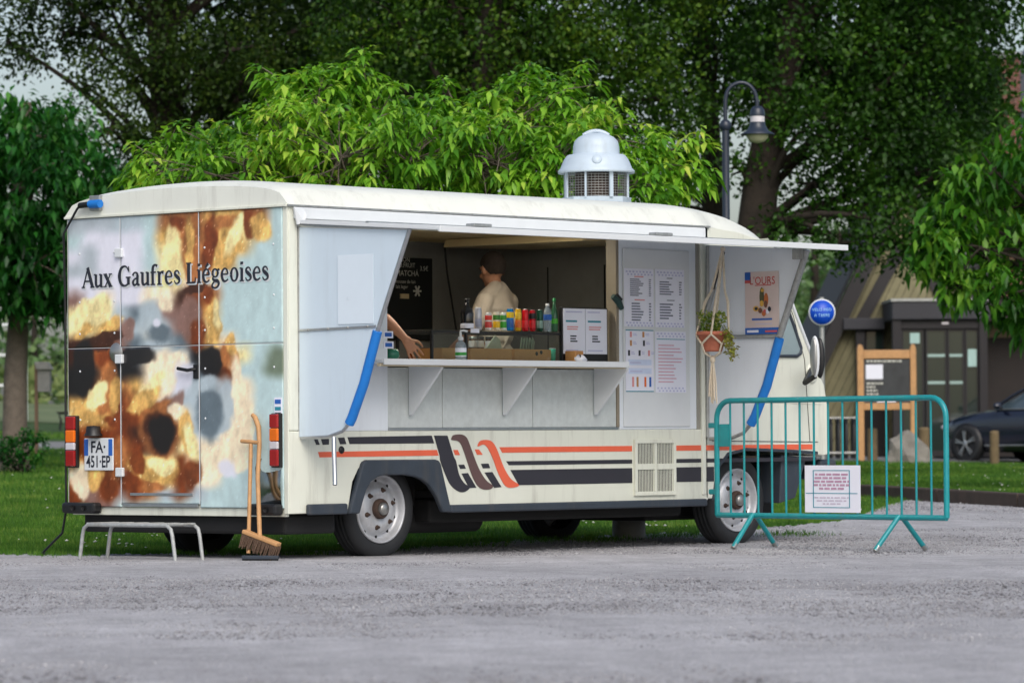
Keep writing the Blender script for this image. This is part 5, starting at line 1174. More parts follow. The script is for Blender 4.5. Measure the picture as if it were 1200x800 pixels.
n2_ = 260; tt = rng.random(n2_); P2 = np.stack([.10+.05*tt+rng.normal(0, .018, n2_), -.08+rng.normal(0, .03, n2_), .08-.20*tt+rng.normal(0, .015, n2_)], -1)
P2 = np.stack([P2[:, 0]*RH[0]*1.0+P2[:, 1]*FH[0], P2[:, 0]*RH[1]+P2[:, 1]*FH[1], P2[:, 2]], -1)
PA = np.concatenate([Pp, P2]); V, T = leaf_geo(PA, rand_dir(len(PA))+np.array([0, 0, .5]), rand_dir(len(PA)), rng.uniform(.02, .045, len(PA)), rng.uniform(.005, .011, len(PA)), np.full(len(PA), .3))
tag(link('foliage', np_mesh('foliage', V, T), leafmat('herb_leaves', [rgb(70, 96, 34), rgb(96, 128, 40), rgb(150, 150, 60), rgb(120, 110, 60)], .25), pl), kind='stuff')

# ------------------------------------------------------------------ crowd barrier
f1 = B(883, 31.2); f2 = B(1054, 30.1)
bd = f2-f1; bd[2] = 0; sep = np.linalg.norm(bd); bd /= sep; bn = np.array([-bd[1], bd[0], 0])
bar_ = thing('crowd_barrier', 'teal steel crowd barrier with a paper notice beside the front wheel', 'barrier', (f1+f2)/2*np.array([1, 1, 0])+np.array([0, 0, .012]), math.atan2(bd[1], bd[0]))
BL = 2.32/2; BH = 1.105; BB = .245; r0 = .021
cx_ = 0.03
def arc(cx, cz, r, a0, a1, n=7): return [(cx+r*math.cos(a), 0, cz+r*math.sin(a)) for a in np.linspace(a0, a1, n)]
fr = [(-BL+cx_, 0, BB)]+arc(-BL+.14+cx_, BH-.14, .14, math.pi, math.pi/2)+arc(BL-.14+cx_, BH-.14, .14, math.pi/2, 0)+[(BL+cx_, 0, BB)]
MB().tube(fr, r0, 12).build('frame', m_teal, bar_)
MB().tube([(-BL+cx_, 0, BB), (BL+cx_, 0, BB)], r0, 12).build('bottom_rail', m_teal, bar_)
NB = 15
for i in range(NB):
    x = -BL+cx_+2*BL*(i+1)/(NB+1); ztop = BH if abs(x-cx_) < BL-.14 else BH-.14+math.sqrt(max(0, .14**2-(abs(x-cx_)-BL+.14)**2))
    MB().tube([(x, 0, BB), (x, 0, ztop)], .0085, 8).build('bar', m_teal, bar_)
for sx in (-1, 1):
    x = sx*sep/2
    for sy in (-1, 1):
        lg = MB().tube([(x+.0*sy, sy*.012, BB+.01), (x+.02*sy*sx, sy*.245, .012)], .019, 10).build('leg', m_teal, bar_)
        MB().tube([(x+.017*sy*sx, sy*.215, .042), (x+.0205*sy*sx, sy*.247, .008)], .0196, 10).build('worn_foot', m_steel, lg)
# coupling hooks and plate at the end next to the van
for z in (.92, .42): MB().box((-BL+cx_-.075, -.02, z-.02), (-BL+cx_+.0, .02, z+.02)).build('coupling_hook', m_teal, bar_, .008)
MB().box((-BL+cx_+.02, -.006, .76), (-BL+cx_+.135, .006, .93)).build('end_plate', m_teal, bar_, .004)
# the notice, taped to the bars
nx0 = -BL+cx_+2*BL*.402; nx1 = nx0+.56
sgn = -1 if np.dot(bn, CAM-f1) < 0 else 1
nt_ = thing('paper_notice', 'white paper notice with teal border taped to the crowd barrier', 'notice', bar_.location, bar_.rotation_euler[2])
yN = sgn*.013
MB().box((nx0, yN, BB+.03), (nx1, yN+sgn*.002, BB+.375)).build('sheet', m_paper, nt_)
fl = (lambda x: x)
rightdir = (1, 0, 0) if sgn < 0 else (-1, 0, 0)
yT = yN+sgn*.003
for a, b, c, d in ((.15, .165, .10, .90), (.80, .815, .10, .90), (.165, .80, .10, .115), (.165, .80, .885, .90), (-.0, .97, .40, .415)):
    if c == .40: a, b = .02, .95
    MB().box((nx0+(nx1-nx0)*a, yT, BB+.03+.345*c), (nx0+(nx1-nx0)*b, yT+sgn*.001, BB+.03+.345*d)).build('printed_border', m_inkteal, nt_)
mid_ = nx0+(nx1-nx0)*.485
def words(z0, n, hw_, h, m):
    mb = MB(); x = mid_-hw_
    while x < mid_+hw_-.01:
        L_ = min(rng.uniform(.02, .075), mid_+hw_-x); mb.box((x, yT, z0), (x+L_, yT+sgn*.001, z0+h)); x += L_+.012
    mb.build('printed_lines', m, nt_)
_mr = mat('rose_print', rgb(186, 146, 172), .7, var=.3, scale=150.); _mm = mat('mauve_print', rgb(198, 188, 208), .7, var=.2, scale=150.)
for i, hw_ in enumerate((.165, .17, .18, .18, .125)): words(BB+.03+.345*(.785-i*.075), 4, hw_, .015, _mr)
for i, hw_ in enumerate((.175, .15, .09)): words(BB+.03+.345*(.30-i*.065), 4, hw_, .010, _mm)

# ------------------------------------------------------------------ stool, broom, squeegee behind the van
so0 = R(165, 653, -.38)
st = thing('step_stool', 'worn white tubular step stool below the rear door', 'stool', (-.34, R(165, 653, -.34)[1], .012))
sL = (227-103)/2/170./.741; sh_ = .245; m_worn = mat('worn_white_tube', rgb(168, 171, 170), .5, .2, var=.2, scale=30., dirt=.9)
for yo, xo in ((-.12, -.06), (.12, .06)):
    pass
for s_ in (-1, 1):
    x = s_*.13
    MB().tube([(x, -sL, 0), (x, -sL+.03, sh_-.07), (x, -sL+.045, sh_-.025), (x, -sL+.085, sh_), (x, sL-.085, sh_), (x, sL-.045, sh_-.025), (x, sL-.03, sh_-.07), (x, sL, 0)], .0135, 10).build('leg_frame', m_worn, st)
for k in range(6):
    y = -sL+.10+(2*sL-.2)*k/5
    MB().box((-.13, y-.03, sh_+.001), (.13, y+.03, sh_+.016)).build('tread_slat', m_worn, st, .003)
def on(px, py, x): return R(px, py, x)
br0 = np.array([on(302, 640, -.16)[0], on(302, 640, -.16)[1], .0])
brm = thing('broom', 'wooden broom with brown bristles leaning on the van rear', 'broom', (-.17, on(304, 645, -.17)[1], .012))
oo = np.array(brm.location)
hd_a = on(286, 622, -.20)-oo; hd_b = on(327, 638, -.14)-oo
MB().bar((hd_a+hd_b)/2+(hd_a-(hd_a+hd_b)/2), hd_b, .06, .03).build('head', m_wood, brm, .008)
bs = MB(); dn = hd_b-hd_a; dn /= np.linalg.norm(dn)
dwn = np.array([-.01, .03, -.085])
for i in range(26):
    for j in range(4):
        b_ = hd_a+(hd_b-hd_a)*(i+.5)/26+np.array([(j-1.5)*.014, 0, -.014]); bs.tube([b_, b_+dwn*(.9+.2*rng.random())+rng.normal(0, .006, 3)], [.007, .005], 4)
tag(bs.build('bristles', mat('brown_bristle', rgb(96, 76, 62), .9, var=.3, scale=40.), brm), kind='stuff')
hs0 = (hd_a*.55+hd_b*.45); MB().tube([hs0, on(302, 560, -.10)-oo, on(304, 520, -.06)-oo, on(303, 500, -.045)-oo, on(299, 489, -.04)-oo, on(296, 486, -.035)-oo], [.016, .016, .016, .018, .018, .015], 10).build('handle', m_wood, brm)
sq = thing('floor_squeegee', 'T-handled wooden floor squeegee propped against the van beside the broom', 'squeegee', (-.22, on(290, 652, -.22)[1], .012))
oo = np.array(sq.location)
MB().tube([on(291, 648, -.20)-oo, on(294, 520, -.07)-oo], .014, 10).build('handle', m_wood, sq)
MB().tube([on(283, 516.5, -.065)-oo, on(304, 518.5, -.065)-oo], .014, 10).build('cross_grip', m_wood, sq)
MB().bar((on(284, 650, -.26)-oo)*np.array([1, 1, 0])+np.array([0, 0, .03]), (on(326, 650, -.16)-oo)*np.array([1, 1, 0])+np.array([0, 0, .03]), .03, .025).build('blade_holder', m_navy, sq, .004)
MB().bar((on(284, 650, -.26)-oo)*np.array([1, 1, 0])+np.array([0, 0, .01]), (on(326, 650, -.16)-oo)*np.array([1, 1, 0])+np.array([0, 0, .01]), .008, .02).build('rubber_blade', m_black, sq)
# concrete post stub on the far side of the van
pc_ = G(737, 631); o = thing('concrete_post', 'short round grey concrete post standing behind the van', 'post', pc_)
rp_ = 19.5/(F/uw(pc_[0], pc_[1])[1]); m_conc = mat('concrete', rgb(150, 152, 152), .9, var=.15, scale=8., bump=.2)
lathe_obj('shaft', [(rp_*1.02, -.02), (rp_, .03), (rp_, .62), (rp_*.96, .66), (rp_*.8, .68), (0, .685)], m_conc, o, 24)
lathe_obj('collar', [(rp_+.004, .5), (rp_+.008, .505), (rp_+.008, .55), (rp_+.004, .555)], m_galv, o, 24)
# ------------------------------------------------------------------ trees
m_bark = mat('bark', rgb(42, 35, 28), .95, var=.35, scale=5., bump=.8, bscale=18.)
m_bark2 = mat('grey_bark', rgb(104, 94, 84), .95, var=.3, scale=6., bump=.6, bscale=20.)
def limb(mb, p, q, r0, r1, sag=.15, n=6, seg=7):
    p = np.array(p, float); q = np.array(q, float); d = q-p; L_ = np.linalg.norm(d); off = rng.normal(0, .06*L_, 3)
    pts = [p+d*t+off*math.sin(math.pi*t)+np.array([0, 0, sag*L_*math.sin(math.pi*t)*.5]) for t in np.linspace(0, 1, seg)]
    mb.tube(pts, list(np.linspace(r0, r1, seg)), n); return pts
def clumps_in(c, r, n, shell=.5):
    d = rand_dir(n); rad = (shell+(1-shell)*rng.random(n))**.6 if shell > 0 else rng.random(n)**(1/3)
    if shell > .5: rad = rad*np.where(rng.random(n) < .22, rng.uniform(1., 1.3, n), 1.)
    lump = 1+.18*np.sin(d[:, 0]*5+c[0])*np.sin(d[:, 2]*6+c[2])
    return np.array(c)+d*np.array(r)*(rad*lump)[:, None]
def leaves_at(Cn, per, rad, Lr, Wr, droop, outward=None, flat=.3, down=.3):
    n = len(Cn)*per; C2 = np.repeat(Cn, per, 0)
    off = rand_dir(n)*(rng.random(n)**.5)[:, None]*rad
    D = rand_dir(n)+np.array([0, 0, -down])
    if outward is not None: D += np.repeat(outward, per, 0)*.6
    Nn = rand_dir(n)*flat+np.array([0, 0, 1.])
    return leaf_geo(C2+off, D, Nn, rng.uniform(*Lr, n), rng.uniform(*Wr, n), rng.uniform(droop*.5, droop*1.5, n))
def leaves_quad(Cn, per, rad, Lr, asp, down=.35):
    n = len(Cn)*per; C2 = np.repeat(Cn, per, 0)+rand_dir(n)*(rng.random(n)**.45)[:, None]*rad
    D = rand_dir(n)+np.array([0, 0, -down]); D /= np.linalg.norm(D, axis=1)[:, None]; Nn = rand_dir(n)*.8+np.array([0, 0, .7])
    Sd = np.cross(D, Nn); Sd /= np.linalg.norm(Sd, axis=1)[:, None]+1e-9; Up = np.cross(Sd, D)
    L_ = rng.uniform(*Lr, n)[:, None]; Wd = L_*asp
    V = np.stack([C2, C2+D*L_*.5-Sd*Wd+Up*Wd*.3, C2+D*L_, C2+D*L_*.5+Sd*Wd+Up*Wd*.3], 1)
    T = np.array([(0, 1, 2), (0, 2, 3)])[None]+4*np.arange(n)[:, None, None]
    return V.reshape(-1, 3), T.reshape(-1, 3)
def big_tree(name, label, base, trunk, r0, blobs, lm, Lr, asp, dens, bark, group=None, cr=.34, limbs=True, per=16, droopy=False):
    """base: world; trunk: list of world points; blobs: (world centre, radius vec)"""
    t = thing(name, label, 'tree', base, 0, group); o = np.array(base)
    tb = MB(); k = len(trunk); tb.tube([np.array(p)-o for p in trunk], list(np.linspace(r0, r0*.45, k)), 12)
    # root flare
    tb.tube([np.array([0, 0, -.15]), np.array([0, 0, .12]), (np.array(trunk[0])-o)*.3+np.array([0, 0, .5])], [r0*1.5, r0*1.2, r0], 12)
    tip = [np.array(p)-o for p in trunk]
    Cs = []
    for c, r in blobs:
        c = np.array(c)-o; r = np.array(r, float)
        if limbs:
            j = int(np.clip(np.searchsorted([p[2] for p in tip], c[2]-.8*r[2]-.6)-1, max(1, k//3), k-1)); st_ = tip[j]
            limb(tb, st_, c, r0*.24, r0*.06, .2)
            for q in clumps_in(c, r*.8, 5): limb(tb, c, q, r0*.09, .008, .1, 5, 5)
        nC = max(10, int(dens*r[0]*r[2])); Cs.append(clumps_in(c, r, nC, .35))
    tb.build('trunk', bark, t)
    Cs = np.concatenate(Cs)
    if droopy: V, T = leaves_at(Cs, per, cr, Lr, (Lr[0]*asp, Lr[1]*asp), .35, down=.7)
    else: V, T = leaves_quad(Cs, per, cr, Lr, asp)
    tag(link('crown', np_mesh('crown', V, T), lm, t), kind='stuff')
    return t
def blob(px, py, w, rpx, asp=1., depth=1.2):
    r = rpx/(F/w); return (PW(px, py, w), (r, r*depth, r*asp))
# --- the cherry directly behind the van
m_cherry = leafmat('cherry_leaves', [rgb(50, 96, 26), rgb(82, 138, 36), rgb(116, 170, 48), rgb(154, 198, 66), rgb(206, 212, 98)], .36, .38)
CW = 39.5; cb_ = B(440, CW)
ch = thing('cherry_tree', 'bright green cherry tree with drooping leaves behind the food van', 'tree', cb_)
o_ = cb_.copy()
tb = MB(); fork = PW(446, 330, CW)-o_
tb.tube([(0, 0, -.1), (.02, 0, .2), fork*.6, fork], [.17, .13, .115, .11], 12)
cbl = [(370, 122, 50, 0), (430, 122, 48, .3), (345, 105, 24, .2), (400, 100, 24, .3), (330, 165, 60, -.4), (250, 190, 55, .2), (185, 200, 36, 0), (290, 215, 70, -.8), (400, 185, 75, -1.), (480, 190, 70, -1.), (545, 148, 50, 0), (610, 130, 50, .2), (660, 135, 55, .1), (580, 190, 75, -.9), (650, 195, 65, -.8), (715, 165, 48, 0), (765, 190, 40, .2), (805, 207, 28, .1), (740, 222, 45, -.5), (495, 168, 36, .6), (210, 225, 50, -.6), (440, 235, 80, -.6), (560, 240, 80, -.6), (350, 250, 80, -.5), (675, 245, 60, -.5)]
CC = []; OUT = []
for px, py, rp, dw in cbl:
    c = PW(px, py, CW+dw)-o_; r = rp/(F/CW); rv = np.array([r, r, r*.8])
    pts = limb(tb, fork*(.9+.1*rng.random()), c, .05, .018, .25, 7, 9)
    n = int(250*r*r)+20; q = clumps_in(c, rv, n, .55); CC.append(q); OUT.append((q-c)/np.linalg.norm(q-c, axis=1)[:, None])
    for k in range(0, n, 2): limb(tb, pts[rng.integers(5, 9)], q[k], .010, .004, .15, 4, 4)
# long shoots that stick out of the crown
for px, py, rp, dw in cbl:
    c = PW(px, py, CW+dw)-o_; r = rp/(F/CW)
    for k in range(5 if py < 215 else 0):
        d = rand_dir(1)[0]; d[2] = abs(d[2])*.8+.1; d /= np.linalg.norm(d); a0 = c+d*r*.6; a1 = c+d*(r*.8+rng.uniform(.10, .30)); sp_ = limb(tb, a0, a1, .010, .004, .1, 4, 6)
        q = np.array(sp_[2:])+rng.normal(0, .02, (len(sp_)-2, 3)); CC.append(q); OUT.append(np.tile(d, (len(q), 1)))
CC = np.concatenate(CC); OUT = np.concatenate(OUT)
tb.build('trunk', m_bark2, ch)
def rosette(CC, OUT, per, Lr):
    n = len(CC)*per; a = rng.uniform(0, 6.28, n); el = rng.uniform(-.7, .45, n)
    D = np.stack([np.cos(a)*np.cos(el), np.sin(a)*np.cos(el), np.sin(el)], -1)+np.repeat(OUT, per, 0)*.45
    D[:, 2] -= .15; P = np.repeat(CC, per, 0)+rand_dir(n)*.045+D*.02
    return P, D, np.tile(np.array([[0, 0, 1.]]), (n, 1))+rand_dir(n)*.25, rng.uniform(*Lr, n)
P, D, Nn, Ln = rosette(CC, OUT, 10, (.085, .155))
V, T = leaf_geo(P, D, Nn, Ln, Ln*rng.uniform(.17, .24, len(P)), rng.uniform(.2, .8, len(P)))
crown_o = tag(link('crown', np_mesh('crown', V, T), m_cherry, ch), kind='stuff')
# the 300 leaves that show largest: single leaves on the near side
dist = (CC+o_-CAM) @ M[2]; sel = np.argsort(dist)[:420]; sel = rng.choice(sel, 300, replace=False)
lm_ = []
for v in range(6):
    V1, T1 = leaf_geo(np.zeros((1, 3)), np.array([[1., 0, -.15]]), np.array([[0, .1*(v-3), 1.]]), np.array([.135+.01*v]), np.array([.022+.001*v]), np.array([.2+.12*v])); me = np_mesh('leaf', V1, T1); me.materials.append(m_cherry); lm_.append(me)
for i, s_ in enumerate(sel):
    lo_ = bpy.data.objects.new('leaf', lm_[i % 6]); col.objects.link(lo_); lo_.parent = crown_o
    lo_.location = tuple(CC[s_]+OUT[s_]*.06); dn_ = math.atan2(-FH[1], -FH[0])+rng.uniform(-1.6, 1.6); lo_.rotation_euler = (rng.uniform(-.4, .4), rng.uniform(.1, 1.0), dn_)
# --- tall dark trees behind
m_dark = leafmat('dark_leaves', [rgb(20, 44, 12), rgb(34, 66, 18), rgb(52, 92, 24), rgb(84, 122, 36)], .34, .5)
m_dark2 = leafmat('olive_leaves', [rgb(24, 52, 12), rgb(42, 76, 18), rgb(66, 102, 24), rgb(108, 134, 40)], .34, .5)
m_brown = leafmat('brownish_leaves', [rgb(22, 42, 12), rgb(36, 60, 16), rgb(54, 80, 22), rgb(84, 104, 34)], .32, .55)
def BL(lst, w): return [blob(a, b, w+dw, r, .85) for a, b, r, dw in lst]
def TR(pts, w): return [B(pts[0][0], w)]+[PW(a, b, w) for a, b in pts[1:]]
w = 64.
big_tree('lime_tree', 'tall dark tree with thick forked trunk beyond the cherry', B(196, w), TR([(196, 0), (197, 380), (200, 220), (196, 120), (190, 40), (200, -60), (205, -160)], w), .36,
  BL([(50, -20, 75, 0), (130, 10, 60, 1), (10, 50, 45, 0), (250, 10, 90, 2), (330, 55, 85, 1), (410, 20, 95, 0), (130, 150, 42, -1), (235, 130, 60, 2), (310, 140, 85, 0), (255, 200, 62, 1), (395, 100, 70, 1), (165, 205, 48, 0), (100, 100, 26, 0), (330, -110, 120, 0), (150, -110, 130, 0), (20, -150, 120, 0), (480, -120, 110, 0), (200, -240, 150, 0), (380, -260, 140, 0), (340, 210, 70, 1), (270, 60, 50, -1), (190, 65, 46, -1), (155, 95, 32, -.6), (232, 85, 50, -.8), (110, 55, 34, 0), (205, 175, 50, -.8), (180, -30, 60, -.8), (75, 40, 30, .5)], w), m_brown, (.06, .115), .30, 120, m_bark, 'tall trees beyond the van', per=30)
w = 58.
big_tree('lime_tree', 'tall olive-leaved tree rising straight above the cherry crown', B(565, w), TR([(565, 0), (565, 380), (562, 200), (570, 90), (575, 0), (570, -120)], w), .30,
  BL([(470, 30, 85, 0), (550, 15, 90, 1), (640, 30, 90, 0), (700, 70, 85, 0), (745, 25, 85, 1), (520, 90, 62, 1), (600, 80, 70, 0), (765, 115, 58, 0), (420, 60, 60, 1), (560, -110, 130, 0), (690, -110, 120, 0), (620, -240, 150, 0), (450, -90, 90, 0), (800, -60, 90, 1), (690, 140, 60, 1), (790, 160, 40, .5)], w), m_dark2, (.055, .11), .32, 135, m_bark, 'tall trees beyond the van', per=30)
w = 62.
big_tree('plane_tree', 'tall tree with slim straight trunk left of the lamp post', B(838, w), TR([(838, 0), (838, 380), (836, 250), (832, 150), (822, 60), (815, -60), (810, -160)], w), .21,
  BL([(815, 40, 75, 0), (780, 90, 50, 0), (860, 20, 80, 1), (795, -60, 110, 0), (860, -150, 120, 0), (805, 110, 34, -1), (890, 90, 60, 1), (770, 250, 24, 0), (800, 230, 26, 1)], w), m_dark2, (.055, .11), .32, 125, m_bark, 'tall trees beyond the van', per=30)
w = 59.
big_tree('plane_tree', 'tall tree with heavy forking trunk behind the street lamp', B(888, w), TR([(888, 0), (888, 380), (886, 270), (892, 210), (905, 140), (925, 60), (935, -60), (940, -160)], w), .33,
  BL([(950, 50, 85, 0), (905, 120, 50, 0), (965, 140, 62, -.5), (1020, 60, 95, 0), (1035, 160, 75, 0), (955, 215, 34, 0), (1010, 225, 42, 0), (1045, 262, 48, -1), (1090, 110, 95, 1), (1108, 30, 90, 0), (1105, 205, 70, 0), (1148, 232, 52, 1), (960, -90, 130, 0), (1100, -110, 140, 0), (1220, -110, 110, 0), (1040, -240, 150, 0), (870, 200, 24, 0), (985, 285, 30, -1), (1075, 290, 32, -1), (920, 265, 22, -.5), (1250, 200, 60, 1)], w), m_dark, (.06, .115), .34, 140, m_bark, 'tall trees beyond the van', per=30)
# second rank, further back, closes most of the gaps
w = 92.
big_tree('beech_tree', 'dense far tree filling the dark gap above the cherry', B(420, w), TR([(420, 0), (420, 380), (420, 200), (420, 60), (420, -40)], w), .35,
  BL([(300, 90, 60, 0), (380, 130, 70, 0), (460, 120, 80, 0), (560, 130, 80, 0), (430, 40, 80, 0), (540, 50, 80, 0), (640, 140, 70, 0), (220, 230, 60, 0), (160, 250, 50, 0), (360, -60, 100, 0), (540, -60, 110, 0)], w), m_dark, (.18, .30), .36, 75, m_bark, 'far trees behind the park', .5)
w = 96.
big_tree('beech_tree', 'dense far tree in dark shade right of the lamp post', B(1040, w), TR([(1040, 0), (1040, 380), (1045, 200), (1050, 60), (1050, -40)], w), .35,
  BL([(1000, 90, 60, 0), (1080, 60, 80, 0), (1090, 170, 70, 0), (1120, 120, 55, 0), (1140, 250, 60, 0), (1060, 230, 50, 0), (1080, -60, 100, 0), (900, 60, 50, 0), (1200, 260, 60, 0)], w), m_dark, (.18, .30), .36, 75, m_bark, 'far trees behind the park', .5)
# --- left lawn tree
m_left = leafmat('left_tree_leaves', [rgb(16, 52, 20), rgb(28, 78, 28), rgb(44, 106, 36), rgb(84, 144, 54)], .32, .42)
w = 60.
big_tree('maple_tree', 'low spreading dark green tree on the lawn with a pale trunk', B(17, w), TR([(17, 0), (18, 440), (22, 370), (24, 300), (30, 200), (30, 120)], w), .19,
  BL([(40, 160, 55, 0), (100, 200, 42, -.5), (20, 220, 70, -1), (95, 265, 52, -.5), (40, 310, 55, -1), (-40, 170, 80, 0), (-60, 270, 90, -.5), (118, 235, 32, 0), (75, 140, 32, .5), (95, 330, 42, -.3), (-20, 335, 50, -.5), (150, 290, 45, .5), (60, 355, 26, -.6), (160, 380, 40, 1)], w), m_left, (.13, .22), .22, 170, m_bark2, None, .26, True, 14, True)
# --- right-hand tree, light leaves, trunk outside the picture
m_right = leafmat('right_tree_leaves', [rgb(28, 68, 18), rgb(48, 98, 26), rgb(78, 134, 36), rgb(128, 172, 58)], .36, .42)
w = 50.
big_tree('maple_tree', 'light green tree overhanging the entrance porch', B(1330, w), TR([(1330, 0), (1330, 380), (1320, 260), (1310, 150), (1300, 80)], w), .2,
  BL([(1165, 200, 42, 0), (1200, 240, 60, .4), (1120, 250, 36, 0), (1150, 290, 46, -.4), (1105, 290, 24, -.2), (1190, 310, 44, 0), (1210, 170, 50, .4), (1175, 345, 24, -.3), (1195, 370, 22, -.2), (1260, 220, 80, .5), (1300, 140, 90, .5), (1270, 320, 70, .5), (1360, 260, 90, .5), (1090, 262, 14, 0), (1085, 300, 12, 0), (1140, 215, 22, 0), (1120, 335, 14, -.2)], w), m_right, (.13, .22), .22, 85, m_bark, None, .26, True, 14, True)
# --- far trees with haze put into their pale leaf colour; hedge
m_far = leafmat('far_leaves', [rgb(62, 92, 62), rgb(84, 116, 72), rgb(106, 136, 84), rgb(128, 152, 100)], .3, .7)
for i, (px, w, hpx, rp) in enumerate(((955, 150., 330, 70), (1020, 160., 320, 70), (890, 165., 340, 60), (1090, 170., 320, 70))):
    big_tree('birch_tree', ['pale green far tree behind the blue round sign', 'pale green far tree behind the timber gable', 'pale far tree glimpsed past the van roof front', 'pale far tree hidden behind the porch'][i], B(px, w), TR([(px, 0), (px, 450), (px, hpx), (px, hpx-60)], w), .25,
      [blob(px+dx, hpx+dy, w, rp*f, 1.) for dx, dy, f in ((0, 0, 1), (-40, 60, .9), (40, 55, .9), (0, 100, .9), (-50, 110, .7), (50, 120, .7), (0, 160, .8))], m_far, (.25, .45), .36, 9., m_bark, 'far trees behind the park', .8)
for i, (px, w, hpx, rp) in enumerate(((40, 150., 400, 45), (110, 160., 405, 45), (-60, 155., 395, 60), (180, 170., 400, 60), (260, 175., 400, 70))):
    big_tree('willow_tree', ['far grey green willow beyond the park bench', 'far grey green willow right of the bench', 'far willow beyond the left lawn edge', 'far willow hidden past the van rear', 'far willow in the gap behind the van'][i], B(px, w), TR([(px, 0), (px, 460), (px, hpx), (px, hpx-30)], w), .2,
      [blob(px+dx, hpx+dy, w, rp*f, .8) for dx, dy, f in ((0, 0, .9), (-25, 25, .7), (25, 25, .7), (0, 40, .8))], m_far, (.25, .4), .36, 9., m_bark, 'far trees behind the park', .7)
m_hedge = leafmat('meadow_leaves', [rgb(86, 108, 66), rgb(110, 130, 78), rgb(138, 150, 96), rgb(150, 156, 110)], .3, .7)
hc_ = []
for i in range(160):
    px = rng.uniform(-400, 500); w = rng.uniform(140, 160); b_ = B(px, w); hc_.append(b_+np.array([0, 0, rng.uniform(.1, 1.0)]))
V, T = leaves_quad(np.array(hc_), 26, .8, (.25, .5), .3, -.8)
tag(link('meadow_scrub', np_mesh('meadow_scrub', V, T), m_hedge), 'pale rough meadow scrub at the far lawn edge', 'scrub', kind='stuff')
# bush at the foot of the left tree
b_ = B(22, 58.5); bs = thing('bush', 'small dark green bush at the foot of the lawn tree', 'bush', b_)
q = clumps_in((0, 0, .32), (.42, .4, .32), 90, .3); q = q[q[:, 2] > .02]; V, T = leaves_at(q, 14, .09, (.05, .1), (.012, .024), .2, down=-.2)
tag(link('foliage', np_mesh('foliage', V, T), m_left, bs), kind='stuff')
sb = MB()
for i in range(14): limb(sb, (rng.normal(0, .05), rng.normal(0, .05), -.03), q[rng.integers(len(q))], .012, .005, .05, 5, 4)
sb.build('stems', m_bark, bs)

# ------------------------------------------------------------------ street lamp
w = 44.; lb = B(853, w); s_ = F/w
lp = thing('street_lamp', 'dark blue street lamp with arched arm and bell shade behind the van', 'street lamp', lb, YAW)
m_lampm = mat('lamp_paint', rgb(30, 40, 56), .45, var=.1, coat=.2)
zof = lambda py: PW(853, py, w)[2]-lb[2]; xof = lambda px: (px-853)/s_
MB().tube([(0, 0, -.05), (0, 0, .5), (0, 0, .52), (0, 0, zof(146))], [.07, .065, .042, .039], 14).build('post', m_lampm, lp)
lathe_obj('collar', [(.048, zof(152)), (.06, zof(150)), (.064, zof(146)), (.05, zof(142)), (.03, zof(140)), (.0, zof(140))], m_lampm, lp)
arcp0 = [(0, 0, zof(146)), (0, 0, zof(125)), (xof(854.5), 0, zof(110)), (xof(860), 0, zof(101)), (xof(870), 0, zof(96.5)), (xof(880), 0, zof(99)), (xof(887), 0, zof(107)), (xof(890), 0, zof(118)), (xof(890.5), 0, zof(126))]
_a0 = np.array(arcp0); _t = np.linspace(0, len(_a0)-1, 33)
def _cr(t):
    i = min(int(t), len(_a0)-2); f = t-i; p0, p1, p2, p3 = _a0[max(i-1, 0)], _a0[i], _a0[i+1], _a0[min(i+2, len(_a0)-1)]
    return .5*((2*p1)+(-p0+p2)*f+(2*p0-5*p1+4*p2-p3)*f*f+(-p0+3*p1-3*p2+p3)*f**3)
MB().tube([_cr(t) for t in _t], .022, 10).build('arm', m_lampm, lp)
xh = xof(890.5)
def lz(prof, nm, m): MB().lathe([(r/s_, zof(y)) for r, y in prof], (xh, 0, 0), (0, 0, 1), 24).build(nm, m, lp)
lz([(0, 124), (5, 124.5), (8, 128), (9, 134), (9, 136)], 'lamp_cap', m_lampm); lz([(8.6, 136), (8.6, 143)], 'lamp_collar', m_clearlens)
lz([(9, 143), (9.5, 147), (13, 153), (20, 157), (20, 158), (12, 156), (0, 154)], 'lamp_shade', m_lampm); lz([(13, 157), (12, 162), (8, 166), (0, 168)], 'diffuser', mat('lamp_diffuser', rgb(196, 196, 160), .4))
# ------------------------------------------------------------------ blue round sign
w = 46.; sb_ = B(964, w); s_ = F/w; sg = thing('round_sign', 'round blue sign with white rim and lettering on a grey post', 'sign', sb_, YAW)
zS = lambda py: PW(964, py, w)[2]-sb_[2]
MB().tube([(0, 0, -.05), (0, 0, zS(348))], .03, 10).build('post', m_galv, sg)
MB().lathe([(0, .012), (15.8/s_, .012), (15.8/s_, -.005), (0, -.005)], (0, -.045, zS(366)), (0, -1, 0), 36).build('rim', m_wpaint, sg)
MB().lathe([(0, .0135), (14.2/s_, .0135), (14.2/s_, .012)], (0, -.045, zS(366)), (0, -1, 0), 36).build('disc', mat('sign_blue', rgb(8, 74, 196), .4, var=.04), sg)
for tx, py in (('V\u00c9LO PIED', 363.), ('\u00c0 TERRE', 369.5)): place_text(tx, .046, (0, -.0595, zS(py)), (1, 0, 0), (0, 0, 1), mat('sign_letter', rgb(150, 200, 235), .6), sg, 'lettering', bold=.0)

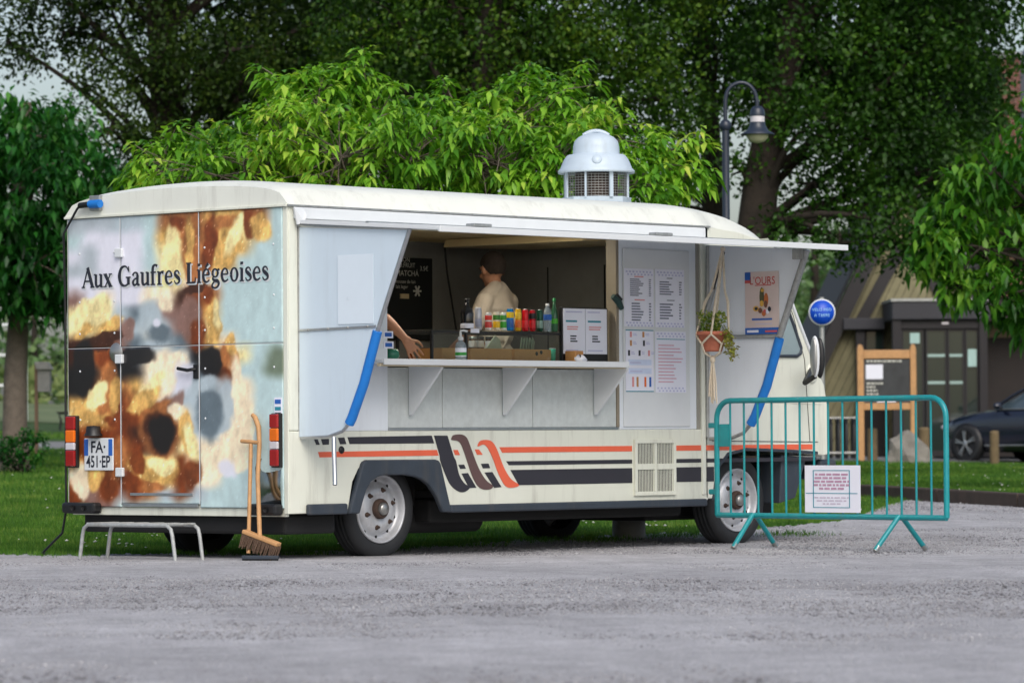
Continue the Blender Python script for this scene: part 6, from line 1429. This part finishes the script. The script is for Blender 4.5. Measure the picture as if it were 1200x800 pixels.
# ------------------------------------------------------------------ timber A-frame building with glazed porch
w = 86.; bb = B(1035, w); s_ = F/w
bd_ = thing('timber_building', 'dark timber A-frame visitor building with flat glazed entrance porch', 'building', bb, YAW)
X = lambda px: (px-1035)/s_
Z = lambda py: PW(1035, py, w)[2]-bb[2]
m_clad = bpy.data.materials.new('timber_cladding'); m_clad.use_nodes = True
N = m_clad.node_tree.nodes; L = m_clad.node_tree.links; b_ = N['Principled BSDF']; tc = N.new('ShaderNodeTexCoord'); nz = N.new('ShaderNodeTexNoise'); nz.inputs['Scale'].default_value = 3.; nz.inputs['Detail'].default_value = 6.
rp = N.new('ShaderNodeValToRGB'); rp.color_ramp.elements[0].color = rgb(92, 88, 64); rp.color_ramp.elements[1].color = rgb(140, 134, 104); L.new(tc.outputs['Object'], nz.inputs['Vector']); L.new(nz.outputs['Fac'], rp.inputs['Fac']); L.new(rp.outputs[0], b_.inputs['Base Color']); b_.inputs['Roughness'].default_value = .85
m_beam = mat('dark_beam', rgb(36, 33, 35), .7, var=.2, scale=5.); m_fascia = mat('dark_fascia', rgb(48, 48, 54), .6, var=.12, scale=3.)
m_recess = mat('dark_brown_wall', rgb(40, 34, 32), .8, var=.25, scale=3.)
# gable wall of slanted boards, each one a board
sl_ = (426-321)/(1015-964.)                       # steepness of the roof edge
apx, apy = 1068., 212.
Lb, Rb = X(apx-(537-apy)/sl_), X(apx+(537-apy)/sl_); ap = (X(apx), Z(apy))
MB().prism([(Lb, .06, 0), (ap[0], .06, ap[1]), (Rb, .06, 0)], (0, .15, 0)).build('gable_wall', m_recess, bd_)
dirv = np.array([ap[0]-Lb, ap[1]]); dirv /= np.linalg.norm(dirv); nrm = np.array([dirv[1], -dirv[0]])
def clip_poly(poly, n, d):
    out = []
    for i in range(len(poly)):
        a, b = poly[i], poly[(i+1) % len(poly)]; fa, fb_ = np.dot(a, n)-d, np.dot(b, n)-d
        if fa >= 0: out.append(a)
        if (fa >= 0) != (fb_ >= 0): out.append(a+(b-a)*fa/(fa-fb_))
    return out
tri = [np.array([Lb, 0.]), np.array([Rb, 0.]), np.array(ap)]
d0 = np.dot(np.array([Lb, 0]), nrm); bw = .15
for i in range(90):
    pgn = clip_poly(clip_poly(tri, nrm, d0+i*bw+.006), -nrm, -(d0+(i+1)*bw-.006))
    if len(pgn) < 3: continue
    if np.mean([p[0] for p in pgn]) > X(1230): continue
    MB().prism([(p[0], .035+.006*(i % 2), p[1]) for p in pgn], (0, .03, 0)).build('board', m_clad, bd_)
for (a, b, wd, y) in (((Lb-.12, -.1), (ap[0]-.0, ap[1]+.14), .26, -.12), ((Rb+.12, -.1), (ap[0]+.0, ap[1]+.14), .26, -.12)):
    MB().bar((a[0], y, a[1]), (b[0], y, b[1]), .3, wd, (0, 1, 0)).build('barge_board', m_beam, bd_)
for a, b in (((1005, 385), (1058, 290)), ((1080, 300), (1118, 372))):
    MB().bar((X(a[0]), -.0, Z(a[1])), (X(b[0]), -.0, Z(b[1])), .06, .24, (1, 0, 1)).build('brace', m_beam, bd_)
rp_ = MB()
for s2 in (-1, 1):
    e = Lb-.4 if s2 < 0 else Rb+.4
    rp_.prism([(e, -.3, -.05), (ap[0], -.3, ap[1]+.42), (ap[0], -.3, ap[1]+.62), (e-.2*-s2*-1, -.3, .05)], (0, 9., 0))
rp_.build('roof', mat('slate_roof', rgb(44, 46, 52), .8, var=.2), bd_)
# side lean-to wall with window, below a dark beam
MB().box((X(988), -.35, Z(386)), (X(1036), .0, Z(373))).build('beam', m_fascia, bd_, .01)
MB().box((X(1003), -.25, Z(537)), (X(1013), -.1, Z(386))).build('post', m_beam, bd_)
wf = MB().box((X(1014), -.12, Z(470)), (X(1036), -.05, Z(386))).build('window', m_beam, bd_); MB().box((X(1016), -.135, Z(466)), (X(1034), -.122, Z(389))).build('pane', m_dglass, wf)
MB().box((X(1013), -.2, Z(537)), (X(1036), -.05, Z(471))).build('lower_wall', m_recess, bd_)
# porch: canopy, posts, glazing, doors
yp = -2.2
MB().box((X(1035), yp, Z(378)), (X(1147), 0, Z(355))).build('canopy', m_fascia, bd_, .02)
MB().box((X(1034), yp-.03, Z(357)), (X(1148), .0, Z(354))).build('canopy_trim', m_galv, bd_)
MB().box((X(1147.5), yp+.8, Z(379)), (X(1235), 0, Z(352))).build('canopy', m_recess, bd_)
for a, b in ((1036, 1046), (1135, 1144)): MB().box((X(a), yp+.05, 0), (X(b), yp+.3, Z(378))).build('porch_post', m_beam, bd_)
MB().box((X(1046.5), yp+.1, Z(388)), (X(1134.5), yp+.25, Z(378.5))).build('transom', m_beam, bd_)
MB().box((X(1092), yp+.07, Z(383.5)), (X(1100), yp+.1, Z(381))).build('door_sensor', m_clearlens, bd_)
MB().box((X(1047), -.3, 0), (X(1134), -.2, Z(379))).build('porch_back_wall', mat('dim_interior', rgb(78, 80, 74), .8, var=.4, scale=1.5), bd_)
for a, b in ((1046.5, 1072), (1074, 1098), (1099, 1118), (1119, 1134.5)):
    fo = MB()
    fo.box((X(a), yp+.14, 0.02), (X(a+2), yp+.2, Z(388))); fo.box((X(b-2), yp+.14, .02), (X(b), yp+.2, Z(388))); fo.box((X(a+2), yp+.14, .02), (X(b-2), yp+.2, .14)); fo.box((X(a+2), yp+.14, Z(391)), (X(b-2), yp+.2, Z(388)))
    fo = fo.build('glass_door' if 1072 < a < 1110 else 'glass_panel', m_beam, bd_)
    MB().box((X(a+2), yp+.16, .14), (X(b-2), yp+.17, Z(391))).build('pane', m_dglass, fo)
    if 1072 < a < 1110:
        for py in (419, 450): MB().box((X(a+2), yp+.15, Z(py+1.6)), (X(b-2), yp+.158, Z(py-1.6))).build('safety_band', mat('frosted_band', rgb(150, 175, 168), .6), fo)
for a, b, c, d in ((1056, 1067, 405, 393), (1122, 1132, 432, 412)): MB().box((X(a), yp+.125, Z(a if False else c)), (X(b), yp+.135, Z(d))).build('door_notice', mat('pale_teal_paper', rgb(160, 190, 184), .7), bd_)
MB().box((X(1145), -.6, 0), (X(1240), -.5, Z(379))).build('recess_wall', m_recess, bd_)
MB().box((X(1150), -.64, Z(397)), (X(1181), -.605, Z(383))).build('wall_sign', mat('beige_board', rgb(118, 100, 80), .7), bd_)
# ------------------------------------------------------------------ brick house high behind the trees
w = 104.; hb_ = B(1215, w); s_ = F/w; bh = thing('brick_house', 'red brick house with slate roof half hidden by the dark trees', 'house', hb_, YAW)
Zh = lambda py: PW(1215, py, w)[2]-hb_[2]; Xh = lambda px: (px-1215)/s_
m_brick = bpy.data.materials.new('brick'); m_brick.use_nodes = True; N = m_brick.node_tree.nodes; L = m_brick.node_tree.links
bt = N.new('ShaderNodeTexBrick'); bt.inputs['Color1'].default_value = rgb(120, 66, 54); bt.inputs['Color2'].default_value = rgb(94, 54, 46); bt.inputs['Mortar'].default_value = rgb(140, 128, 118); bt.inputs['Scale'].default_value = 4.5
tc = N.new('ShaderNodeTexCoord'); mp = N.new('ShaderNodeMapping'); mp.inputs['Rotation'].default_value = (math.pi/2, 0, 0); L.new(tc.outputs['Object'], mp.inputs['Vector']); L.new(mp.outputs[0], bt.inputs['Vector']); L.new(bt.outputs['Color'], N['Principled BSDF'].inputs['Base Color']); N['Principled BSDF'].inputs['Roughness'].default_value = .9
MB().box((Xh(1168), 0, 0), (Xh(1420), 6, Zh(160))).build('wall', m_brick, bh)
MB().prism([(Xh(1140), -.3, Zh(165)), (Xh(1164), -.3, Zh(120)), (Xh(1300), -.3, Zh(-40)), (Xh(1450), -.3, Zh(165))], (0, 6.6, 0)).build('roof', mat('slate_blue_roof', rgb(72, 78, 90), .7, var=.15), bh)
ck_ = MB().box((Xh(1166), -.6, Zh(200)), (Xh(1196), .5, Zh(70))).build('chimney', m_brick, bh)
MB().box((Xh(1164), -.65, Zh(70)), (Xh(1198), .55, Zh(63))).build('chimney_cap', m_conc, ck_)
# ------------------------------------------------------------------ notice board, rocks, bin, bollards, rack
w = 78.; nb = B(1040, w); s_ = F/w
nbd = thing('notice_board', 'wooden framed chalk notice board with a white sheet pinned on it', 'notice board', nb, YAW)
Zn = lambda py: PW(1040, py, w)[2]-nb[2]; Xn = lambda px: (px-1040)/s_
for a, b in ((1005, 1012.5), (1067, 1074)):
    pp = MB(); c = (Xn(a)+Xn(b))/2; hw_ = (Xn(b)-Xn(a))/2
    pp.prism([(Xn(a), -.06, -.05), (Xn(b), -.06, -.05), (Xn(b), -.06, Zn(409)), (c+hw_*.5, -.06, Zn(404)), (c-hw_*.5, -.06, Zn(403)), (Xn(a), -.06, Zn(408))], (0, .12, 0)); pp.build('post', m_wood, nbd, .01)
MB().box((Xn(1012.6), -.045, Zn(420)), (Xn(1066.9), .045, Zn(410))).build('rail', m_wood, nbd, .01); MB().box((Xn(1012.6), -.045, Zn(480)), (Xn(1066.9), .045, Zn(472))).build('rail', m_wood, nbd, .01)
pb = MB().box((Xn(1012.6), -.02, Zn(471.8)), (Xn(1066.9), .02, Zn(420.2))).build('chalkboard', mat('grey_chalkboard', rgb(58, 60, 62), .7, var=.35, scale=3.), nbd)
MB().box((Xn(1015), -.026, Zn(444)), (Xn(1035), -.021, Zn(427))).build('sheet', m_paper, nbd)
MB().box((Xn(1028), -.026, Zn(471)), (Xn(1050), -.021, Zn(466))).build('sheet', m_paper, nbd)
def scr(x0, x1, py, k):
    mb = MB(); x = x0
    while x < x1: L_ = rng.uniform(1.5, 5); mb.box((Xn(x), -.0245, Zn(py+1.1)), (Xn(min(x+L_, x1)), -.0215, Zn(py-1.1))); x += L_+1.2
    mb.build('chalk_lines', m_chalk, nbd)
scr(1016, 1058, 423, 0)
for i in range(4): scr(1016, rng.uniform(1026, 1036), 449+i*4.2, 0)
m_rock = mat('pale_rock', rgb(128, 124, 116), .9, var=.25, scale=5., bump=.6, bscale=9.)
def rock(px, py, wpx, hpx, w, label):
    b_ = B(px, w); s_ = F/w; me = bpy.data.meshes.new('rock'); bm = bmesh.new(); bmesh.ops.create_icosphere(bm, subdivisions=3, radius=1.)
    for v in bm.verts:
        d = np.array(v.co); f = 1+.16*math.sin(3*d[0]+px)*math.sin(4*d[1]+1)+.1*math.sin(7*d[2]+5*d[0])
        pk = 1.-.45*max(0., d[0]*.6+.1) if d[2] > 0 else 1
        v.co = Vector((d[0]*f*wpx/2/s_, d[1]*f*wpx/2.6/s_, max(-.12, d[2]*f*pk*hpx/s_)))
    bm.to_mesh(me); bm.free(); o = link('rock', me, m_rock); o.location = tuple(b_); o.rotation_euler = (0, 0, YAW); tag(o, label, 'rock'); return o
rock(1064, 0, 58, 35, 76., 'large pale boulder on the lawn below the notice board')
def bollard(px, w, h, r, label):
    b_ = B(px, w); t = thing('wooden_bollard', label, 'bollard', b_, 0, 'round wooden bollards along the car lane'); m_ = mat('weathered_post', rgb(112, 96, 70), .9, var=.25, scale=7., bump=.4)
    lathe_obj('shaft', [(r, -.1), (r, h-.05)], m_, t, 16); lathe_obj('cap', [(r, h-.05), (r*.95, h-.015), (r*.75, h), (0, h+.004)], m_, t, 16)
bollard(1165, 75.5, .62, .085, 'wooden bollard standing in front of the dark car'); bollard(1083, 76., .66, .10, 'wooden bollard beside the pale boulder'); bollard(1022, 78.5, .62, .10, 'wooden bollard under the notice board')
# rack of tubes left of the notice board
rk = thing('bicycle_rack', 'low dark tubular bicycle rack beside the building wall', 'bicycle rack', B(988, 81.), YAW); s_ = F/81.
for i in range(4):
    x = (-14+i*9)/s_; MB().tube([(x, 0, 0), (x, 0, .62), (x, .12, .78), (x, .45, .78), (x, .55, .62), (x, .55, 0)], .03, 8).build('hoop', m_black, rk)
MB().tube([(-.4, -.04, .12), (.4, -.04, .12)], .025, 8).build('base_rail', m_steel, rk); MB().tube([(-.4, -.04, .80), (.35, -.04, .80)], .018, 8).build('top_rail', m_steel, rk)
# ------------------------------------------------------------------ park bench, nest box, white posts on the left
w = 98.; bp_ = B(83, w); s_ = F/w
pbn = thing('park_bench', 'dark slatted park bench on the lawn near the path', 'bench', bp_, YAW+math.radians(-62))
m_bw = mat('bench_wood', rgb(52, 46, 44), .8, var=.2)
for i in range(5): MB().bar((-.85, .02+i*.09, .44+.012*i*0), (.85, .02+i*.09, .44), .075, .03).build('seat_slat', m_bw, pbn)
for i in range(5): MB().bar((-.85, .46+.035*i, .52+i*.085), (.85, .46+.035*i, .52+i*.085), .03, .07).build('back_slat', m_bw, pbn)
for x in (-.75, .75): MB().tube([(x, .02, -.02), (x, .06, .25), (x, .0, .42), (x, .42, .42), (x, .60, .88)], .03, 8).build('leg', m_black, pbn); MB().tube([(x, .40, .42), (x, .42, .2), (x, .5, -.02)], .03, 8).build('leg', m_black, pbn)
w = 72.; nbp = B(44, w); s_ = F/w; nx_ = thing('nest_box', 'grey wooden insect box with sloping roof on a thin post', 'nest box', nbp, YAW)
Zb = lambda py: PW(44, py, w)[2]-nbp[2]; Xb = lambda px: (px-44)/s_; m_gw = mat('grey_weathered_wood', rgb(150, 148, 142), .9, var=.15, scale=8.)
MB().box((Xb(41), -.03, -.05), (Xb(45), .03, Zb(424))).build('post', mat('brown_post', rgb(128, 104, 84), .9, var=.2), nx_)
MB().box((Xb(45.5), -.14, Zb(459)), (Xb(60), .12, Zb(432))).build('box', m_gw, nx_, .006)
MB().prism([(Xb(42), -.2, Zb(424)), (Xb(57), -.2, Zb(424)), (Xb(62.5), -.2, Zb(433)), (Xb(44.5), -.2, Zb(433))], (0, .4, 0)).build('lid', m_gw, nx_, .006)
fs_ = thing('white_trellis', 'pale weathered two-post trellis at the far lawn edge', 'trellis', B(12, 110.), YAW); s_ = F/110.
for x in (-.35, .42): MB().box((x-.04, -.04, -.05), (x+.04, .04, 3.2)).build('post', m_wpaint, fs_)
for z in (.9, 1.7, 2.5): MB().box((-.31, -.03, z), (.38, .03, z+.07)).build('rail', m_wpaint, fs_)

# ------------------------------------------------------------------ parked dark blue car
w = 81.5; cb2 = B(1170, w+.6); car = thing('parked_car', 'dark navy saloon car parked by the entrance with silver spoked wheels', 'car', cb2, YAW-math.radians(47))
m_car = mat('navy_car_paint', rgb(14, 21, 42), .2, .1, var=.06, coat=1.); m_cg = mat('car_glass', rgb(70, 84, 92), .06, var=.1, coat=.6)
# local x to the right (towards the rear), front at x=-.85; wheels at x=0 and 2.8
st_ = [(-.86, .40, .30, .58, .60), (-.80, .62, .22, .66, .68), (-.6, .78, .18, .74, .78), (-.3, .86, .18, .80, .86), (.2, .90, .18, .86, .93), (.8, .91, .17, .90, .99), (1.2, .91, .17, .91, 1.0), (2.0, .91, .17, .93, .98), (2.8, .90, .18, .95, 1.0), (3.3, .87, .20, .94, 1.02), (3.7, .80, .26, .90, 1.0), (3.82, .66, .36, .84, .90)]
rowsC = []
for x, hw_, z0, zb, zt in st_:
    half = [(0, z0), (hw_*.8, z0), (hw_*.97, z0+.10), (hw_, z0+.28*(zb-z0)+.08), (hw_*1.0, zb-.12), (hw_*.97, zb), (hw_*.80, zt-.01), (hw_*.4, zt+.015), (0, zt+.02)]
    rowsC.append([(x, y, z) for y, z in half]+[(x, -y, z) for y, z in half[::-1][1:]])
cbm = MB(); cbm.grid(rowsC); nrow = len(rowsC[0]); cbm.add(rowsC[0], [tuple(range(nrow-1))]); cbm.add(rowsC[-1], [tuple(range(nrow-1))])
car.scale = (1.06, 1.06, 1.06)
co = cbm.build('body', m_car, car)
gs = [(.62, .74, .97, .99), (1.0, .72, .97, 1.22), (1.35, .68, .97, 1.38), (1.8, .66, .97, 1.43), (2.3, .66, .98, 1.41), (2.75, .66, .99, 1.30), (3.25, .70, .99, 1.04)]
rg = []
for x, hw_, z0, zt in gs: rg.append([(x, -.84, z0-.02), (x, -hw_-(.84-hw_)*.35*0, zt-.05), (x, -hw_*.8, zt), (x, 0, zt+.03), (x, hw_*.8, zt), (x, hw_, zt-.05), (x, .84, z0-.02)])
gb = MB(); gb.grid(rg); gb.build('greenhouse', m_cg, car)
rt = []
for x, hw_, z0, zt in [(1.25, .62, 0, 1.355), (1.45, .64, 0, 1.415), (1.8, .65, 0, 1.437), (2.3, .65, 0, 1.417), (2.6, .64, 0, 1.35)]: rt.append([(x, -hw_, zt-.035), (x, -hw_*.7, zt+.018), (x, 0, zt+.04), (x, hw_*.7, zt+.018), (x, hw_, zt-.035)])
MB().grid(rt).build('roof', m_car, car)
for s2 in (-1, 1):
    MB().tube([(.60, s2*.80, .99), (.98, s2*.755, 1.20), (1.35, s2*.70, 1.37), (1.8, s2*.68, 1.42), (2.3, s2*.68, 1.40), (2.75, s2*.70, 1.28), (3.2, s2*.75, 1.04)], .028, 8).build('pillar_trim', m_car, car)
    MB().tube([(.75, s2*.862, .955), (1.5, s2*.862, .965), (2.6, s2*.862, .985)], .012, 6).build('chrome_trim', m_steel, car)
    MB().bar((1.9, s2*.78, 1.17), (1.94, s2*.84, .97), .05, .03).build('door_pillar', m_black, car)
    mm_ = MB().ell((.82, s2*.98, 1.02), (.07, .10, .065), 14, 8).build('wing_mirror', m_car, car); MB().tube([(.82, s2*.86, .97), (.82, s2*.95, 1.0)], .02, 6).build('mirror_arm', m_black, mm_)
    MB().ell((-.70, s2*.60, .64), (.13, .16, .06), 14, 8).build('headlight', m_clearlens, car)
    MB().tube([(.45, s2*.915, .30), (2.3, s2*.915, .30)], .018, 6).build('side_skirt', m_steel, car)
    for x in (1.75, 2.75): MB().tube([(x, s2*.915, .80), (x+.2, s2*.925, .805)], .014, 6).build('door_handle', m_car, car)
    for xw in (0., 2.8):
        MB().lathe([(.375, .0), (.375, .035), (.0, .035)], (xw, s2*.885, .335), (0, s2, 0), 28).build('wheel_arch', m_black, car)
        wo = MB().lathe([(.24, .05), (.30, .058), (.33, .045), (.338, .02), (.338, -.15)], (xw, s2*.885, .335), (0, s2, 0), 32).build('wheel', m_rubber, car)
        MB().lathe([(.245, .03), (.25, .055), (.235, .06), (.225, .04), (.20, .036), (.0, .036)], (xw, s2*.885, .335), (0, s2, 0), 32).build('rim', m_black, wo)
        for k in range(5):
            a = 2*math.pi*k/5+.4
            for da in (-.11, .11): MB().bar((xw+.04*math.cos(a), s2*.95, .335+.04*math.sin(a)), (xw+.235*math.cos(a+da), s2*.945, .335+.235*math.sin(a+da)), .022, .032, (0, 1, 0)).build('spoke', m_alu, wo)
        MB().lathe([(.06, .06), (.05, .072), (0, .075)], (xw, s2*.885, .335), (0, s2, 0), 14).build('hub', m_alu, wo)
MB().box((-.90, -.35, .40), (-.84, .35, .58)).build('radiator_grille', m_black, car, .02)
